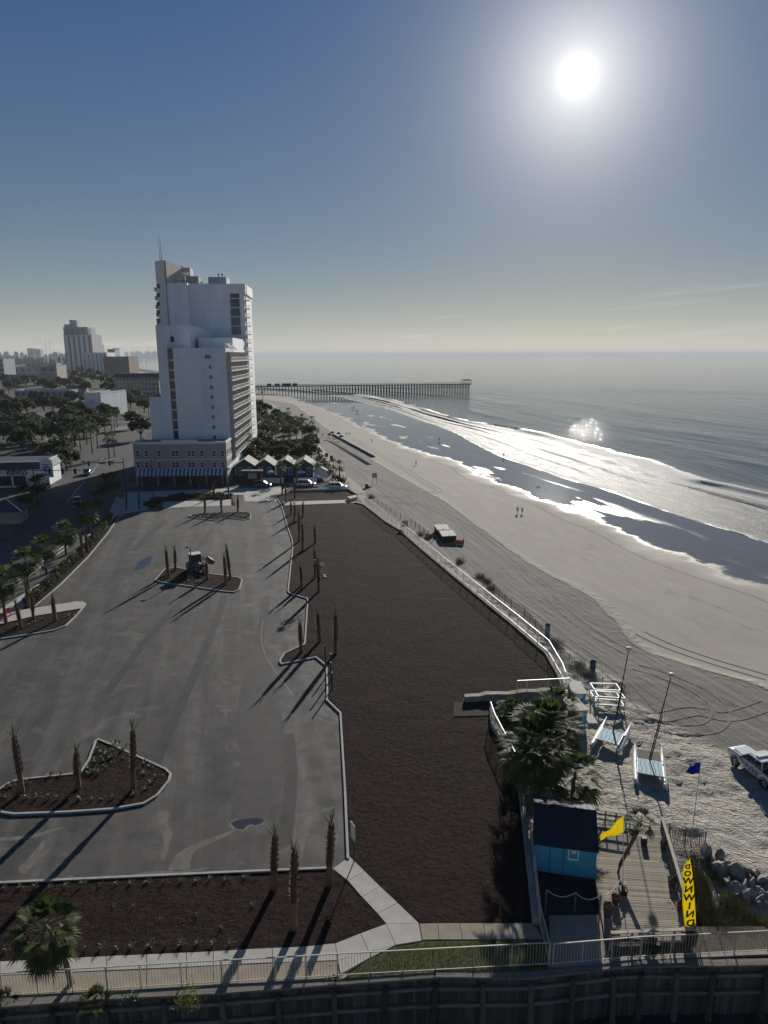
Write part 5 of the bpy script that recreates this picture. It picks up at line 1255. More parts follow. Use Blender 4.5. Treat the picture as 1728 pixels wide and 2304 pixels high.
for k in range(15):
    spiky(g(14 + k * 36 + rb.uniform(-5, 5), 2150 - k * 1.25 - 12 + rb.uniform(-3, 3), .1), rb.uniform(.8, 1.15), 'small spiky plant in the row along the near walkway edge', 'spiky plants along the walkway', k)
for k in range(16):
    spiky(g(10 + k * 36 + rb.uniform(-5, 5), 2000 - k * 1.5 - 8 + 6 + rb.uniform(-2, 2), .1), rb.uniform(.7, 1.0), 'small spiky plant in the row below the front kerb', 'spiky plants below the front kerb', k)
for k in range(9):
    spiky(g(60 + k * 62 + rb.uniform(-15, 15), 2070 + rb.uniform(-45, 45), .1), rb.uniform(.5, .8), 'faint tuft scattered across the front bed', 'tufts in the front bed', k)
for k in range(30):
    spiky(g(*z8(560 + rb.random() * 200, 840 + rb.random() * 70), .1), rb.uniform(.9, 1.4), 'pale flowering plant clumped before the loader', 'plants before the loader', k)
for k in range(34):
    f_ = rb.random(); spiky(g(*z8(590 + f_ * 520, 298 + rb.random() * 40), .1), rb.uniform(1.0, 1.5), 'leafy plant packed on the far island', 'plants on the far island', k)
for k in range(16):
    spiky(g(*z7(120 + k * 50 + rb.uniform(-20, 20), 1080 - k * 11 + rb.uniform(-40, 10)), .1), rb.uniform(.8, 1.2), 'small plant dotted over the tongue bed', 'plants on the tongue bed', k)

# the big palms close to the camera: each frond is its own piece
def big_palm(name, label, p, h, r, n, L, seed, bend=(0, 0), lo=-1.1, segs=20, trunk='palm_trunk'):
    rnd = random.Random(seed); o = thing(name, label, 'palm', p)
    put('trunk', trunk_mesh('trunk', h, r, r * .8, bend, 10, seed, trunk, 12), o)
    fr = []
    for j in range(9):
        mb = MB(); fan(mb, (.05, 0, 0), 0, 1.4 + (lo - 1.4) * (j / 8) ** .85, L * (1 - .1 * (j == 0)), segs, rnd, droop=.25 + .55 * j / 8, width=.05); fr.append(mb.mesh('frond', 'palm_leaf' if j < 8 else 'dry_frond', fix=False))
    for i in range(n):
        j = min(8, int(i / n * 9)); put('frond', fr[j], o, (bend[0], bend[1], h - .05 - .25 * i / n), rz=i * 2.399 + rnd.uniform(-.3, .3), scale=rnd.uniform(.85, 1.1))
    return o
pb = g(160, 2215, 0); big_palm('cabbage_palm', 'bushy green palm leaning by the railing at the lower left', pb, 3.6, .16, 34, 1.7, 1, (-1.05, .15))
z7b = lambda x, y: (1000 + x / 4.1475, 1480 + y / 4.1475)
def bigp(bx, by, tx, ty, label, n, L, seed, r=.17, segs=16):
    p = g(bx, by, -.3); h = max(1.0, hgt(p, ty) - p.z); q = at_y(tx, ty, p.y); return big_palm('cabbage_palm', label, p, h, r, n, L, seed, ((q.x - p.x) * .9, 0), -.95, segs)
a = z7b(860, 1340); b = z7b(850, 820); bigp(a[0], a[1], b[0], b[1], 'largest dark palm of the clump behind the blue hut', 44, 2.7, 3)
a = z7b(900, 1230); b = z7b(980, 620); bigp(a[0], a[1], b[0], b[1], 'rear dark palm of the clump behind the blue hut', 42, 2.6, 4)
a = z7b(740, 1180); b = z7b(740, 900); bigp(a[0], a[1], b[0], b[1], 'low dark palm of the clump against the wall', 34, 2.1, 5)
a = z7b(1180, 1380); b = z7b(1225, 1080); bigp(a[0], a[1], b[0], b[1], 'dark palm nearest the sand right of the clump', 32, 2.1, 6, .14)
a = z7b(1080, 640); b = z7b(1060, 420); bigp(a[0], a[1], b[0], b[1], 'small dark palm leaning over the little blue kiosk', 30, 1.9, 7, .12)
a = z7b(560, 560); b = z7b(600, 500); bigp(a[0], a[1], b[0], b[1], 'low scrubby palm under the broken wall end', 18, 1.3, 8, .1)
# clump of brush under the broken wall
for k, (x, y) in enumerate(((600, 580), (680, 520), (760, 600), (560, 640), (640, 660), (820, 700))):
    tree(g(*z7b(x, y), -.3), rb.uniform(.8, 1.1), 'dark scrub bush growing under the broken wall', 'scrub under the broken wall', k, 'bush', 'scrub_bush', BUSH)
# leaning palm on the deck
zd = lambda x, y: (1150 + x / 3.687, 1750 + y / 3.687)
p = g(*zd(880, 805), .1); q = at_y(*zd(1070, 370), p.y + 1.2)
o = thing('leaning_palm', 'crooked palm growing up through the wooden deck', 'palm', p); d_ = q - p
mb = MB(); mb.tube([(0, 0, -.2), (d_.x * .12, d_.y * .15, d_.z * .22), (d_.x * .55, d_.y * .5, d_.z * .58), (d_.x * .9, d_.y * .85, d_.z * .85), tuple(d_)], [.15, .13, .12, .14, .15], 9); mb.build('trunk', 'palm_trunk', o, smooth=True)
rn = random.Random(9)
for i in range(14):
    mb = MB(); fan(mb, (0, 0, 0), i * 2.4, 1.2 - 1.9 * i / 14, 1.1, 12, rn, droop=.5); mb.build('frond', 'palm_leaf', o, fix=False, loc=tuple(d_))
# low plants at the foot of the railing
def fanplant(px, py, label, n, L, mat='palm_leaf', name='fan_palm', cat='plant'):
    o = thing(name, label, cat, g(px, py, -.2)); rn = random.Random(int(px))
    for i in range(n):
        mb = MB(); fan(mb, (0, 0, 0), i * 2.4, 1.35 - 1.2 * i / n, L, 14, rn, droop=.4); mb.build('frond', mat, o, fix=False)
    return o
fanplant(215, 2262, 'low green fan palm on the seawall below the railing', 13, 1.0)
fanplant(6, 2262, 'low fan palm cut by the left edge on the seawall', 11, .9)
def leafy(px, py, label, n, r, mat, name='seawall_bush'):
    rn = random.Random(int(px)); mb = MB()
    for i in range(n):
        d = Vector((rn.gauss(0, .5), rn.gauss(0, .4), abs(rn.gauss(0, .55)))) * r; s = .06 * rn.uniform(.7, 1.4); u = Vector((rn.gauss(0, 1), rn.gauss(0, 1), rn.gauss(0, 1))).normalized(); v = u.cross(Vector((rn.gauss(0, 1), rn.gauss(0, 1), 1))).normalized()
        mb.quad(d - u * s, d + v * s * .5, d + u * s, d - v * s * .5)
    o = thing(name, label, 'bush', g(px, py, -.15)); mb.build('foliage', mat, o, fix=False)
    mb = MB()
    for i in range(6): mb.tube([(0, 0, -.2), (rn.uniform(-.4, .4) * r, rn.uniform(-.3, .3) * r, rn.uniform(.4, .9) * r)], [.018, .006], 4)
    mb.build('stem', 'bark', o)
leafy(295, 2258, 'small reddish green bush below the railing', 160, .55, 'shrub_leaf'); leafy(425, 2258, 'bright yellow-green bush below the railing', 420, .75, 'yellow_leaf'); leafy(748, 2218, 'small green weed at the railing bend', 130, .5, 'shrub_leaf')
# grass blades on the lawn and on the dune: uncountable
def blades(name, poly, n, L, mat, label, cat, seed, z=0.0, clump=0, lean=.35, w=.012):
    rn = random.Random(seed); mb = MB(); xs = [p[0] for p in poly]; ys = [p[1] for p in poly]
    def inside(x, y):
        c = False
        for i in range(len(poly)):
            (x1, y1), (x2, y2) = poly[i - 1], poly[i]
            if (y1 > y) != (y2 > y) and x < (x2 - x1) * (y - y1) / (y2 - y1) + x1: c = not c
        return c
    cen = []
    while len(cen) < max(1, clump):
        x, y = rn.uniform(min(xs), max(xs)), rn.uniform(min(ys), max(ys))
        if inside(x, y): cen.append((x, y))
    c = 0; it = 0
    while c < n and it < n * 20:
        it += 1
        if clump: a, b = cen[rn.randrange(len(cen))]; x, y = rn.gauss(a, .35), rn.gauss(b, .35)
        else: x, y = rn.uniform(min(xs), max(xs)), rn.uniform(min(ys), max(ys))
        if not inside(x, y): continue
        zz_ = z if z is not None else beach_z(x, y)
        az = rn.uniform(0, 6.28); l = L * rn.uniform(.5, 1.2); t_ = rn.uniform(0, lean); d = Vector((math.cos(az) * t_, math.sin(az) * t_, 1)) * l; s = Vector((-math.sin(az), math.cos(az), 0)) * w
        p = Vector((x, y, zz_)); mb.tri(p - s, p + s, p + d); c += 1
    o = mb.build(name, mat, fix=False); tag(o, label, cat, None, 'stuff'); return o
blades('lawn_grass', grass_poly, 14000, .10, 'lawn_blade', 'short patchy green lawn beside the railing', 'grass', 3, .03, 0, .8, .012)
dune = xy([(1552, 1915), (1600, 1925), (1640, 2010), (1700, 2050), (1760, 2085), (1760, 2130), (1590, 2110), (1560, 2060), (1545, 1960)], -.6)
blades('dune_grass', dune, 9000, .75, 'dune_grass_blade', 'dark tufted dune grass between the deck and the rocks', 'grass', 4, None, 46, .6, .012)
for k, (x, y) in enumerate([(1250, 1450), (1325, 1520), (1305, 1500), (1080, 1300), (1095, 1310), (1105, 1325), (1035, 1265), (945, 1205), (1390, 1555), (835, 1120)]):
    p = gb(x, y); rn = random.Random(k); mb = MB()
    for i in range(260):
        az = rn.uniform(0, 6.28); t_ = rn.uniform(0, .7); l = rn.uniform(.5, 1.2); b0 = Vector((rn.gauss(0, .4), rn.gauss(0, .4), -.05)); s = Vector((-math.sin(az), math.cos(az), 0)) * .018; mb.tri(b0 - s, b0 + s, b0 + Vector((math.cos(az) * t_, math.sin(az) * t_, 1)) * l)
    o = mb.build('dune_tussock', 'dune_grass_blade', fix=False, loc=p); tag(o, 'dark grass tussock by the sand fence along the wall', 'grass', 'tussocks along the sand fence')
# ------------------------------------------------------------------ walls, railings, bulkhead
mk('old_wood', (.20, .185, .16), .9, .3, 2.5, bump=.5, bs=9, aniso=(1, 6, 1)); mk('bulkhead_wood', (.10, .09, .078), .9, .4, 2.0, bump=.6, bs=8, aniso=(4, 4, .6), rnd=.45)
mk('bulkhead_beam', (.20, .18, .15), .9, .35, 1.6, bump=.5, bs=7, aniso=(.4, 4, 4)); mk('soil', (.09, .075, .055), .95, .4, 2, bump=.8, bs=6)
mk('wall_concrete', (.33, .29, .23), .9, .25, 1.2, bump=.4, bs=8, col2=(.42, .38, .31))
PICK = {}
def railing(label, pts, h, mat, post=1.9, gap=.16, each=True, name='railing', cat='railing', group=None, cap=.06, pw=.018, prad=.03, z0=.1):
    pts = [Vector(p) for p in pts]; o = thing(name, label, cat, pts[0], 0, group); P = [p - pts[0] for p in pts]
    mb = MB()
    for a, b in zip(P, P[1:]): mb.bar(a + Vector((0, 0, h)), b + Vector((0, 0, h)), cap, cap * .8)
    mb.build('top_rail', mat, o)
    mb = MB()
    for a, b in zip(P, P[1:]): mb.bar(a + Vector((0, 0, z0)), b + Vector((0, 0, z0)), cap * .7, cap * .7)
    mb.build('bottom_rail', mat, o)
    key = (round(h, 2), mat, post)
    mb = MB(); mb.box((0, 0, h / 2), (prad * 2, prad * 2, h)); pm = mb.mesh('post', mat)
    if each: mb = MB(); mb.box((0, 0, (h + z0) / 2), (pw, pw, h - z0)); km = mb.mesh('picket', mat)
    acc = MB(); cnt = 0
    for a, b in zip(P, P[1:]):
        d = b - a; L = d.length; n = max(1, round(L / post))
        for i in range(n): put('post', pm, o, a + d * (i / n), math.atan2(d.y, d.x))
        m = max(1, round(L / gap))
        for i in range(m):
            q = a + d * ((i + .5) / m)
            if each and cnt < 290: put('picket', km, o, q, math.atan2(d.y, d.x)); cnt += 1
            else: acc.box(q + Vector((0, 0, (h + z0) / 2)), (pw, pw, h - z0))
    put('post', pm, o, P[-1])
    if acc.v: struct(acc.build('picket_rows', mat, o), 'stuff')
    return o
nr = [(-160, 2251), (9, 2242), (319, 2223), (500, 2212), (620, 2206), (760, 2197), (980, 2185), (1235, 2171)]
railing('long tan metal picket railing along the near seawall', [g(a, b, .02) for a, b in nr], 1.5, 'metal_tan', 1.95, .165)
railing('tan metal picket railing in front of the wooden deck', [g(a, b, .02) for a, b in ((1243, 2171), (1440, 2154), (1575, 2148), (1728, 2140), (1840, 2136))], 1.4, 'metal_tan', 1.95, .165)
# ledge between railing and timber bulkhead
bl_px = [(-160, 2290), (0, 2271), (241, 2251), (500, 2238), (751, 2219), (980, 2203), (1191, 2203), (1377, 2181), (1440, 2178), (1600, 2176), (1840, 2172)]
BL = [g(a, b, -.35) for a, b in bl_px]
sheet('ledge', [tuple(p[:2]) for p in BL] + [(22.5, 33.5), (8, 33.5), (-30, 33.5), (-30, 29.5)], -.12, 'soil')
for nm, off, zt, lb in (('seawall_cap', .55, .04, 'weathered concrete cap under the near railing'),):
    mb = MB(); strip(mb, [tuple(g(a, b, .02)[:2]) for a, b in nr + [(1440, 2154), (1575, 2148), (1840, 2136)]], -.16, .12, -.4, .018); o = mb.build('concrete_seawall', 'wall_concrete'); tag(o, lb, 'wall')
mb = MB(); strip(mb, [tuple(p[:2]) for p in BL], .12, 1.2, -3.7, -.14); struct(mb.build('bank', 'soil'))
bk = thing('timber_bulkhead', 'dark weathered timber bulkhead along the bottom of the picture', 'bulkhead', BL[0])
mb = MB(); mb.box((0, 0, -1.75), (.23, .07, 3.3)); pm = mb.mesh('plank', 'bulkhead_wood'); mb = MB(); mb.tube([(0, 0, -3.6), (0, 0, -.25)], [.17, .15], 8); pl = mb.mesh('pile', 'bulkhead_wood')
rb2 = random.Random(2)
for a, b in zip(BL, BL[1:]):
    d = b - a; L = d.length; n = round(L / .25); rz_ = math.atan2(d.y, d.x); nn = Vector((d.y, -d.x, 0)).normalized()
    for i in range(n):
        q = a + d * ((i + .5) / n) - BL[0]; put('plank', pm, bk, q + Vector((0, 0, .35 + rb2.uniform(-.3, -.1))) + nn * rb2.uniform(-.03, .03), rz_ + rb2.uniform(-.06, .06))
    m = max(1, round(L / 2.5))
    for i in range(m): put('pile', pl, bk, a + d * (i / m) - BL[0] + nn * .27 + Vector((0, 0, .35 + rb2.uniform(-.25, 0))), rb2.uniform(0, 3), rot=(rb2.uniform(-.04, .04), rb2.uniform(-.05, .05), 0))
    for zt, w, hgt_, off in ((.0, .42, .13, .05), (-.75, .14, .22, .14), (-1.9, .14, .22, .14)):
        mb = MB(); A_2 = a - BL[0] + nn * off + Vector((0, 0, zt + .33)); B_2 = b - BL[0] + nn * off + Vector((0, 0, zt + .33)); ext = (B_2 - A_2).normalized() * .05
        mb.bar(A_2 + Vector((0, 0, rb2.uniform(-.05, .05))), B_2 + ext + Vector((0, 0, rb2.uniform(-.05, .05))), w, hgt_); mb.build('beam', 'bulkhead_beam', bk)
# sea wall and its fence beside the mulch field
mb = MB(); strip(mb, [tuple(p[:2]) for p in wall_line], -.30, .08, -1.2, .30); o = mb.build('sea_wall', 'wall_concrete'); tag(o, 'low pale concrete wall between the mulch field and the beach', 'wall')
i_j = 3
railing('far run of white fence on the sea wall before the jog', [p + Vector((.12, 0, .2)) for p in wall_line[1:4]], 1.45, 'metal_white', 2.4, .13, False, 'fence', 'fence', 'fence runs on the sea wall', .05, .010)
railing('long white fence run on the sea wall from the jog to the kiosks', [p + Vector((.12, 0, .2)) for p in wall_line[3:]] , 1.45, 'metal_white', 2.4, .13, False, 'fence', 'fence', 'fence runs on the sea wall', .05, .010)
jp = wall_line[3]; o = thing('gate_panel', 'square white gate panel at the jog in the sea wall fence', 'gate', jp + Vector((.1, .2, .2)))
mb = MB(); mb.box((.9, .9, .8), (1.3, .05, 1.3), R(20)); mb.build('panel', 'metal_grey', o)
# broken concrete wall stub with its own rail
s0, s1 = g(1045, 1573, .3), g(1268, 1558, .3)
st = thing('broken_wall', 'broken concrete wall stub jutting into the mulch field', 'wall', s0)
d = s1 - s0; mb = MB(); rr = random.Random(4); n = 14
secs = []
for i in range(n + 1):
    c = d * (i / n); hh_ = .45 + rr.uniform(-.1, .08); w = .32
    secs.append([(c.x, c.y - w, -1.4), (c.x, c.y - w, hh_), (c.x, c.y + w, hh_ + rr.uniform(-.05, .05)), (c.x, c.y + w, -1.4)])
mb.loft(secs); mb.build('wall', 'wall_concrete', st)
mb = MB(); mb.box((-.4, -1.2, -.85), (3.2, 2.2, .1)); 
railing('white rail with bent end on top of the broken wall', [g(1163, 1562, .45), g(1185, 1561, .45), g(1279, 1556, .45)], 1.45, 'metal_white', 2.2, .13, True, 'railing', 'railing', None, .07, .014)
railing('bent white rail running down from the broken wall to the palms', [g(1103, 1612, .3), g(1112, 1640, .3), g(1158, 1730, .3), g(1172, 1775, .3)], 1.5, 'metal_white', 2.2, .13, True, 'railing', 'railing', None, .07, .012)
mk('pit_dark', (.018, .014, .013), .95, .3, 2, bump=.6, bs=5)
sheet('pit', xy([(1022, 1580), (1100, 1578), (1098, 1610), (1020, 1612)], .1), .125, 'pit_dark')  # flat sheet over the mulch; only its dark colour suggests a pit
# wall beside the hut
HW = [tuple(p[:2]) for p in hutwall]
mb = MB(); strip(mb, HW, .02, .34, -1.2, .55); o = mb.build('retaining_wall', 'wall_concrete'); tag(o, 'tan retaining wall between the mulch field and the blue hut', 'wall')
railing('pale rail on the retaining wall by the blue hut', [g(1192, 1880, .5), g(1201, 1960, .5), g(1214, 2078, .5), g(1236, 2168, .1)], 1.2, 'metal_tan', 2.0, .2, True, 'railing', 'railing', None, .06, .012)

# ------------------------------------------------------------------ blue hut, deck and their things
mk('hut_blue', (.05, .34, .52), .6, .12, 1.5); mk('hut_roof', (.020, .028, .045), .65, .25, 2.0, spec=.3); mk('deck_wood', (.33, .28, .21), .85, .28, 2.2, bump=.3, bs=10, aniso=(.6, 6, 1), col2=(.38, .33, .26), rnd=.28); mk('rail_wood', (.42, .38, .31), .8, .2, 3, aniso=(1, 1, 4))
mk('terracotta', (.10, .055, .045), .8, .2, 4); mk('rope_white', (.55, .52, .46), .9, .1, 9)
ha = g(1203, 1957, .15); hb2 = g(1337, 1976, .15); hd = (hb2 - ha); hw = hd.length
hut = thing('blue_hut', 'bright blue hut with a navy ribbed metal roof beside the deck', 'hut', ha, math.atan2(hd.y, hd.x))
hh = hgt(ha, 1893) - .15; HDp = 4.6; RR = 1.1
mb = MB(); box3(mb, 0, hw, 0, HDp, -.05, hh)
for x_ in (0, hw): mb.tri((x_, 0, hh), (x_, HDp, hh), (x_, HDp / 2, hh + RR))
mb.build('wall', 'hut_blue', hut)
for s in (0, 1):
    e = .22; ye = -e if s == 0 else HDp + e; ze = hh - RR * e / (HDp / 2)
    a = [(-.15, ye, ze), (hw + .12, ye, ze), (hw + .12, HDp / 2, hh + RR), (-.15, HDp / 2, hh + RR)]
    mb = MB(); mb.hexa([Vector(p) for p in a] + [Vector(p) + Vector((0, 0, .07)) for p in a]); sl = mb.build('roof_slope', 'hut_roof', hut)
    for i in range(10):
        x_ = -.12 + (hw + .21) * i / 9; mb = MB(); mb.bar((x_, ye, ze + .09), (x_, HDp / 2, hh + RR + .09), .035 if i % 3 else .08, .05); mb.build('roof_rib', 'hut_roof', sl)
mb = MB(); box3(mb, hw * .54, hw * .72, -.03, .02, hh * .52, hh * .9); wi = mb.build('window', 'white_paint', hut)
mb = MB(); box3(mb, hw * .56, hw * .70, -.04, -.02, hh * .58, hh * .86); mb.build('pane', 'hut_blue', wi); mb = MB(); box3(mb, hw * .60, hw * .67, -.055, -.035, hh * .76, hh * .88); mb.build('notice', 'white_trim', wi)
mb = MB()
for i in range(1, 12): mb.bar((0, -.004, hh * i / 12), (hw, -.004, hh * i / 12), .012, .02)
mb.build('board_joint', 'hut_blue', hut)
mb = MB(); box3(mb, -.05, .06, -.04, .05, 0, hh); box3(mb, hw - .06, hw + .05, -.04, .05, 0, hh); mb.build('corner_trim', 'hut_blue', hut)
mb = MB(); mb.bar((hw * .24, -.012, 0), (hw * .24, -.012, hh), .03); mb.bar((hw * .47, -.012, 0), (hw * .47, -.012, hh), .03); mb.build('panel_joint', 'hut_roof', hut)
mb = MB(); box3(mb, hw * .25, hw * .47, -.02, .02, -.55, -.08); mb.build('vent', 'black_paint', hut)
mb = MB(); box3(mb, -.05, hw + .05, -.01, HDp, -.75, -.06); mb.build('plinth', 'dark_wood', hut)
# sunken yard in front of the hut
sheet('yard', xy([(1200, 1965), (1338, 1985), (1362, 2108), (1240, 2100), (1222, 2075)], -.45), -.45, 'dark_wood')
# deck planks, each one its own piece
dk = struct(bpy.data.objects.new('deck', None)); COL.objects.link(dk); dk['kind'] = 'structure'
DZ = .22
dl = [g(1338, 1850, DZ), g(1338, 1970, DZ), g(1364, 2128, DZ)]; dr = [g(1488, 1866, DZ), g(1556, 2122, DZ)]
y0_, y1_ = min(dl[2].y, dr[1].y) , dr[0].y
nP = 66; rr = random.Random(6)
for i in range(nP):
    f_ = (i + .5) / nP; y_ = dr[1].y + (dr[0].y - dr[1].y) * f_; xr = dr[1].x + (dr[0].x - dr[1].x) * f_
    yl = y_ + (dl[0].y - dr[0].y) * .6
    xl = np.interp(yl, [dl[2].y, dl[1].y, dl[0].y], [dl[2].x, dl[1].x, dl[0].x])
    wv_ = (dr[0].y - dr[1].y) / nP
    mb = MB(); mb.bar((xl - xr, yl - y_, 0), (0, 0, 0), wv_ * .86, .05); o = mb.build('plank', 'deck_wood', dk); o.location = (xr, y_, DZ - .025 + rr.uniform(-.006, .006))
mb = MB(); mb.prism([(dl[0].x, dl[0].y), (dl[1].x, dl[1].y), (dl[2].x, dl[2].y), (dr[1].x, dr[1].y), (dr[0].x, dr[0].y)], DZ - .5, DZ - .08); o = mb.build('deck_frame', 'dark_wood', dk)
def wood_rail(label, a, b, h=1.05, n=5, mid=2, name='deck_railing', each=0):
    o = thing(name, label, 'railing', a); d = b - a
    mb = MB(); mb.bar((0, 0, h), tuple(d + Vector((0, 0, h))), .2, .05); mb.build('top_rail', 'rail_wood', o)
    for k in range(mid): mb = MB(); zk = h * (k + .6) / (mid + .4); mb.bar((0, 0, zk), tuple(d + Vector((0, 0, zk))), .04, .12); mb.build('rail', 'old_wood', o)
    for i in range(n + 1): mb = MB(); q = d * (i / n); mb.box((q.x, q.y, h / 2 - .1), (.1, .1, h + .15), math.atan2(d.y, d.x)); mb.build('post', 'old_wood', o)
    if each:
        mb = MB(); mb.box((0, 0, h * .45), (.035, .035, h * .8)); pm_ = mb.mesh('baluster', 'old_wood')
        for i in range(each): put('baluster', pm_, o, d * ((i + .5) / each))
    return o
wood_rail('long wooden railing with pale cap along the seaward deck edge', g(1487, 1868, DZ), g(1560, 2125, DZ), 1.05, 7, 3, each=46)
wood_rail('wooden railing along the near edge of the deck', g(1372, 2133, DZ), g(1562, 2124, DZ), 1.05, 4, 2)
wood_rail('pale wooden rail at the far end of the deck behind the yellow pennant', g(1338, 1848, DZ), g(1408, 1858, DZ), 1.0, 3, 2)
# rope posts and rope before the hut
rp = [(zd(282, 1130), zd(282, 925)), (zd(525, 1110), zd(525, 950)), (zd(727, 1185), zd(727, 970))]; tops = []
for i, (b, t_) in enumerate(rp):
    z_ = -.4 if i < 2 else .2; p = g(b[0], b[1], z_); h = hgt(p, t_[1]) - z_; o = thing('rope_post', '%s wooden post of the rope barrier before the hut' % ('left', 'middle', 'right')[i], 'post', p); mb = MB(); mb.tube([(0, 0, -.2), (0, 0, h)], .05, 7); mb.build('post', 'old_wood', o); tops.append(p + Vector((0, 0, h - .05)))
tops.append(g(*zd(918, 830), 1.0)); mb = MB()
for a, b in zip(tops, tops[1:]):
    mb.tube([a.lerp(b, k / 10) - Vector((0, 0, .38 * math.sin(math.pi * k / 10))) for k in range(11)], .028, 6)
o = mb.build('rope', 'rope_white'); tag(o, 'pale sagging rope strung across the yard before the hut', 'rope')
# flower pots and planters
def pot(px, py, r, h, label, flower=None, z=DZ, square=False):
    o = thing('flower_pot', label, 'pot', g(px, py, z)); mb = MB()
    if square: mb.hexa([(-r * .8, -r * .8, 0), (r * .8, -r * .8, 0), (r * .8, r * .8, 0), (-r * .8, r * .8, 0), (-r, -r, h), (r, -r, h), (r, r, h), (-r, r, h)])
    else: mb.lathe([(0, 0), (r * .75, 0), (r, h), (r * .88, h), (r * .8, h * .8), (0, h * .8)], 14)
    mb.build('pot', 'black_paint' if square else 'terracotta', o)
    rn = random.Random(int(px)); mb = MB()
    for i in range(70):
        dd = Vector((rn.gauss(0, .6) * r, rn.gauss(0, .6) * r, h * .85 + abs(rn.gauss(0, .5)) * r)); s = .05 * rn.uniform(.6, 1.5); u = Vector((rn.gauss(0, 1), rn.gauss(0, 1), rn.gauss(0, 1))).normalized(); v = u.cross(Vector((0, 1, .3))).normalized(); mb.cur = 1 if (flower and i % 4 == 0) else 0; mb.quad(dd - u * s, dd + v * s * .6, dd + u * s, dd - v * s * .6)
    mb.build('foliage', ['shrub_leaf', flower or 'shrub_leaf'], o, fix=False); return o
mk('petal_red', (.55, .02, .04), .7, .2, 5); mk('petal_yellow', (.6, .42, .05), .7, .2, 5)
pot(*zd(862, 1040), .27, .5, 'round dark pot in the middle of the deck', 'petal_red'); pot(*zd(800, 1140), .30, .75, 'tall dark planter with yellow flowers at the deck edge', 'petal_yellow')
pot(*zd(925, 965), .24, .42, 'square black planter at the foot of the yellow pennant', None, square=True)
pot(*zd(1262, 580), .24, .42, 'red flowered pot at the far end of the deck rail', 'petal_red'); pot(*zd(1330, 885), .26, .42, 'green pot halfway along the deck rail'); pot(*zd(1402, 1090), .24, .42, 'dark pot near the banner on the deck', 'petal_red'); pot(*zd(1470, 1370), .35, .8, 'large dark planter in the near deck corner', None, square=True); pot(*zd(860, 1340), .28, .5, 'leafy pot at the near left deck corner', None); pot(*zd(1180, 1440), .26, .65, 'dark pot behind the near deck railing', None, square=True)
mb = MB(); mb.box((0, 0, .25), (.35, .3, .5)); o = mb.build('bin_box', 'metal_dark'); o.location = g(*zd(1100, 545), DZ); tag(o, 'small dark box standing alone on the deck', 'box')
# cloth things
def cloth(name, mat, rgh=.75, tr=.35, c=(.8, .6, .02)):
    t = NT(mat); t.col(t.mix(t.ramp(t.noise(3, 3), .3, .7), sc3(c, .88), c)); t.rough(rgh); t.spec(.2)
    tl_ = t.n('ShaderNodeBsdfTranslucent'); tl_.inputs['Color'].default_value = (*c, 1); ms = t.n('ShaderNodeMixShader'); ms.inputs[0].default_value = tr; out = t.t.nodes['Material Output']; t.l(t.b.outputs[0], ms.inputs[1]); t.l(tl_.outputs[0], ms.inputs[2]); t.l(ms.outputs[0], out.inputs['Surface'])
cloth('c', 'yellow_cloth', c=(.92, .80, .06), tr=.55); cloth('c', 'blue_cloth', c=(.02, .045, .30), tr=.5)
def cloth_mesh(name, left, right, mat, parent, wob=.06, n=14, m=6, seed=0):
    """cloth between a left and a right edge polyline (3d), rippled across"""
    rn = random.Random(seed); Lc = curve(left, max(2, n // (len(left) - 1))); Rc = curve(right, max(2, n // (len(right) - 1))); k = min(len(Lc), len(Rc)); mb = MB(); grid = []
    for i in range(k):
        a, b = Lc[int(i * (len(Lc) - 1) / (k - 1))], Rc[int(i * (len(Rc) - 1) / (k - 1))]; row = []
        for j in range(m + 1):
            f_ = j / m; p = a.lerp(b, f_); p = p + Vector((0, wob * math.sin(f_ * 7 + i * .55 + seed) * math.sin(math.pi * min(1, f_ + .15)), 0)); row.append(len(mb.v)); mb.v.append(tuple(p))
        grid.append(row)
    for i in range(k - 1):
        for j in range(m): mb.f.append((grid[i][j], grid[i][j + 1], grid[i + 1][j + 1], grid[i + 1][j])); mb.mi.append(0)
    o = mb.build(name, mat, parent, smooth=True, fix=False); md = o.modifiers.new('t', 'SOLIDIFY'); md.thickness = .012; return o
bp_ = g(1568, 2112, DZ); Yb = bp_.y
ban = thing('feather_banner', 'tall yellow feather banner with mirrored black lettering at the deck corner', 'banner', bp_)
def rel(pts, Y, base): return [at_y(*p, Y) - base for p in pts]
Rg = rel([zd(1482, 668), zd(1502, 780), zd(1518, 950), zd(1528, 1100), zd(1533, 1243)], Yb, bp_); Lf = rel([zd(1462, 692), zd(1424, 770), zd(1422, 920), zd(1424, 1080), zd(1438, 1232)], Yb, bp_)
cloth_mesh('banner_cloth', Lf, Rg, 'yellow_cloth', ban, .05, 20, 6, 1)
mb = MB(); mb.tube([(Rg[-1].x + .05, 0, -.1), (Rg[-1].x + .05, 0, Rg[-1].z)] + [(p.x + .04, 0, p.z) for p in reversed(Rg)], .03, 6); mb.build('pole', 'black_paint', ban)
for ch, (x, y), s in zip('DOWNWIND', ((1458, 728), (1458, 786), (1462, 846), (1466, 916), (1470, 985), (1474, 1053), (1478, 1122), (1482, 1195)), (.42, .52, .62, .66, .68, .66, .68, .7)):
    c = at_y(*zd(x, y), Yb) - bp_; put('lettering', text_mesh(ch, s * .92, .004, bold=.02, mat='black_paint'), ban, (c.x, -.1, c.z), rot=(R(90), 0, R(0)), scale=(-1, 1, 1))
yp = g(*zd(925, 930), DZ); Yp = yp.y
pn = thing('pennant_pole', 'white pole with a yellow pennant blowing over the deck', 'flag', yp)
t_ = at_y(*zd(936, 300), Yp) - yp; mb = MB(); mb.tube([(0, 0, .1), tuple(t_)], .025, 6); mb.build('pole', 'metal_white', pn)
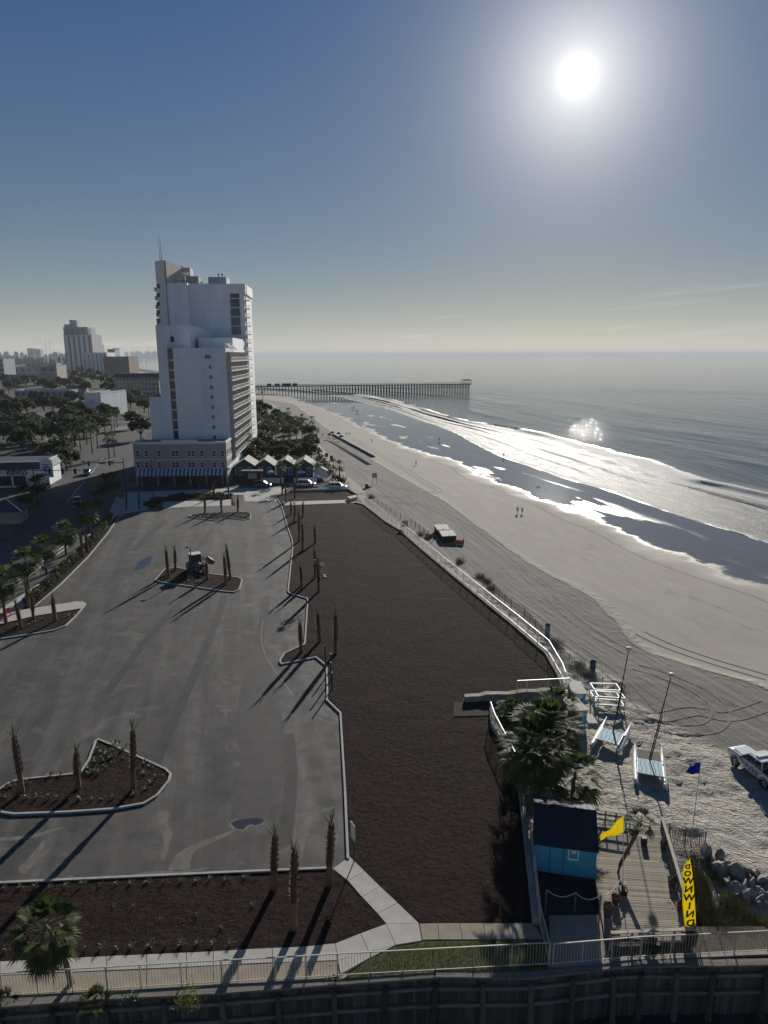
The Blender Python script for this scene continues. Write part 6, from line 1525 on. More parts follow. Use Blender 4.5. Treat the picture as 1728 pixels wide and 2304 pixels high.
cloth_mesh('pennant', rel([zd(740, 480), zd(738, 512), zd(742, 518)], Yp, yp), rel([zd(934, 312), zd(934, 380), zd(934, 452)], Yp, yp), 'yellow_cloth', pn, .12, 8, 12, 2)
fp = gb(1554, 1900); fl = thing('flag_pole', 'tall thin pole with a torn blue flag on the sand', 'flag', fp)
t_ = at_y(1577, 1713, fp.y) - fp; mb = MB(); mb.tube([(0, 0, -.2), tuple(t_)], [.035, .022], 6); mb.build('pole', 'metal_tan', fl)
z8f = lambda x, y: (1280 + x / 3.703, 1400 + y / 3.703)
cloth_mesh('flag', rel([z8f(1008, 1195), z8f(985, 1225), z8f(968, 1262)], fp.y, fp), rel([z8f(1100, 1163), z8f(1092, 1210), z8f(1084, 1258)], fp.y, fp), 'blue_cloth', fl, .14, 8, 10, 3)
# catamarans
mk('hull_white', (.74, .73, .70), .35, .08, 2, spec=.5); mk('tramp_blue', (.30, .46, .52), .7, .12, 3); mk('tramp_dark', (.05, .05, .045), .8, .2, 6)
def catamaran(label, bowL, sternL, bowR, sternR, mast_b, mast_t, ball, dark=False):
    P = [gb(*p) for p in (bowL, sternL, bowR, sternR)]; zg = sum(p.z for p in P) / 4
    bow = (P[0] + P[2]) / 2; stern = (P[1] + P[3]) / 2; ax = (bow - stern); L = max(4.6, min(5.6, ax.length)); beam = max(1.9, min(2.6, (P[2] - P[0]).length)); c = (bow + stern) / 2; c.z = zg
    o = thing('catamaran', label, 'boat', c, math.atan2(ax.y, ax.x) - math.pi / 2, 'beached catamarans')
    for s in (-1, 1):
        mb = MB(); secs = []
        for i in range(13):
            f_ = i / 12; y_ = -L / 2 + L * f_; w = .25 * min(1, (1 - f_) * 3.2 + .02) * min(1, .75 + f_); dp = .42 * min(1, .75 + f_ * .5) * min(1, (1 - f_) * 5 + .15); zt = .55 + .16 * f_ ** 3
            secs.append([(s * beam / 2 + w * math.cos(a) * (1 if math.sin(a) > -.3 else .8), y_, zt - dp / 2 + dp / 2 * math.sin(a)) for a in np.linspace(0, 2 * math.pi, 9)[:-1]])
        mb.loft(secs); h_ = mb.build('hull', 'hull_white', o, smooth=True)
        mb = MB(); mb.box((s * beam / 2, -L / 2 - .05, .32), (.04, .22, .62)); mb.build('rudder', 'metal_dark', h_)
    mb = MB()
    for y_ in (.55, -1.75): mb.tube([(-beam / 2, y_, .68), (beam / 2, y_, .68)], .045, 7)
    for s in (-1, 1): mb.tube([(s * (beam / 2 - .12), -1.75, .69), (s * (beam / 2 - .12), .55, .69)], .035, 6)
    mb.build('frame', 'metal_grey', o)
    mb = MB(); mb.box((0, -.6, .685), (beam - .32, 2.2, .02)); tr_ = mb.build('trampoline', 'tramp_blue', o)
    mb = MB()
    for i in range(5): x_ = -beam / 2 + .4 + i * (beam - .8) / 4; mb.tube([(x_, -1.7, .70), (x_ + .08, -1.0, .70), (x_ - .06, -.3, .70), (x_ + .05, .5, .70)], .014, 4)
    mb.build('lacing', 'black_paint', tr_)
    if dark: mb = MB(); mb.box((0, 1.25, .66), (beam - .36, 1.3, .015)); mb.build('front_net', 'tramp_dark', o)
    mr = o.rotation_euler.z; Mi = Matrix.Rotation(-mr, 4, 'Z')
    b_ = Vector((0, .55, .72)); wb = c + Matrix.Rotation(mr, 4, 'Z') @ b_; tw = at_y(*mast_t, wb.y); t_ = Mi @ (tw - c)
    mb = MB(); mb.tube([b_, tuple(t_)], [.05, .04], 7); ms = mb.build('mast', 'black_paint', o)
    mb = MB(); mb.tube([b_ + Vector((.05, -.4, 0)), tuple(b_.lerp(t_, .55) + Vector((.1, -.12, 0)))], .045, 6); mb.build('furled_sail', 'black_paint', ms)
    bb = Mi @ (at_y(*ball, wb.y) - c); mb = MB(); mb.lathe([(0, -.2), (.2, -.16), (.3, -.02), (.22, .12), (0, .18)], 14, tuple(bb)); mb.build('masthead_float', 'hull_white', ms, smooth=True)
    mb = MB()
    for q in ((-beam / 2, -.3, .6), (beam / 2, -.3, .6), (0, L / 2 - .5, .6)): mb.tube([q, tuple(b_.lerp(t_, .72))], .008, 4)
    mb.build('stay', 'metal_dark', ms); return o
catamaran('left beached catamaran with light blue trampoline and dark mast', z8f(315, 835), z8f(190, 1050), z8f(512, 900), z8f(392, 1140), z8f(370, 935), z8f(497, 240), z8f(500, 222))
catamaran('right beached catamaran with a dark front net, nearer the blue flag', z8f(545, 1060), z8f(560, 1390), z8f(765, 1090), z8f(800, 1420), z8f(670, 1160), z8f(850, 460), z8f(857, 440), True)
# little blue kiosks and white racks
def booth(label, f0, f1, back, h, sign=None, window=False):
    a, b, c = gb(*f0), gb(*f1), gb(*back); d = b - a; wdt = d.length; dep = (c - b).length
    rz_ = math.atan2(d.y, d.x); o = thing('kiosk', label, 'kiosk', a, rz_)
    v = Matrix.Rotation(-rz_, 4, 'Z') @ (c - b); dx, dy = v.x, max(v.y, .8)
    mb = MB(); mb.hexa([(0, 0, 0), (wdt, 0, 0), (wdt + dx, dy, 0), (dx, dy, 0), (0, 0, h), (wdt, 0, h), (wdt + dx, dy, h), (dx, dy, h)]); mb.build('wall', 'hut_blue', o)
    e = .1; mb = MB(); mb.hexa([(-e, -e, h), (wdt + e, -e, h), (wdt + dx + e, dy + e, h), (dx - e, dy + e, h), (-e, -e, h + .1), (wdt + e, -e, h + .1), (wdt + dx + e, dy + e, h + .1), (dx - e, dy + e, h + .1)]); mb.build('roof', 'peeling_paint', o)
    if window: mb = MB(); box3(mb, wdt * .28, wdt * .75, -.03, .0, h * .38, h * .85); wi_ = mb.build('window', 'metal_grey', o); mb = MB(); box3(mb, wdt * .36, wdt * .67, -.05, -.02, h * .45, h * .78); mb.build('pane', 'window_glass', wi_)
    if sign: mb = MB(); box3(mb, wdt * .1, wdt * .75, -.04, .0, h * .42, h * .72); mb.build('red_board', 'rust_red', o); mb = MB(); box3(mb, wdt * .12, wdt * .78, -.04, .0, h * .78, h * .97); mb.build('white_board', 'white_trim', o)
    return o
mk('peeling_paint', (.55, .50, .42), .85, .35, 5, col2=(.66, .62, .55))
booth('front blue kiosk with a framed window and peeling pale roof', z7b(1185, 662), z7b(1320, 660), z7b(1238, 545), 1.75, None, True)
booth('rear blue kiosk with a red board and pale roof by the fence corner', z7b(1195, 505), z7b(1308, 500), z7b(1250, 395), 1.85, True)
mb = MB(); mb.box((0, 0, .12), (1.0, 1.6, .25)); o = mb.build('platform', 'peeling_paint'); o.location = gb(1330, 1622); tag(o, 'low pale wooden platform beside the front kiosk', 'platform')
zr = lambda x, y: (1300 + x / 13.825, 1520 + y / 13.825)
def rack(label, c4, h):
    """four ground corners in photo, box frame of white timber"""
    P = [gb(*p) for p in c4]; o = thing('timber_rack', label, 'rack', P[0], 0, 'white timber racks'); Q = [p - P[0] for p in P]
    for q in Q: q.z = 0
    for q in Q: mb = MB(); mb.bar(q, q + Vector((0, 0, h)), .09); mb.build('post', 'white_paint', o)
    for a, b in zip(Q, Q[1:] + Q[:1]):
        for zz_ in (h - .05, h * .35): mb = MB(); mb.bar(a + Vector((0, 0, zz_)), b + Vector((0, 0, zz_)), .10, .12); mb.build('rail', 'white_paint', o)
    return o
rack('rear white timber rack frame on the sand by the kiosks', [zr(360, 610), zr(490, 800), zr(1290, 880), zr(1160, 680)], 1.35)
rack('front white timber rack frame on the sand by the kiosks', [zr(510, 860), zr(620, 1040), zr(1440, 1120), zr(1300, 930)], 1.35)
# slatted sand fence by the deck, sand fence along the wall
def sand_fence(label, pts, h, gap, each, mat='old_wood', group=None, posts=2.2):
    P = [gb(*p) for p in pts]; o = thing('sand_fence', label, 'fence', P[0], 0, group); acc = MB(); mb = MB(); mb.box((0, 0, h / 2), (.045, .02, h)); km = mb.mesh('slat', mat); mb = MB(); mb.tube([(0, 0, -.2), (0, 0, h * 1.12)], .05, 6); pm_ = mb.mesh('post', mat)
    rn = random.Random(len(pts))
    for a, b in zip(P, P[1:]):
        d = b - a; L = d.length; rz_ = math.atan2(d.y, d.x)
        for i in range(round(L / gap)):
            q = a - P[0] + d * ((i + .5) * gap / L)
            if each: put('slat', km, o, q + Vector((0, 0, rn.uniform(-.06, .03))), rot=(rn.uniform(-.06, .06), rn.uniform(-.05, .05), rz_))
            else: acc.box(q + Vector((0, 0, h / 2)), (.04, .02, h), rz_)
        for i in range(max(1, round(L / posts))): put('post', pm_, o, a - P[0] + d * (i / max(1, round(L / posts))), 0)
        for k in (.3, .8): acc.bar(a - P[0] + Vector((0, 0, h * k)), b - P[0] + Vector((0, 0, h * k)), .012)
    put('post', pm_, o, P[-1] - P[0])
    if acc.v: struct(acc.build('wire', mat, o), 'stuff')
    return o
sand_fence('weathered slatted fence on the sand beside the deck', [(1503, 1895), (1540, 1903), (1584, 1912)], 1.35, .10, True)
sand_fence('thin sand fence between the sea wall and the barrels', [(1355, 1545), (1300, 1510), (1262, 1472), (1180, 1385), (1150, 1365), (1110, 1330)], 1.0, .16, False, group='thin sand fences')
sand_fence('thin sand fence near the far jog of the sea wall', [(975, 1215), (925, 1180), (890, 1160), (850, 1135), (825, 1118)], 1.1, .5, False, group='thin sand fences', posts=2.6)
sand_fence('thin sand fence by the dune bushes at the street end', [(780, 1080), (765, 1072), (745, 1068), (735, 1050)], 1.1, .6, False, group='thin sand fences', posts=2.6)
# rocks
mk('riprap', (.24, .225, .20), .9, .3, 1.5, bump=.6, bs=5, col2=(.34, .32, .29))
def rock_mesh(seed):
    rn = random.Random(seed); bm = bmesh.new(); bmesh.ops.create_icosphere(bm, subdivisions=2, radius=.5)
    pl_ = [(Vector((rn.gauss(0, 1), rn.gauss(0, 1), rn.gauss(0, 1))).normalized(), rn.uniform(.17, .36)) for _ in range(9)]
    for v in bm.verts:
        for n_, d_ in pl_:
            e = v.co.dot(n_) - d_
            if e > 0: v.co -= n_ * e
    bmesh.ops.dissolve_limit(bm, angle_limit=R(6), verts=bm.verts, edges=bm.edges); me = bpy.data.meshes.new('rock'); bm.to_mesh(me); bm.free(); me.materials.append(MATS['riprap']); return me
ROCK = [rock_mesh(s) for s in range(7)]; z6 = lambda x, y: (1540 + x / 8.824, 1880 + y / 8.824)
rocks = [(420, 380, 2.3), (680, 440, 2.0), (560, 500, 1.3), (700, 600, 1.8), (860, 640, 1.5), (680, 780, 2.6), (760, 880, 1.0), (1000, 800, 3.0), (1210, 730, 1.7), (1380, 790, 1.9), (820, 960, 1.3), (950, 1000, 1.5), (1150, 1010, 2.0), (1320, 990, 1.9), (1420, 1080, 1.5), (1500, 900, 1.6), (1590, 960, 1.4), (1540, 1050, 1.0), (1630, 1060, 1.3), (1560, 1140, 1.1), (1000, 1130, 2.2), (1160, 1210, 1.4), (1290, 1240, 1.9), (1280, 1150, 1.1), (1430, 1190, 1.0), (1490, 1300, 1.6), (1600, 1280, 1.8), (1400, 1320, 1.0), (1230, 1330, 1.3), (1100, 1330, 1.0), (1650, 1180, 1.2), (1600, 1380, 1.2), (1480, 1400, 1.0), (1700, 1300, 1.6), (1740, 1000, 1.6), (1740, 1150, 1.5), (530, 600, 1.1), (900, 880, .9), (1080, 920, 1.0), (1260, 900, 1.0), (780, 540, .9), (1460, 760, 1.2), (1700, 880, 1.1), (600, 700, 1.0)]
ns = {0: 'large', 1: 'middle-sized', 2: 'small'}
for k, (x, y, s) in enumerate(rocks):
    p = gb(*z6(x, y + 25)); o = put('rock', ROCK[k % 7], None, p + Vector((0, 0, s * .14)), rot=(k * .7, k * 1.1, k * 2.3), scale=(s * .54, s * .46, s * .48))
    sz = 0 if s >= 2 else 1 if s >= 1.4 else 2; tag(o, '%s pale boulder in the rock pile right of the yellow banner' % ns[sz], 'rock', '%s boulders of the rock pile' % ns[sz])
# sign on a thin pole by the walkway
sp_ = g(*zw(1050, 530), .05); o = thing('pole_notice', 'white notice on a dark pole where the walkway meets the car park', 'sign', sp_, R(-62)); h = hgt(sp_, zw(1080, 240)[1])
mb = MB(); mb.tube([(0, 0, -.05), (0, 0, h)], .04, 6); mb.build('pole', 'metal_dark', o); mb = MB(); mb.box((0, -.05, h - .65), (.62, .04, 1.2)); mb.build('board', 'white_paint', o)
# metal handrail along the street pavement
hr = [g(a, b, .1) for a, b in ((-60, 1392), (0, 1352), (60, 1308), (100, 1275), (150, 1238), (180, 1205), (205, 1182))]
o = thing('pavement_rail', 'long two-bar metal rail along the street pavement', 'railing', hr[0])
for zz_ in (1.05, .45): mb = MB(); mb.tube([p - hr[0] + Vector((0, 0, zz_)) for p in hr], .035, 6); mb.build('rail', 'metal_white', o)
for a, b in zip(hr, hr[1:]):
    n = max(1, round((b - a).length / 2.4))
    for i in range(n): q = a + (b - a) * (i / n) - hr[0]; mb = MB(); mb.tube([q, q + Vector((0, 0, 1.05))], .03, 6); mb.build('post', 'metal_white', o)
# traffic wall and rail of the small far bed
fb = [g(*z3(x, y), .1) for x, y in ((230, 205), (560, 195), (810, 188), (900, 243))]
mb = MB(); strip(mb, [tuple(p[:2]) for p in fb], -.12, .12, 0, .55); o = mb.build('planter_wall', 'concrete'); tag(o, 'low concrete wall round the small far mulch bed', 'wall')
railing('grey rail above the wall of the small far bed', [p + Vector((0, 0, .5)) for p in fb[:3]], 1.3, 'metal_grey', 2.4, .5, True, 'railing', 'railing', None, .1, .05)
mb = MB(); mb.hexa([tuple(g(*z3(x, y), .1)) for x, y in ((800, 285), (890, 262), (900, 285), (830, 305))] + [tuple(g(*z3(x, y), .1) + Vector((0, 0, .7))) for x, y in ((800, 285), (890, 262), (900, 285), (830, 305))]); o = mb.build('concrete_block', 'concrete'); tag(o, 'angled concrete kerb block at the corner of the small far bed', 'wall')
# tyre tracks pressed in the sand
mk('track_sand', (.19, .178, .157), .95, .3, 4, bump=1.0, bs=4)
def tracks(pts, n=8, w=.27):
    C_ = curve([gb(*p) for p in pts], n * 6)
    for s in (-.8, .8):
        mb = MB(); A_3, B_3 = poly_strip([(p.x, p.y) for p in C_], s - w / 2, s + w / 2)
        for i in range(len(A_3) - 1):
            za = beach_z(A_3[i].x, A_3[i].y) + .035; zb = beach_z(A_3[i + 1].x, A_3[i + 1].y) + .035
            zc2 = beach_z(B_3[i].x, B_3[i].y) + .035; zd2 = beach_z(B_3[i + 1].x, B_3[i + 1].y) + .035
            mb.quad((A_3[i].x, A_3[i].y, za), (B_3[i].x, B_3[i].y, zc2), (B_3[i + 1].x, B_3[i + 1].y, zd2), (A_3[i + 1].x, A_3[i + 1].y, zb))
        struct(mb.build('tyre_track', 'track_sand', fix=False))
tracks([(1728, 1525), (1600, 1487), (1500, 1452), (1440, 1424)], 10); tracks([(790, 985), (850, 1020), (930, 1068), (968, 1093), (985, 1101), (980, 1108), (955, 1108)], 10)

tracks([(1390, 1600), (1470, 1612), (1560, 1600), (1640, 1612), (1728, 1585)], 10)
tracks([(1430, 1500), (1500, 1522), (1585, 1562), (1622, 1600), (1600, 1636), (1520, 1640), (1440, 1618), (1330, 1560)], 10)
tracks([(1010, 1225), (1070, 1290), (1140, 1342), (1260, 1432), (1370, 1510), (1460, 1600)], 8)
tracks([(880, 1130), (960, 1140), (1060, 1190), (1180, 1290), (1300, 1400), (1420, 1470)], 8)
tracks([(860, 1080), (900, 1098), (935, 1108), (900, 1120), (850, 1116), (800, 1110)], 8)
# ------------------------------------------------------------------ vehicles
def carpaint(name, c):
    t = NT(name); t.col(c); t.rough(.28); t.spec(.55); t.b.inputs['Coat Weight'].default_value = .5; t.b.inputs['Coat Roughness'].default_value = .08
carpaint('paint_white', (.74, .75, .76)); carpaint('paint_black', (.014, .015, .018)); carpaint('paint_silver', (.50, .50, .49)); carpaint('paint_grey', (.12, .125, .13))
mk('tyre_rubber', (.018, .018, .018), .85, .2, 6); mk('decal_blue', (.02, .05, .22), .5, .1, 3)
t = NT('lamp_glass'); t.col((.75, .75, .72)); t.rough(.1); t.spec(.7)
def wheel_meshes(r, w):
    mb = MB(); mb.lathe([(r * .6, -w / 2), (r * .92, -w / 2), (r, -w * .3), (r, w * .3), (r * .92, w / 2), (r * .6, w / 2)], 18, axis='X'); ty = mb.mesh('tyre', 'tyre_rubber', smooth=True)
    mb = MB(); mb.lathe([(0, -w * .42), (r * .2, -w * .46), (r * .6, -w * .40), (r * .62, w * .40), (r * .2, w * .46), (0, w * .42)], 14, axis='X')
    for k in range(6): a = k * math.pi / 3; mb.box((-w * .44, math.cos(a) * r * .38, math.sin(a) * r * .38), (.03, r * .12, r * .42), m=Matrix.Rotation(a - math.pi / 2, 3, 'X'))
    return ty, mb.mesh('rim', 'metal_grey')
WHEELS = {}
def add_wheels(o, hw, yf, yr, r, w):
    if (r, w) not in WHEELS: WHEELS[(r, w)] = wheel_meshes(r, w)
    ty, rm = WHEELS[(r, w)]
    for y_ in (yf, yr):
        for s in (-1, 1):
            e = put('wheel', rm, o, (s * hw, y_, r), rot=(0, 0, 0 if s < 0 else math.pi)); put('tyre', ty, e)
def body_loft(stations, n=10):
    """stations (y, half width bottom, half width top, z bottom, z top) -> rounded sections"""
    secs = []
    for y_, wb, wt_, zb, zt in stations:
        r = min(.12, (zt - zb) * .3)
        secs.append([(-wb * .94, y_, zb), (-wb, y_, zb + r), (-wb, y_, (zb + zt) / 2), (-wt_ * .99, y_, zt - r), (-wt_ * .9, y_, zt), (wt_ * .9, y_, zt), (wt_ * .99, y_, zt - r), (wb, y_, (zb + zt) / 2), (wb, y_, zb + r), (wb * .94, y_, zb)])
    return secs
def car(label, p, rz, paint, kind='suv', group='cars'):
    o = thing('parked_car' if group != 'driving' else 'car', label, 'car', p, rz, None)
    if kind == 'suv':
        lower = [(-2.35, .82, .80, .45, .80), (-2.3, .92, .88, .32, 1.02), (-1.2, .95, .92, .26, 1.06), (.6, .95, .92, .26, 1.05), (1.5, .94, .88, .28, .98), (2.15, .90, .82, .34, .86), (2.35, .78, .70, .42, .72)]
        cab = [(-2.28, .86, .70, 1.0, 1.08), (-2.0, .86, .68, 1.0, 1.62), (-.6, .87, .70, 1.0, 1.72), (.5, .87, .70, 1.0, 1.66), (1.35, .86, .72, .95, 1.04)]
    else:
        lower = [(-2.3, .80, .76, .42, .78), (-2.2, .90, .84, .30, .96), (-1.2, .92, .88, .24, .94), (.6, .92, .88, .24, .92), (1.5, .91, .84, .26, .86), (2.1, .88, .78, .32, .74), (2.3, .76, .66, .40, .62)]
        cab = [(-1.75, .82, .68, .90, .98), (-1.1, .82, .64, .9, 1.36), (-.2, .83, .66, .9, 1.43), (.35, .83, .66, .9, 1.38), (1.15, .82, .7, .86, .93)]
    mb = MB(); mb.loft(body_loft(lower)); mb.build('body', paint, o, smooth=False)
    mb = MB(); mb.loft(body_loft(cab)); gl = mb.build('windows', 'glossy_black', o)
    z1 = max(c[4] for c in cab); ys = [c[0] for c in cab if c[4] > z1 - .15]
    mb = MB(); mb.box((0, (min(ys) + max(ys)) / 2, z1 - .015), (1.28, max(ys) - min(ys) + .1, .06)); mb.build('roof', paint, o)
    mb = MB()
    for s in (-1, 1):
        for a, b in zip(cab[0:], cab[1:]): pass
        for c in cab[1:4]: mb.bar((s * (c[1] + .005), c[0], c[3]), (s * (c[2] + .01), c[0], c[4] - .04), .09)
    mb.build('pillars', paint, o)
    for s in (-1, 1):
        mb = MB(); mb.box((s * .66, lower[-2][0] + .08, .66), (.36, .16, .14)); mb.build('headlight', 'lamp_glass', o)
        mb = MB(); mb.box((s * .7, -2.26, .86), (.28, .12, .16)); mb.build('tail_light', 'rust_red', o)
        mb = MB(); mb.box((s * 1.02, .95, 1.05), (.16, .1, .13)); mb.build('mirror', paint, o)
    add_wheels(o, .84, 1.42, -1.42, .35, .23); return o
car('dark suv parked before the white panel fence', g(590, 1096), R(-92), 'paint_black', 'suv'); car('silver suv parked left of the white pickup-like car', g(690, 1094), R(-92), 'paint_silver', 'suv'); car('white suv parked at the sand end of the side street', g(760, 1100), R(-95), 'paint_white', 'suv')
car('dark sedan driving towards the lot on the main street', g(174, 1132), R(205), 'paint_black', 'sedan'); car('dark suv waiting at the traffic signals', g(196, 1068), R(205), 'paint_grey', 'suv'); car('dark car half hidden behind the street palms at left', g(52, 1286), R(140), 'paint_black', 'sedan')
for k, (x, y, pt, lb) in enumerate(((50, 950, 'paint_silver', 'silver car parked below the long motel, left one'), (62, 948, 'paint_white', 'white car parked below the long motel, right one'), (182, 948, 'paint_silver', 'silver car glinting by the slab building'), (202, 948, 'paint_white', 'white car glinting by the slab building'), (230, 948, 'paint_silver', 'silver car at the bend of the upper street'), (285, 917, 'paint_white', 'white car parked before the motel'), (160, 898, 'paint_silver', 'silver car left of the slab building among trees'), (338, 945, 'paint_white', 'white car half hidden by the tower'))):
    car(lb, g(x, y), R(-70 + 20 * (k % 3)), pt, 'sedan')
# police pickup on the sand
fw, rw = gb(1657, 1724), gb(1721, 1774); ax = (fw - rw).normalized(); tz = math.atan2(ax.y, ax.x) - math.pi / 2; rt = Vector((ax.y, -ax.x, 0))
tc_ = (fw + rw) / 2 + rt * .86; tk = thing('pickup_truck', 'white police pickup truck parked on the sand at the right edge', 'truck', tc_, tz, None, 1.03)
mb = MB(); mb.loft(body_loft([(2.72, .72, .66, .55, .86), (2.62, .90, .82, .48, 1.02), (2.2, .96, .90, .46, 1.12), (1.1, .97, .92, .46, 1.18), (1.0, .97, .93, .46, 1.18), (-.95, .97, .93, .46, 1.16), (-1.0, .97, .95, .46, 1.12), (-2.6, .96, .94, .50, 1.12), (-2.68, .92, .90, .56, 1.08)])); mb.build('body', 'paint_white', tk)
mb = MB(); mb.loft(body_loft([(1.25, .86, .80, 1.12, 1.20), (.45, .88, .70, 1.12, 1.80), (-.3, .89, .72, 1.12, 1.86), (-.85, .89, .72, 1.12, 1.82), (-1.08, .88, .74, 1.12, 1.3)])); mb.build('windows', 'glossy_black', tk)
mb = MB(); mb.box((0, -.2, 1.86), (1.38, 1.35, .07)); mb.build('roof', 'paint_white', tk)
mb = MB()
for s in (-1, 1):
    for (ya, za, yb, zb) in ((1.2, 1.16, .48, 1.82), (-.22, 1.16, -.26, 1.85), (-1.05, 1.16, -.86, 1.83)): mb.bar((s * .89, ya, za), (s * .73, yb, zb), .07)
    mb.bar((s * .77, .5, 1.8), (s * .77, -.88, 1.84), .1)
mb.build('pillars', 'paint_white', tk)
mb = MB(); box3(mb, -.82, .82, -2.58, -1.12, .75, 1.135); mb.build('bed_cover', 'black_paint', tk)
mb = MB()
for s in (-1, 1): mb.bar((s * .86, -1.1, 1.2), (s * .86, -2.6, 1.2), .08, .12)
mb.bar((-.86, -1.15, 1.25), (-.8, -1.15, 1.7), .07); mb.bar((.86, -1.15, 1.25), (.8, -1.15, 1.7), .07); mb.bar((-.8, -1.15, 1.7), (.8, -1.15, 1.7), .07); mb.build('bed_rail', 'metal_dark', tk)
mb = MB(); box3(mb, -.62, .62, -.35, -.05, 1.9, 2.0); mb.build('light_bar', 'metal_white', tk)
mb = MB(); mb.box((0, 1.72, 1.19), (1.3, 1.1, .04)); mb.build('bonnet_ridge', 'paint_white', tk)
for s in (-1, 1):
    mb = MB(); mb.box((s * .72, 2.62, .92), (.34, .12, .16)); mb.build('headlight', 'lamp_glass', tk)
    mb = MB(); mb.box((s * 1.08, .98, 1.24), (.2, .12, .17)); mb.build('mirror', 'black_paint', tk)
    for y_ in (.05, -.78): mb = MB(); mb.box((s * .985, y_ - .25, 1.02), (.02, .2, .045)); mb.build('door_handle', 'black_paint', tk)
    mb = MB()
    for y_ in (1.62, -1.5): mb.lathe([(.44, -.02), (.50, -.02), (.50, .02), (.44, .02)], 18, (s * .965, y_, .42), 'X')
    mb.build('wheel_arch', 'black_paint', tk)
    put('lettering', text_mesh('POLICE', .42, .003, bold=.012, mat='decal_blue'), tk, (s * .985, -.15, .80), rot=(R(90), 0, R(-90) if s < 0 else R(90)))
    mb = MB(); mb.lathe([(0, -.01), (.14, -.01), (.14, .01), (0, .01)], 12, (s * .978, .78, .88), 'X'); mb.build('door_shield', 'metal_grey', tk)
    mb = MB(); mb.box((s * .975, 1.02, .98), (.02, .1, .14)); mb.build('fender_vent', 'black_paint', tk)
mb = MB()
for y_ in (1.62, -1.5): box3(mb, -.9, .9, y_ - .43, y_ + .43, .3, .72)
mb.build('wheel_well', 'black_paint', tk)
add_wheels(tk, .84, 1.62, -1.5, .41, .28)
# compact loader working behind the middle island
lp = g(443, 1284); ld = thing('wheel_loader', 'compact loader with a grey cab and raised bucket behind the middle island', 'loader', lp, R(-60))
mk('loader_paint', (.14, .15, .14), .6, .2, 2)
mb = MB(); mb.loft(body_loft([(-1.5, .6, .55, .5, 1.3), (-1.3, .75, .68, .45, 1.5), (-.2, .78, .7, .45, 1.5), (.7, .7, .6, .5, 1.1), (1.0, .5, .45, .5, .8)])); mb.build('chassis', 'loader_paint', ld)
mb = MB(); box3(mb, -.62, .62, -.9, .55, 1.45, 2.75); mb.build('cab_glass', 'window_glass', ld)
mb = MB()
for x_ in (-.64, .64):
    for y_ in (-.92, .57): mb.bar((x_, y_, 1.4), (x_, y_, 2.8), .1)
mb.build('cab_frame', 'metal_dark', ld); mb = MB(); box3(mb, -.78, .78, -1.05, .7, 2.78, 2.9); mb.build('cab_roof', 'metal_white', ld)
mb = MB()
for x_ in (-.55, .55): mb.bar((x_, -.6, 1.5), (x_, 1.3, 1.9), .14, .22); mb.bar((x_, 1.3, 1.9), (x_, 1.9, 1.2), .14, .2)
mb.build('lift_arm', 'metal_grey', ld)
mb = MB(); mb.loft([[(-1.0, 1.8, 1.0), (-1.0, 2.5, .9), (-1.0, 2.7, 1.4), (-1.0, 2.0, 1.9)], [(1.0, 1.8, 1.0), (1.0, 2.5, .9), (1.0, 2.7, 1.4), (1.0, 2.0, 1.9)]]); mb.build('bucket', 'rust_red', ld)
add_wheels(ld, .85, .9, -.95, .52, .34)
# ------------------------------------------------------------------ street furniture
def lamp(label, px, py, top, arm=0, mat='metal_grey', name='lamp_post'):
    p = g(px, py); h = hgt(p, top); o = thing(name, label, 'lamp post', p); mb = MB(); mb.tube([(0, 0, 0), (0, 0, h)], [.12, .07], 7); mb.build('pole', mat, o)
    mb = MB(); mb.tube([(0, 0, h - .1), (arm * .5, 0, h + .25), (arm, 0, h + .2)], .05, 6); a_ = mb.build('arm', mat, o); mb = MB(); mb.box((arm, 0, h + .16), (.6, .25, .14)); mb.build('lamp_head', mat, a_); return o
lamp('pale curved lamp post left of the hipped bungalow', 98, 975, 928, -1.6); lamp('tall pale lamp post in the beach grove', 630, 985, 953, -1.2); lamp('shorter pale lamp post in the beach grove', 591, 985, 966, .6); lamp('tall pole rising among the left oaks', 30, 890, 850, 0); lamp('slim dark lamp post before the podium', 345, 1120, 1035, 1.2, 'metal_dark'); lamp('thin white lamp at the loader on the middle island', 432, 1291, 1234, -.5, 'metal_dark')
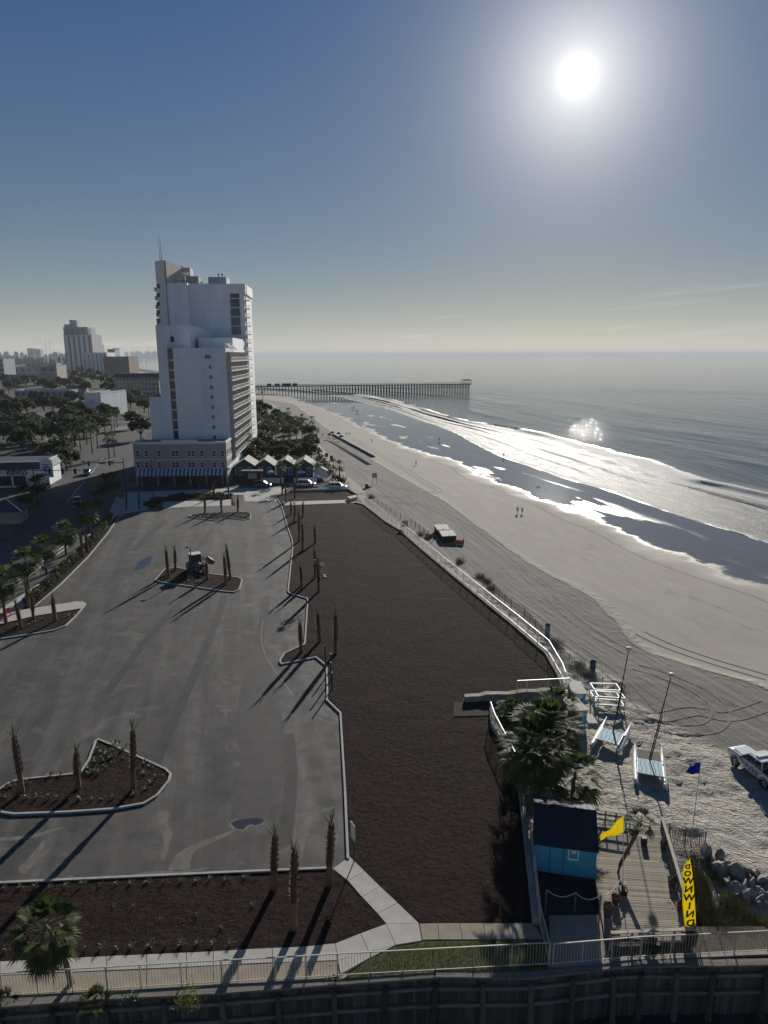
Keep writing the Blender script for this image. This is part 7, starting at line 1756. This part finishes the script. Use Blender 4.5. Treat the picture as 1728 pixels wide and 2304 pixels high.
def signal_mast(label, px, py, top, px2, items):
    p = g(px, py); h = hgt(p, top); q = at_y(px2, top, p.y); L = q.x - p.x; o = thing('signal_mast', label, 'traffic signal', p); mb = MB(); mb.tube([(0, 0, 0), (0, 0, h + 1.2)], [.16, .1], 8); mb.build('pole', 'metal_dark', o)
    mb = MB(); mb.tube([(0, 0, h), (L, 0, h + .1)], [.1, .06], 6); mb.build('mast_arm', 'metal_dark', o)
    for f_, kind in items:
        x_ = L * f_
        if kind == 'signal':
            mb = MB(); box3(mb, x_ - .19, x_ + .19, -.25, .05, h - .75, h + .45); s_ = mb.build('signal_head', 'black_paint', o)
            mb = MB()
            for z_ in (h + .25, h - .12, h - .5): mb.lathe([(0, 0), (.13, 0), (.15, -.12), (.13, -.12)], 10, (x_, -.26, z_), 'Y')
            mb.build('signal_lens', 'metal_dark', s_)
        elif kind == 'yellow':
            mb = MB(); box3(mb, x_ - .46, x_ + .46, -.12, -.08, h + .05, h + .5); s_ = mb.build('yellow_sign', 'sign_yellow', o); mb = MB(); box3(mb, x_ - .46, x_ + .46, -.12, -.08, h - .38, h + .045); mb.build('sign_plate', 'white_paint', s_)
            mb = MB(); box3(mb, x_ - .3, x_ - .1, -.135, -.115, h - .22, h - .05); box3(mb, x_ + .08, x_ + .34, -.135, -.115, h - .22, h - .05); mb.build('sign_mark', 'black_paint', s_)
        elif kind == 'green':
            mb = MB(); box3(mb, x_ - .85, x_ + .85, -.12, -.08, h - .3, h + .28); s_ = mb.build('street_sign', 'sign_green', o); mb = MB(); box3(mb, x_ - .75, x_ - .5, -.135, -.115, h - .15, h + .15); box3(mb, x_ - .2, x_ + .2, -.135, -.115, h - .1, h + .1); box3(mb, x_ + .5, x_ + .75, -.135, -.115, h - .15, h + .15); mb.build('sign_mark', 'white_paint', s_)
    return o
cloth('c', 'sign_yellow', c=(.80, .62, .05), tr=.3); mk('sign_green', (.02, .28, .14), .5, .1, 3)
signal_mast('signal mast with yellow signs and a green street sign over the street', 284, 1112, 1041, 186, ((.97, 'yellow'), (.85, 'signal'), (.52, 'green'), (.34, 'signal'), (.27, 'yellow')))
signal_mast('near signal mast reaching over the street from the shop side', 84, 1138, 1059, 182, ((.35, 'signal'), (.62, 'signal'), (.88, 'signal')))
# far masts on the skyline
for x, top, lb in ((107, 764, 'left one of two thin masts on the far left skyline'), (115, 767, 'right one of two thin masts on the far left skyline')):
    p = g(x, 812); h = hgt(p, top); o = thing('radio_mast', lb, 'mast', p); mb = MB(); mb.tube([(0, 0, 0), (0, 0, h)], [1.0, .8], 6); mb.build('mast', 'metal_grey', o)
# construction fence in orange
mk('orange_net', (.55, .14, .09), .8, .2, 3)
for k, (x, y, lb) in enumerate(((206, 1222, 'orange barrier by the kerbside strip'), (4, 1396, 'left one of two orange barriers at the left edge'), (18, 1385, 'right one of two orange barriers at the left edge'))):
    o = thing('road_barrier', lb, 'barrier', g(x, y, .1), R(20)); mb = MB(); box3(mb, -.3, .3, 0, .06, .35, 1.0); mb.build('panel', 'orange_plastic', o); mb = MB(); box3(mb, -.34, -.28, -.2, .26, 0, 1.05); box3(mb, .28, .34, -.2, .26, 0, 1.05); mb.build('leg', 'orange_plastic', o)
# barrels, two-post sign, litter bin
mk('barrel_blue', (.035, .10, .17), .6, .35, 3); mk('barrel_grey', (.22, .27, .31), .6, .3, 3)
BAR = [(.0, 0), (.29, 0), (.30, .02), (.29, .29), (.305, .31), (.29, .33), (.29, .58), (.305, .6), (.29, .62), (.30, .87), (.27, .88), (.26, .80), (0, .78)]
for x, y, m_, lb in ((1231.5, 1427, 'barrel_grey', 'grey-blue barrel on the sand behind the sea wall, farther one'), (1333, 1512, 'barrel_blue', 'dark blue barrel on the sand above the tussock, nearer one')):
    o = thing('trash_barrel', lb, 'barrel', gb(x, y)); mb = MB(); mb.lathe(BAR, 16); mb.build('barrel', m_, o, smooth=True); mb = MB(); mb.lathe([(.31, .84), (.32, .9), (.30, .92)], 16); mb.build('rim', 'metal_dark', o); o.scale = (1.05, 1.05, 1.4)
o = thing('litter_bin', 'square dark bin on the sand at the street end', 'bin', gb(825, 1098)); mb = MB(); box3(mb, -.4, .4, -.4, .4, 0, 1.0); mb.build('bin', 'metal_dark', o); mb = MB(); box3(mb, -.45, .45, -.45, .45, 1.0, 1.1); mb.build('lid', 'dark_wood', o)
o = thing('beach_sign', 'pale two-post notice board on the sand at the street end', 'sign', gb(843, 1088)); h = 2.9
for x_ in (-.5, .5): mb = MB(); mb.tube([(x_, 0, 0), (x_, 0, h)], .05, 6); mb.build('post', 'old_wood', o)
mb = MB(); box3(mb, -.65, .65, -.08, -.03, 1.6, h); mb.build('board', 'grey_stucco', o)
for k, (x, y) in enumerate(((735, 1030), (746, 1036))):
    o = thing('beach_bin', '%s dark box bin at the inner beach edge near the grove' % ('upper', 'lower')[k], 'bin', gb(x, y)); mb = MB(); box3(mb, -.5, .5, -.4, .4, .3, 1.6); mb.build('bin', 'dark_wood', o); mb = MB(); box3(mb, -.4, -.3, -.1, .1, 0, .3); box3(mb, .3, .4, -.1, .1, 0, .3); mb.build('leg', 'dark_wood', o)
# storage boxes with orange netting
zb_ = lambda x, y: (960 + x / 16.59, 1160 + y / 16.59)
for lb, f0, f1, f2 in (('farther of two dark storage boxes with pale tops on the sand', zb_(400, 760), zb_(870, 760), zb_(740, 570)), ('nearer of two dark storage boxes with pale tops on the sand', zb_(590, 1010), zb_(1100, 1000), zb_(950, 790))):
    a, b, c = gb(*f0), gb(*f1), gb(*f2); d = b - a; o = thing('storage_box', lb, 'box', a, math.atan2(d.y, d.x), 'storage boxes on the sand'); v = Matrix.Rotation(-math.atan2(d.y, d.x), 4, 'Z') @ (c - b); w_, dx, dy, h = d.length, v.x, v.y, 1.15
    mb = MB(); mb.hexa([(0, 0, 0), (w_, 0, 0), (w_ + dx, dy, 0), (dx, dy, 0), (0, 0, h), (w_, 0, h), (w_ + dx, dy, h), (dx, dy, h)]); mb.build('box', 'dark_wood', o); e = .06
    mb = MB(); mb.hexa([(-e, -e, h), (w_ + e, -e, h), (w_ + dx + e, dy + e, h), (dx - e, dy + e, h), (-e, -e, h + .08), (w_ + e, -e, h + .08), (w_ + dx + e, dy + e, h + .08), (dx - e, dy + e, h + .08)]); mb.build('lid', 'peeling_paint', o)
    mb = MB(); mb.tube([(w_ * .5, .15, h + .05), (w_ * .5, .15, h + .4)], .05, 6); mb.build('lid_post', 'metal_dark', o)
for k, pts in enumerate((((455, 1186 - 0), (0, 0)),)): pass
def netting(label, pts, h):
    P = [gb(*p) for p in pts]; o = thing('safety_net', label, 'netting', P[0], 0, 'orange safety nets'); 
    for a, b in zip(P, P[1:]): mb = MB(); mb.quad(a - P[0], b - P[0], b - P[0] + Vector((.1, 0, h)), a - P[0] + Vector((.1, 0, h))); n_ = mb.build('net', 'orange_net', o); md = n_.modifiers.new('t', 'SOLIDIFY'); md.thickness = .02
    for p in P: mb = MB(); mb.tube([p - P[0], p - P[0] + Vector((0, 0, h + .1))], .03, 5); mb.build('stake', 'old_wood', o)
netting('orange net slumped on the sand right of the storage boxes', [zb_(1000, 1060), zb_(1380, 1090), zb_(1390, 850)], .8); netting('orange net slumped on the sand left of the storage boxes', [zb_(-60, 800), zb_(120, 860), zb_(330, 700)], .8)
# ------------------------------------------------------------------ beach umbrellas, people
mk('umbrella_blue', (.025, .07, .14), .8, .2, 2); 
um = MB(); um.lathe([(0, 2.5), (.3, 2.38), (.7, 2.1), (1.02, 1.75), (1.04, 1.62), (.7, 2.0), (0, 2.4)], 8); UM = um.mesh('canopy', 'umbrella_blue'); um = MB(); um.tube([(0, 0, -.3), (0, 0, 2.3)], .03, 6); UP = um.mesh('pole', 'white_trim')
ch = MB(); ch.box((0, 0, .3), (.6, 1.7, .06)); ch.box((0, -.8, .5), (.6, .06, .5)); 
for x_ in (-.25, .25):
    for y_ in (-.7, .7): ch.box((x_, y_, .15), (.06, .06, .3))
CH = ch.mesh('lounger', 'hull_white')
row_a, row_b = (751, 990), (838, 1040)
for k in range(22):
    f_ = k / 21; p = gb(row_a[0] + (row_b[0] - row_a[0]) * f_, row_a[1] + (row_b[1] - row_a[1]) * f_ ** 1.0)
    o = thing('beach_umbrella', 'dark blue umbrella in the long row on the beach', 'umbrella', p, k * .7, 'row of beach umbrellas'); put('pole', UP, o); put('canopy', UM, o)
for k, (x, y) in enumerate(((742, 988), (748, 983), (762, 985), (768, 992))):
    o = thing('beach_umbrella', 'dark blue umbrella in the cluster at the far end of the row', 'umbrella', gb(x, y), k, 'cluster of beach umbrellas'); put('pole', UP, o); put('canopy', UM, o)
mk('skin', (.34, .20, .14), .6, .1, 5); mk('cloth_dark', (.03, .032, .04), .85, .2, 4); mk('cloth_red', (.16, .035, .03), .85, .2, 4); mk('cloth_navy', (.03, .04, .09), .85, .2, 4); mk('hair_dark', (.03, .022, .018), .7, .2, 6)
def person_mesh(pose, top):
    J = {'pel': (0, 0, .95), 'chest': (0, .02, 1.28), 'neck': (0, .02, 1.47), 'head': (0, .03, 1.60), 'crown': (0, .02, 1.72)}
    Rr = {'pel': .15, 'chest': .165, 'neck': .06, 'head': .105, 'crown': .08}
    E_ = [('pel', 'chest'), ('chest', 'neck'), ('neck', 'head'), ('head', 'crown')]
    for s, n in ((-1, 'l'), (1, 'r')):
        st_p = {'stand': (.0, .02), 'walk': (.26 * s, .0), 'wide': (.02, .0), 'bend': (.05 * s, 0), 'sit': (0, 0)}[pose]
        if pose == 'sit': leg = [(.1 * s, .05, .30), (.12 * s, .42, .42), (.13 * s, .62, .08), (.13 * s, .74, .04)]
        else: leg = [(.1 * s, 0, .90), (.11 * s + (.08 * s if pose == 'wide' else 0), st_p[0] * .5 + .03, .48), (.11 * s + (.16 * s if pose == 'wide' else 0), st_p[0] - .02, .08), (.12 * s + (.16 * s if pose == 'wide' else 0), st_p[0] + .12, .04)]
        arm = [(.19 * s, .02, 1.40), (.25 * s, .0 - st_p[0] * .5, 1.13), (.25 * s, .06 - st_p[0] * .9, .90), (.25 * s, .1 - st_p[0] * .9, .80)]
        if pose == 'sit': arm = [(x_, y_ + .02, z_ - .60) for x_, y_, z_ in arm]
        for nm, pts, rs in (('leg', leg, (.095, .065, .045, .04)), ('arm', arm, (.06, .045, .035, .035))):
            prev = 'pel' if nm == 'leg' else 'chest'
            for i, (p_, r_) in enumerate(zip(pts, rs)): k_ = nm + n + str(i); J[k_] = p_; Rr[k_] = r_; E_.append((prev, k_)); prev = k_
    if pose == 'sit':
        for k_ in ('pel', 'chest', 'neck', 'head', 'crown'): x_, y_, z_ = J[k_]; J[k_] = (x_, y_ - .05, z_ - .66)
    if pose == 'bend':
        for k_ in list(J):
            if not k_.startswith('leg') and k_ != 'pel': x_, y_, z_ = J[k_]; dz = z_ - .95; J[k_] = (x_, y_ + dz * .75, .95 + dz * .62)
    ks = list(J); me = bpy.data.meshes.new('body'); me.from_pydata([J[k_] for k_ in ks], [(ks.index(a), ks.index(b)) for a, b in E_], [])
    o = bpy.data.objects.new('body', me); COL.objects.link(o); sk = o.modifiers.new('skin', 'SKIN'); sk.use_smooth_shade = True; o.modifiers.new('sub', 'SUBSURF').levels = 1
    for i, k_ in enumerate(ks): v = me.skin_vertices[0].data[i]; v.radius = (Rr[k_], Rr[k_] * (.72 if k_ in ('chest', 'pel') else 1)); v.use_root = k_ == 'pel'
    dg = bpy.context.evaluated_depsgraph_get(); m2 = bpy.data.meshes.new_from_object(o.evaluated_get(dg)); bpy.data.objects.remove(o); m2.name = 'body'
    m2.materials.clear()
    for n_ in ('skin', top, 'cloth_dark', 'hair_dark'): m2.materials.append(MATS[n_])
    off = -.62 if pose == 'sit' else 0
    for p_ in m2.polygons:
        z_ = p_.center.z - off; p_.use_smooth = True
        if pose == 'bend': p_.material_index = 2 if z_ < .98 and z_ > .5 else (0 if z_ < .5 else 1)
        else: p_.material_index = 3 if z_ > 1.66 else 0 if z_ > 1.45 else 1 if z_ > .98 and abs(p_.center.x) < .23 else 2 if .52 < z_ <= .98 and abs(p_.center.x) < .2 else 0
    return m2
PB = {}
def person(px, py, pose, top, label, rz=0.0, s=1.0, ref=None):
    if (pose, top) not in PB: PB[(pose, top)] = person_mesh(pose, top)
    p = gb(px, py); o = put('person', PB[(pose, top)], None, p, rz, s); tag(o, label, 'person'); return o
person(1133, 1030, 'walk', 'cloth_dark', 'person in dark clothes walking in the foam at the swash line', .6); person(988, 993, 'stand', 'cloth_dark', 'person standing on the wet sand facing the sea', 0)
person(936, 1047, 'walk', 'cloth_navy', 'person striding across the dry sand right of the umbrella row', 2.2); person(837, 996, 'bend', 'cloth_dark', 'person bending over on the sand above the umbrella row', 1.0); person(726, 984, 'stand', 'cloth_dark', 'person standing left of the umbrella cluster', .3)
person(780, 978, 'sit', 'cloth_dark', 'left one of two people sitting on the sand behind the umbrellas', .5); person(786, 978, 'sit', 'cloth_red', 'right one of two people sitting on the sand behind the umbrellas', -.3)
for k, (x, y) in enumerate(((792, 922), (795, 919), (798, 918), (802, 928), (805.5, 928))):
    person(x, y, ('walk', 'stand', 'stand', 'stand', 'walk')[k], ('cloth_dark', 'cloth_navy', 'cloth_red', 'cloth_dark', 'cloth_navy')[k], '%s person of the group of five at the water edge far off' % ('first', 'second', 'third', 'fourth', 'fifth')[k], k)
mk('cloth_pale', (.42, .40, .36), .85, .1, 4); mk('hoop_dark', (.035, .03, .028), .8, .2, 3)
person(1164, 1156, 'walk', 'cloth_pale', 'left one of two walkers side by side on the smooth sand', 2.9); person(1174.5, 1156, 'walk', 'cloth_pale', 'right one of two walkers side by side on the smooth sand', 2.7, .9)
# driftwood in the wet patch
mb = MB(); mb.tube([(-.6, 0, .1), (0, .05, .25), (.7, 0, .08)], [.06, .14, .05], 6); mb.tube([(0, 0, .15), (.2, .1, .5)], [.07, .02], 5); o = mb.build('driftwood', 'hoop_dark'); o.location = gb(1211, 1097); tag(o, 'dark piece of driftwood lying in the bright wet patch', 'driftwood')
# ------------------------------------------------------------------ pier
mk('pier_wood', (.055, .052, .048), .9, .3, 2)
PA, PB_ = g(560, 888, SEA_Z), g(1058, 881, SEA_Z); pd = PB_ - PA; PL = pd.length; pz_ = hgt(PB_, 863)
pier = thing('fishing_pier', 'long dark wooden fishing pier on piles reaching out to sea', 'pier', PA, math.atan2(pd.y, pd.x))
mb = MB(); box3(mb, 0, PL, -2.6, 2.6, pz_ - SEA_Z - .9, pz_ - SEA_Z); mb.build('deck', 'pier_wood', pier)
H_ = pz_ - SEA_Z
for s in (-2.5, 2.5):
    mb = MB(); box3(mb, 0, PL, s - .06, s + .06, H_ + 1.0, H_ + 1.12); box3(mb, 0, PL, s - .04, s + .04, H_ + .5, H_ + .58)
    for i in range(int(PL / 4)): box3(mb, i * 4, i * 4 + .12, s - .06, s + .06, H_, H_ + 1.0)
    mb.build('railing', 'pier_wood', pier)
mb = MB(); mb.tube([(0, 0, -3), (0, 0, H_ - .4)], .24, 6); pm_ = mb.mesh('pile', 'pier_wood'); mb = MB(); mb.bar((0, -2.6, 1.6 + 2), (0, 2.6, H_ - 1), .14, .22); mb.bar((0, 2.6, 1.6 + 2), (0, -2.6, H_ - 1), .14, .22); mb.bar((0, -2.9, H_ - .65), (0, 2.9, H_ - .65), .3, .35); br = mb.mesh('cross_brace', 'pier_wood')
nb = 78
for i in range(nb):
    x_ = PL * (i + .3) / nb
    for y_ in (-2.3, 0, 2.3): put('pile', pm_, pier, (x_, y_, 0), rot=(0.02 * ((i * 7) % 5 - 2), 0, 0))
    put('cross_brace', br, pier, (x_, 0, 0))
mb = MB()
for i in range(nb - 1): x_ = PL * (i + .3) / nb; mb.bar((x_, -2.4, 3.6), (x_ + PL / nb, -2.4, H_ - .9), .1, .2); mb.bar((x_, -2.45, 3.8), (x_ + PL / nb, -2.45, 3.8), .12, .2)
mb.build('long_brace', 'pier_wood', pier)
rfz = hgt(PB_, 854) - SEA_Z; mb = MB(); box3(mb, PL - 9, PL + .5, -3.6, 3.6, H_ - .4, H_); 
for x_ in (PL - 8.5, PL - 4, PL): 
    for y_ in (-3.2, 3.2): mb.bar((x_, y_, H_), (x_, y_, rfz - .8), .2)
pv = mb.build('pavilion', 'pier_wood', pier); mb = MB(); mb.hexa([(PL - 9.6, -4.2, rfz - .9), (PL + 1, -4.2, rfz - .9), (PL + 1, 4.2, rfz - .9), (PL - 9.6, 4.2, rfz - .9), (PL - 7, -1, rfz + .3), (PL - 1.6, -1, rfz + .3), (PL - 1.6, 1, rfz + .3), (PL - 7, 1, rfz + .3)]); mb.build('pavilion_roof', 'dark_wood', pv)
for k, (a, b) in enumerate(((600, 608), (616, 626), (631, 650), (654, 664))):
    fa, fb_ = (a - 560) / 498 * PL, (b - 560) / 498 * PL; mb = MB(); box3(mb, fa, fb_, -1.5, 1.5, H_, H_ + 2.1); mb.build('shed', 'pier_wood', pier)
for k in range(9):
    mb = MB(); x_ = PL * (.12 + .1 * k); mb.tube([(x_, -2.4, H_), (x_, -2.4, H_ + 4)], .05, 5); mb.build('light_pole', 'pier_wood', pier)
# farther piers and a crane up the coast, left of the tower
def far_pier(label, pxa, pxb, py, deck):
    a, b = g(pxa, py, SEA_Z), g(pxb, py, SEA_Z); d = b - a; o = thing('distant_pier', label, 'pier', a, math.atan2(d.y, d.x), 'distant piers'); L = d.length; h = hgt(a, deck) - SEA_Z
    mb = MB(); box3(mb, 0, L, -4, 4, h - 1.2, h); mb.build('deck', 'pier_wood', o); n = max(6, int(L / 14)); mb = MB(); mb.tube([(0, 0, -3), (0, 0, h)], .7, 5); pm2 = mb.mesh('pile', 'pier_wood')
    for i in range(n): put('pile', pm2, o, (L * (i + .5) / n, 0, 0))
far_pier('nearer of the two distant piers left of the tower', 288, 331, 820, 812); far_pier('farther of the two distant piers left of the tower', 290, 352, 808, 804.5)
p = g(345, 806, SEA_Z); o = thing('crane', 'faint crane rising from the far pier left of the tower', 'crane', p); hh_ = hgt(p, 776); q = at_y(332, 776, p.y) - p; mb = MB(); mb.tube([(0, 0, 0), (q.x, 0, q.z)], [3.2, 2.0], 5); mb.build('boom', 'metal_grey', o); mb = MB(); mb.box((0, 0, 8), (14, 14, 16)); mb.build('cab', 'metal_grey', o)
# wooded skyline and far headland
def far_wood(name, label, pxa, pxb, base, top, seed, n=90, dep=60):
    rn = random.Random(seed); mb = MB(); A, B = g(pxa, base), g(pxb, base); d = B - A; h = hgt((A + B) / 2, top); step = d.length / n
    for i in range(n):
        c = A + d * ((i + rn.random()) / n); r = step * rn.uniform(.7, 1.3); hh2 = h * rn.uniform(.55, 1.05)
        mb.lathe([(r * .7, 0), (r * 1.1, hh2 * .45), (r * .8, hh2 * .8), (0, hh2)], 6, (c.x, c.y + rn.uniform(0, dep), -2))
    o = mb.build(name, 'tree_leaf'); tag(o, label, 'trees', None, 'stuff')
far_wood('wooded_skyline', 'long dark wooded skyline at the far left', -150, 152, 811, 789.5, 1, 130, 250); far_wood('wooded_skyline', 'nearer dark belt of trees below the left skyline', -150, 150, 820, 801, 3, 110, 150); far_wood('far_headland', 'faint wooded headland on the horizon left of the tower', 268, 350, 804, 788.5, 2, 46, 300)
# ------------------------------------------------------------------ small litter and bright scraps
for k, (x, y) in enumerate(((575, 1040), (582, 1055))):
    mb = MB(); mb.box((0, 0, .06), (.35, .25, .12), .4 * k); o = mb.build('paper_scrap', 'white_paint'); o.location = g(*z3(x, y), .12); tag(o, '%s white scrap on the mulch by the frond palm' % ('upper', 'lower')[k], 'litter')

# more low roofs in the town at left
for k, (x, y, wd, dp, h_, rh_, rf_, lb) in enumerate(((20, 915, 14, 9, 3.4, 1.8, 'brown_shingle', 'brown roofed house at the left edge among the oaks'), (135, 906, 12, 9, 3.4, 1.8, 'cream_shingle', 'cream roofed house right of the long motel'), (172, 884, 16, 10, 4.5, 2.2, 'brown_shingle', 'brown roofed house left of the slab building'), (30, 858, 26, 14, 6, 2.5, 'roof_membrane', 'grey roofed hall behind the far left oaks'), (175, 830, 30, 18, 7, 3, 'roof_membrane', 'grey roofed hall at the foot of the ribbed high-rise'), (120, 845, 24, 14, 6, 2, 'cream_shingle', 'cream roofed hall below the corner building'), (215, 905, 10, 8, 3, 1.6, 'cream_shingle', 'small cream roofed house behind the slab building'))):
    gable_house('town_house', lb, x, y, wd, dp, h_, rh_, 'house_wall', rf_, R(8 * (k % 3) - 8))
mk('car_park_pale', (.16, .155, .145), .9, .2, .4)
for pts in ([(60, 955), (160, 948), (240, 940), (240, 950), (160, 960), (60, 966)], [(0, 905), (150, 900), (150, 908), (0, 914)], [(250, 975), (330, 955), (330, 948), (255, 962)], [(100, 985), (170, 985), (190, 1000), (110, 1004)]):
    sheet('pavement', xy(pts), -.008, 'car_park_pale')
# ------------------------------------------------------------------ labels that single out things of a row or belt
ONE = ['', 'first', 'second', 'third', 'fourth', 'fifth', 'sixth', 'seventh', 'eighth', 'ninth', 'tenth', 'eleventh', 'twelfth', 'thirteenth', 'fourteenth', 'fifteenth', 'sixteenth', 'seventeenth', 'eighteenth', 'nineteenth']
TEN = ['', '', 'twent', 'thirt', 'fort', 'fift', 'sixt', 'sevent']
def ordinal(n):
    if n < 20: return ONE[n]
    return TEN[n // 10] + 'ieth' if n % 10 == 0 else TEN[n // 10] + 'y-' + ONE[n % 10]
def order(group, fmt, key=lambda o: o.location.x / o.location.y):
    L_ = sorted([o for o in COL.objects if o.get('group') == group], key=key)
    for i, o in enumerate(L_): o['label'] = fmt % ordinal(i + 1)
order('trees beside the street', '%s dark tree from the left in the belt near the bungalow and shop')
order('trees among the motels', '%s dark tree from the left in the belt among the motels')
order('distant trees below the skyline', '%s distant tree from the left below the left skyline')
order('palms along the upper street', '%s dark palm from the left along the upper street')
order('palms of the beach grove', '%s palm from the left in the grove between tower and beach')
order('palms by the bungalows', '%s slim palm from the left before the beach bungalows')
order('bushy trees of the beach grove', '%s bushy tree from the left in the grove between tower and beach')
order('dune bushes', '%s grey-green dune bush from the left by the sand fence')
order('row of beach umbrellas', '%s dark blue umbrella from the far end of the long row', key=lambda o: -o.location.y)
order('cluster of beach umbrellas', '%s dark blue umbrella from the left in the far cluster')
order('spiky plants along the walkway', '%s spiky plant from the left in the row along the near walkway')
order('spiky plants below the front kerb', '%s spiky plant from the left in the row below the front kerb')
order('spiky plants round the near left island', '%s spiky plant from the left round the rim of the near left island')
order('tufts in the front bed', '%s faint tuft from the left in the front bed')
order('plants on the tongue bed', '%s small plant from the left on the tongue bed')
order('hedge shrubs', '%s low shrub from the left in the hedge before the podium')
order('scrub under the broken wall', '%s dark scrub bush from the left under the broken wall')
order('tussocks along the sand fence', '%s dark grass tussock from the far end along the sea wall fence', key=lambda o: -o.location.y)
order('kerbside strip shrubs', '%s grey-green shrub from the near end of the kerbside strip', key=lambda o: o.location.y)
for s_ in ('large', 'middle-sized', 'small'): order('%s boulders of the rock pile' % s_, '%s ' + s_ + ' pale boulder from the left in the rock pile')
# ------------------------------------------------------------------ the air
t = bpy.data.materials.new('haze_air'); t.use_nodes = True; t.node_tree.nodes.clear()
vo = t.node_tree.nodes.new('ShaderNodeVolumePrincipled'); vo.inputs['Color'].default_value = (.90, .95, 1.0, 1)
vo.inputs['Density'].default_value = HAZE; vo.inputs['Anisotropy'].default_value = 0.0
ou = t.node_tree.nodes.new('ShaderNodeOutputMaterial'); t.node_tree.links.new(vo.outputs[0], ou.inputs['Volume'])
mb = MB(); mb.box((0, 20000, 45), (160000, 60000, 110)); hz = mb.build('haze', t); hz['kind'] = 'stuff'
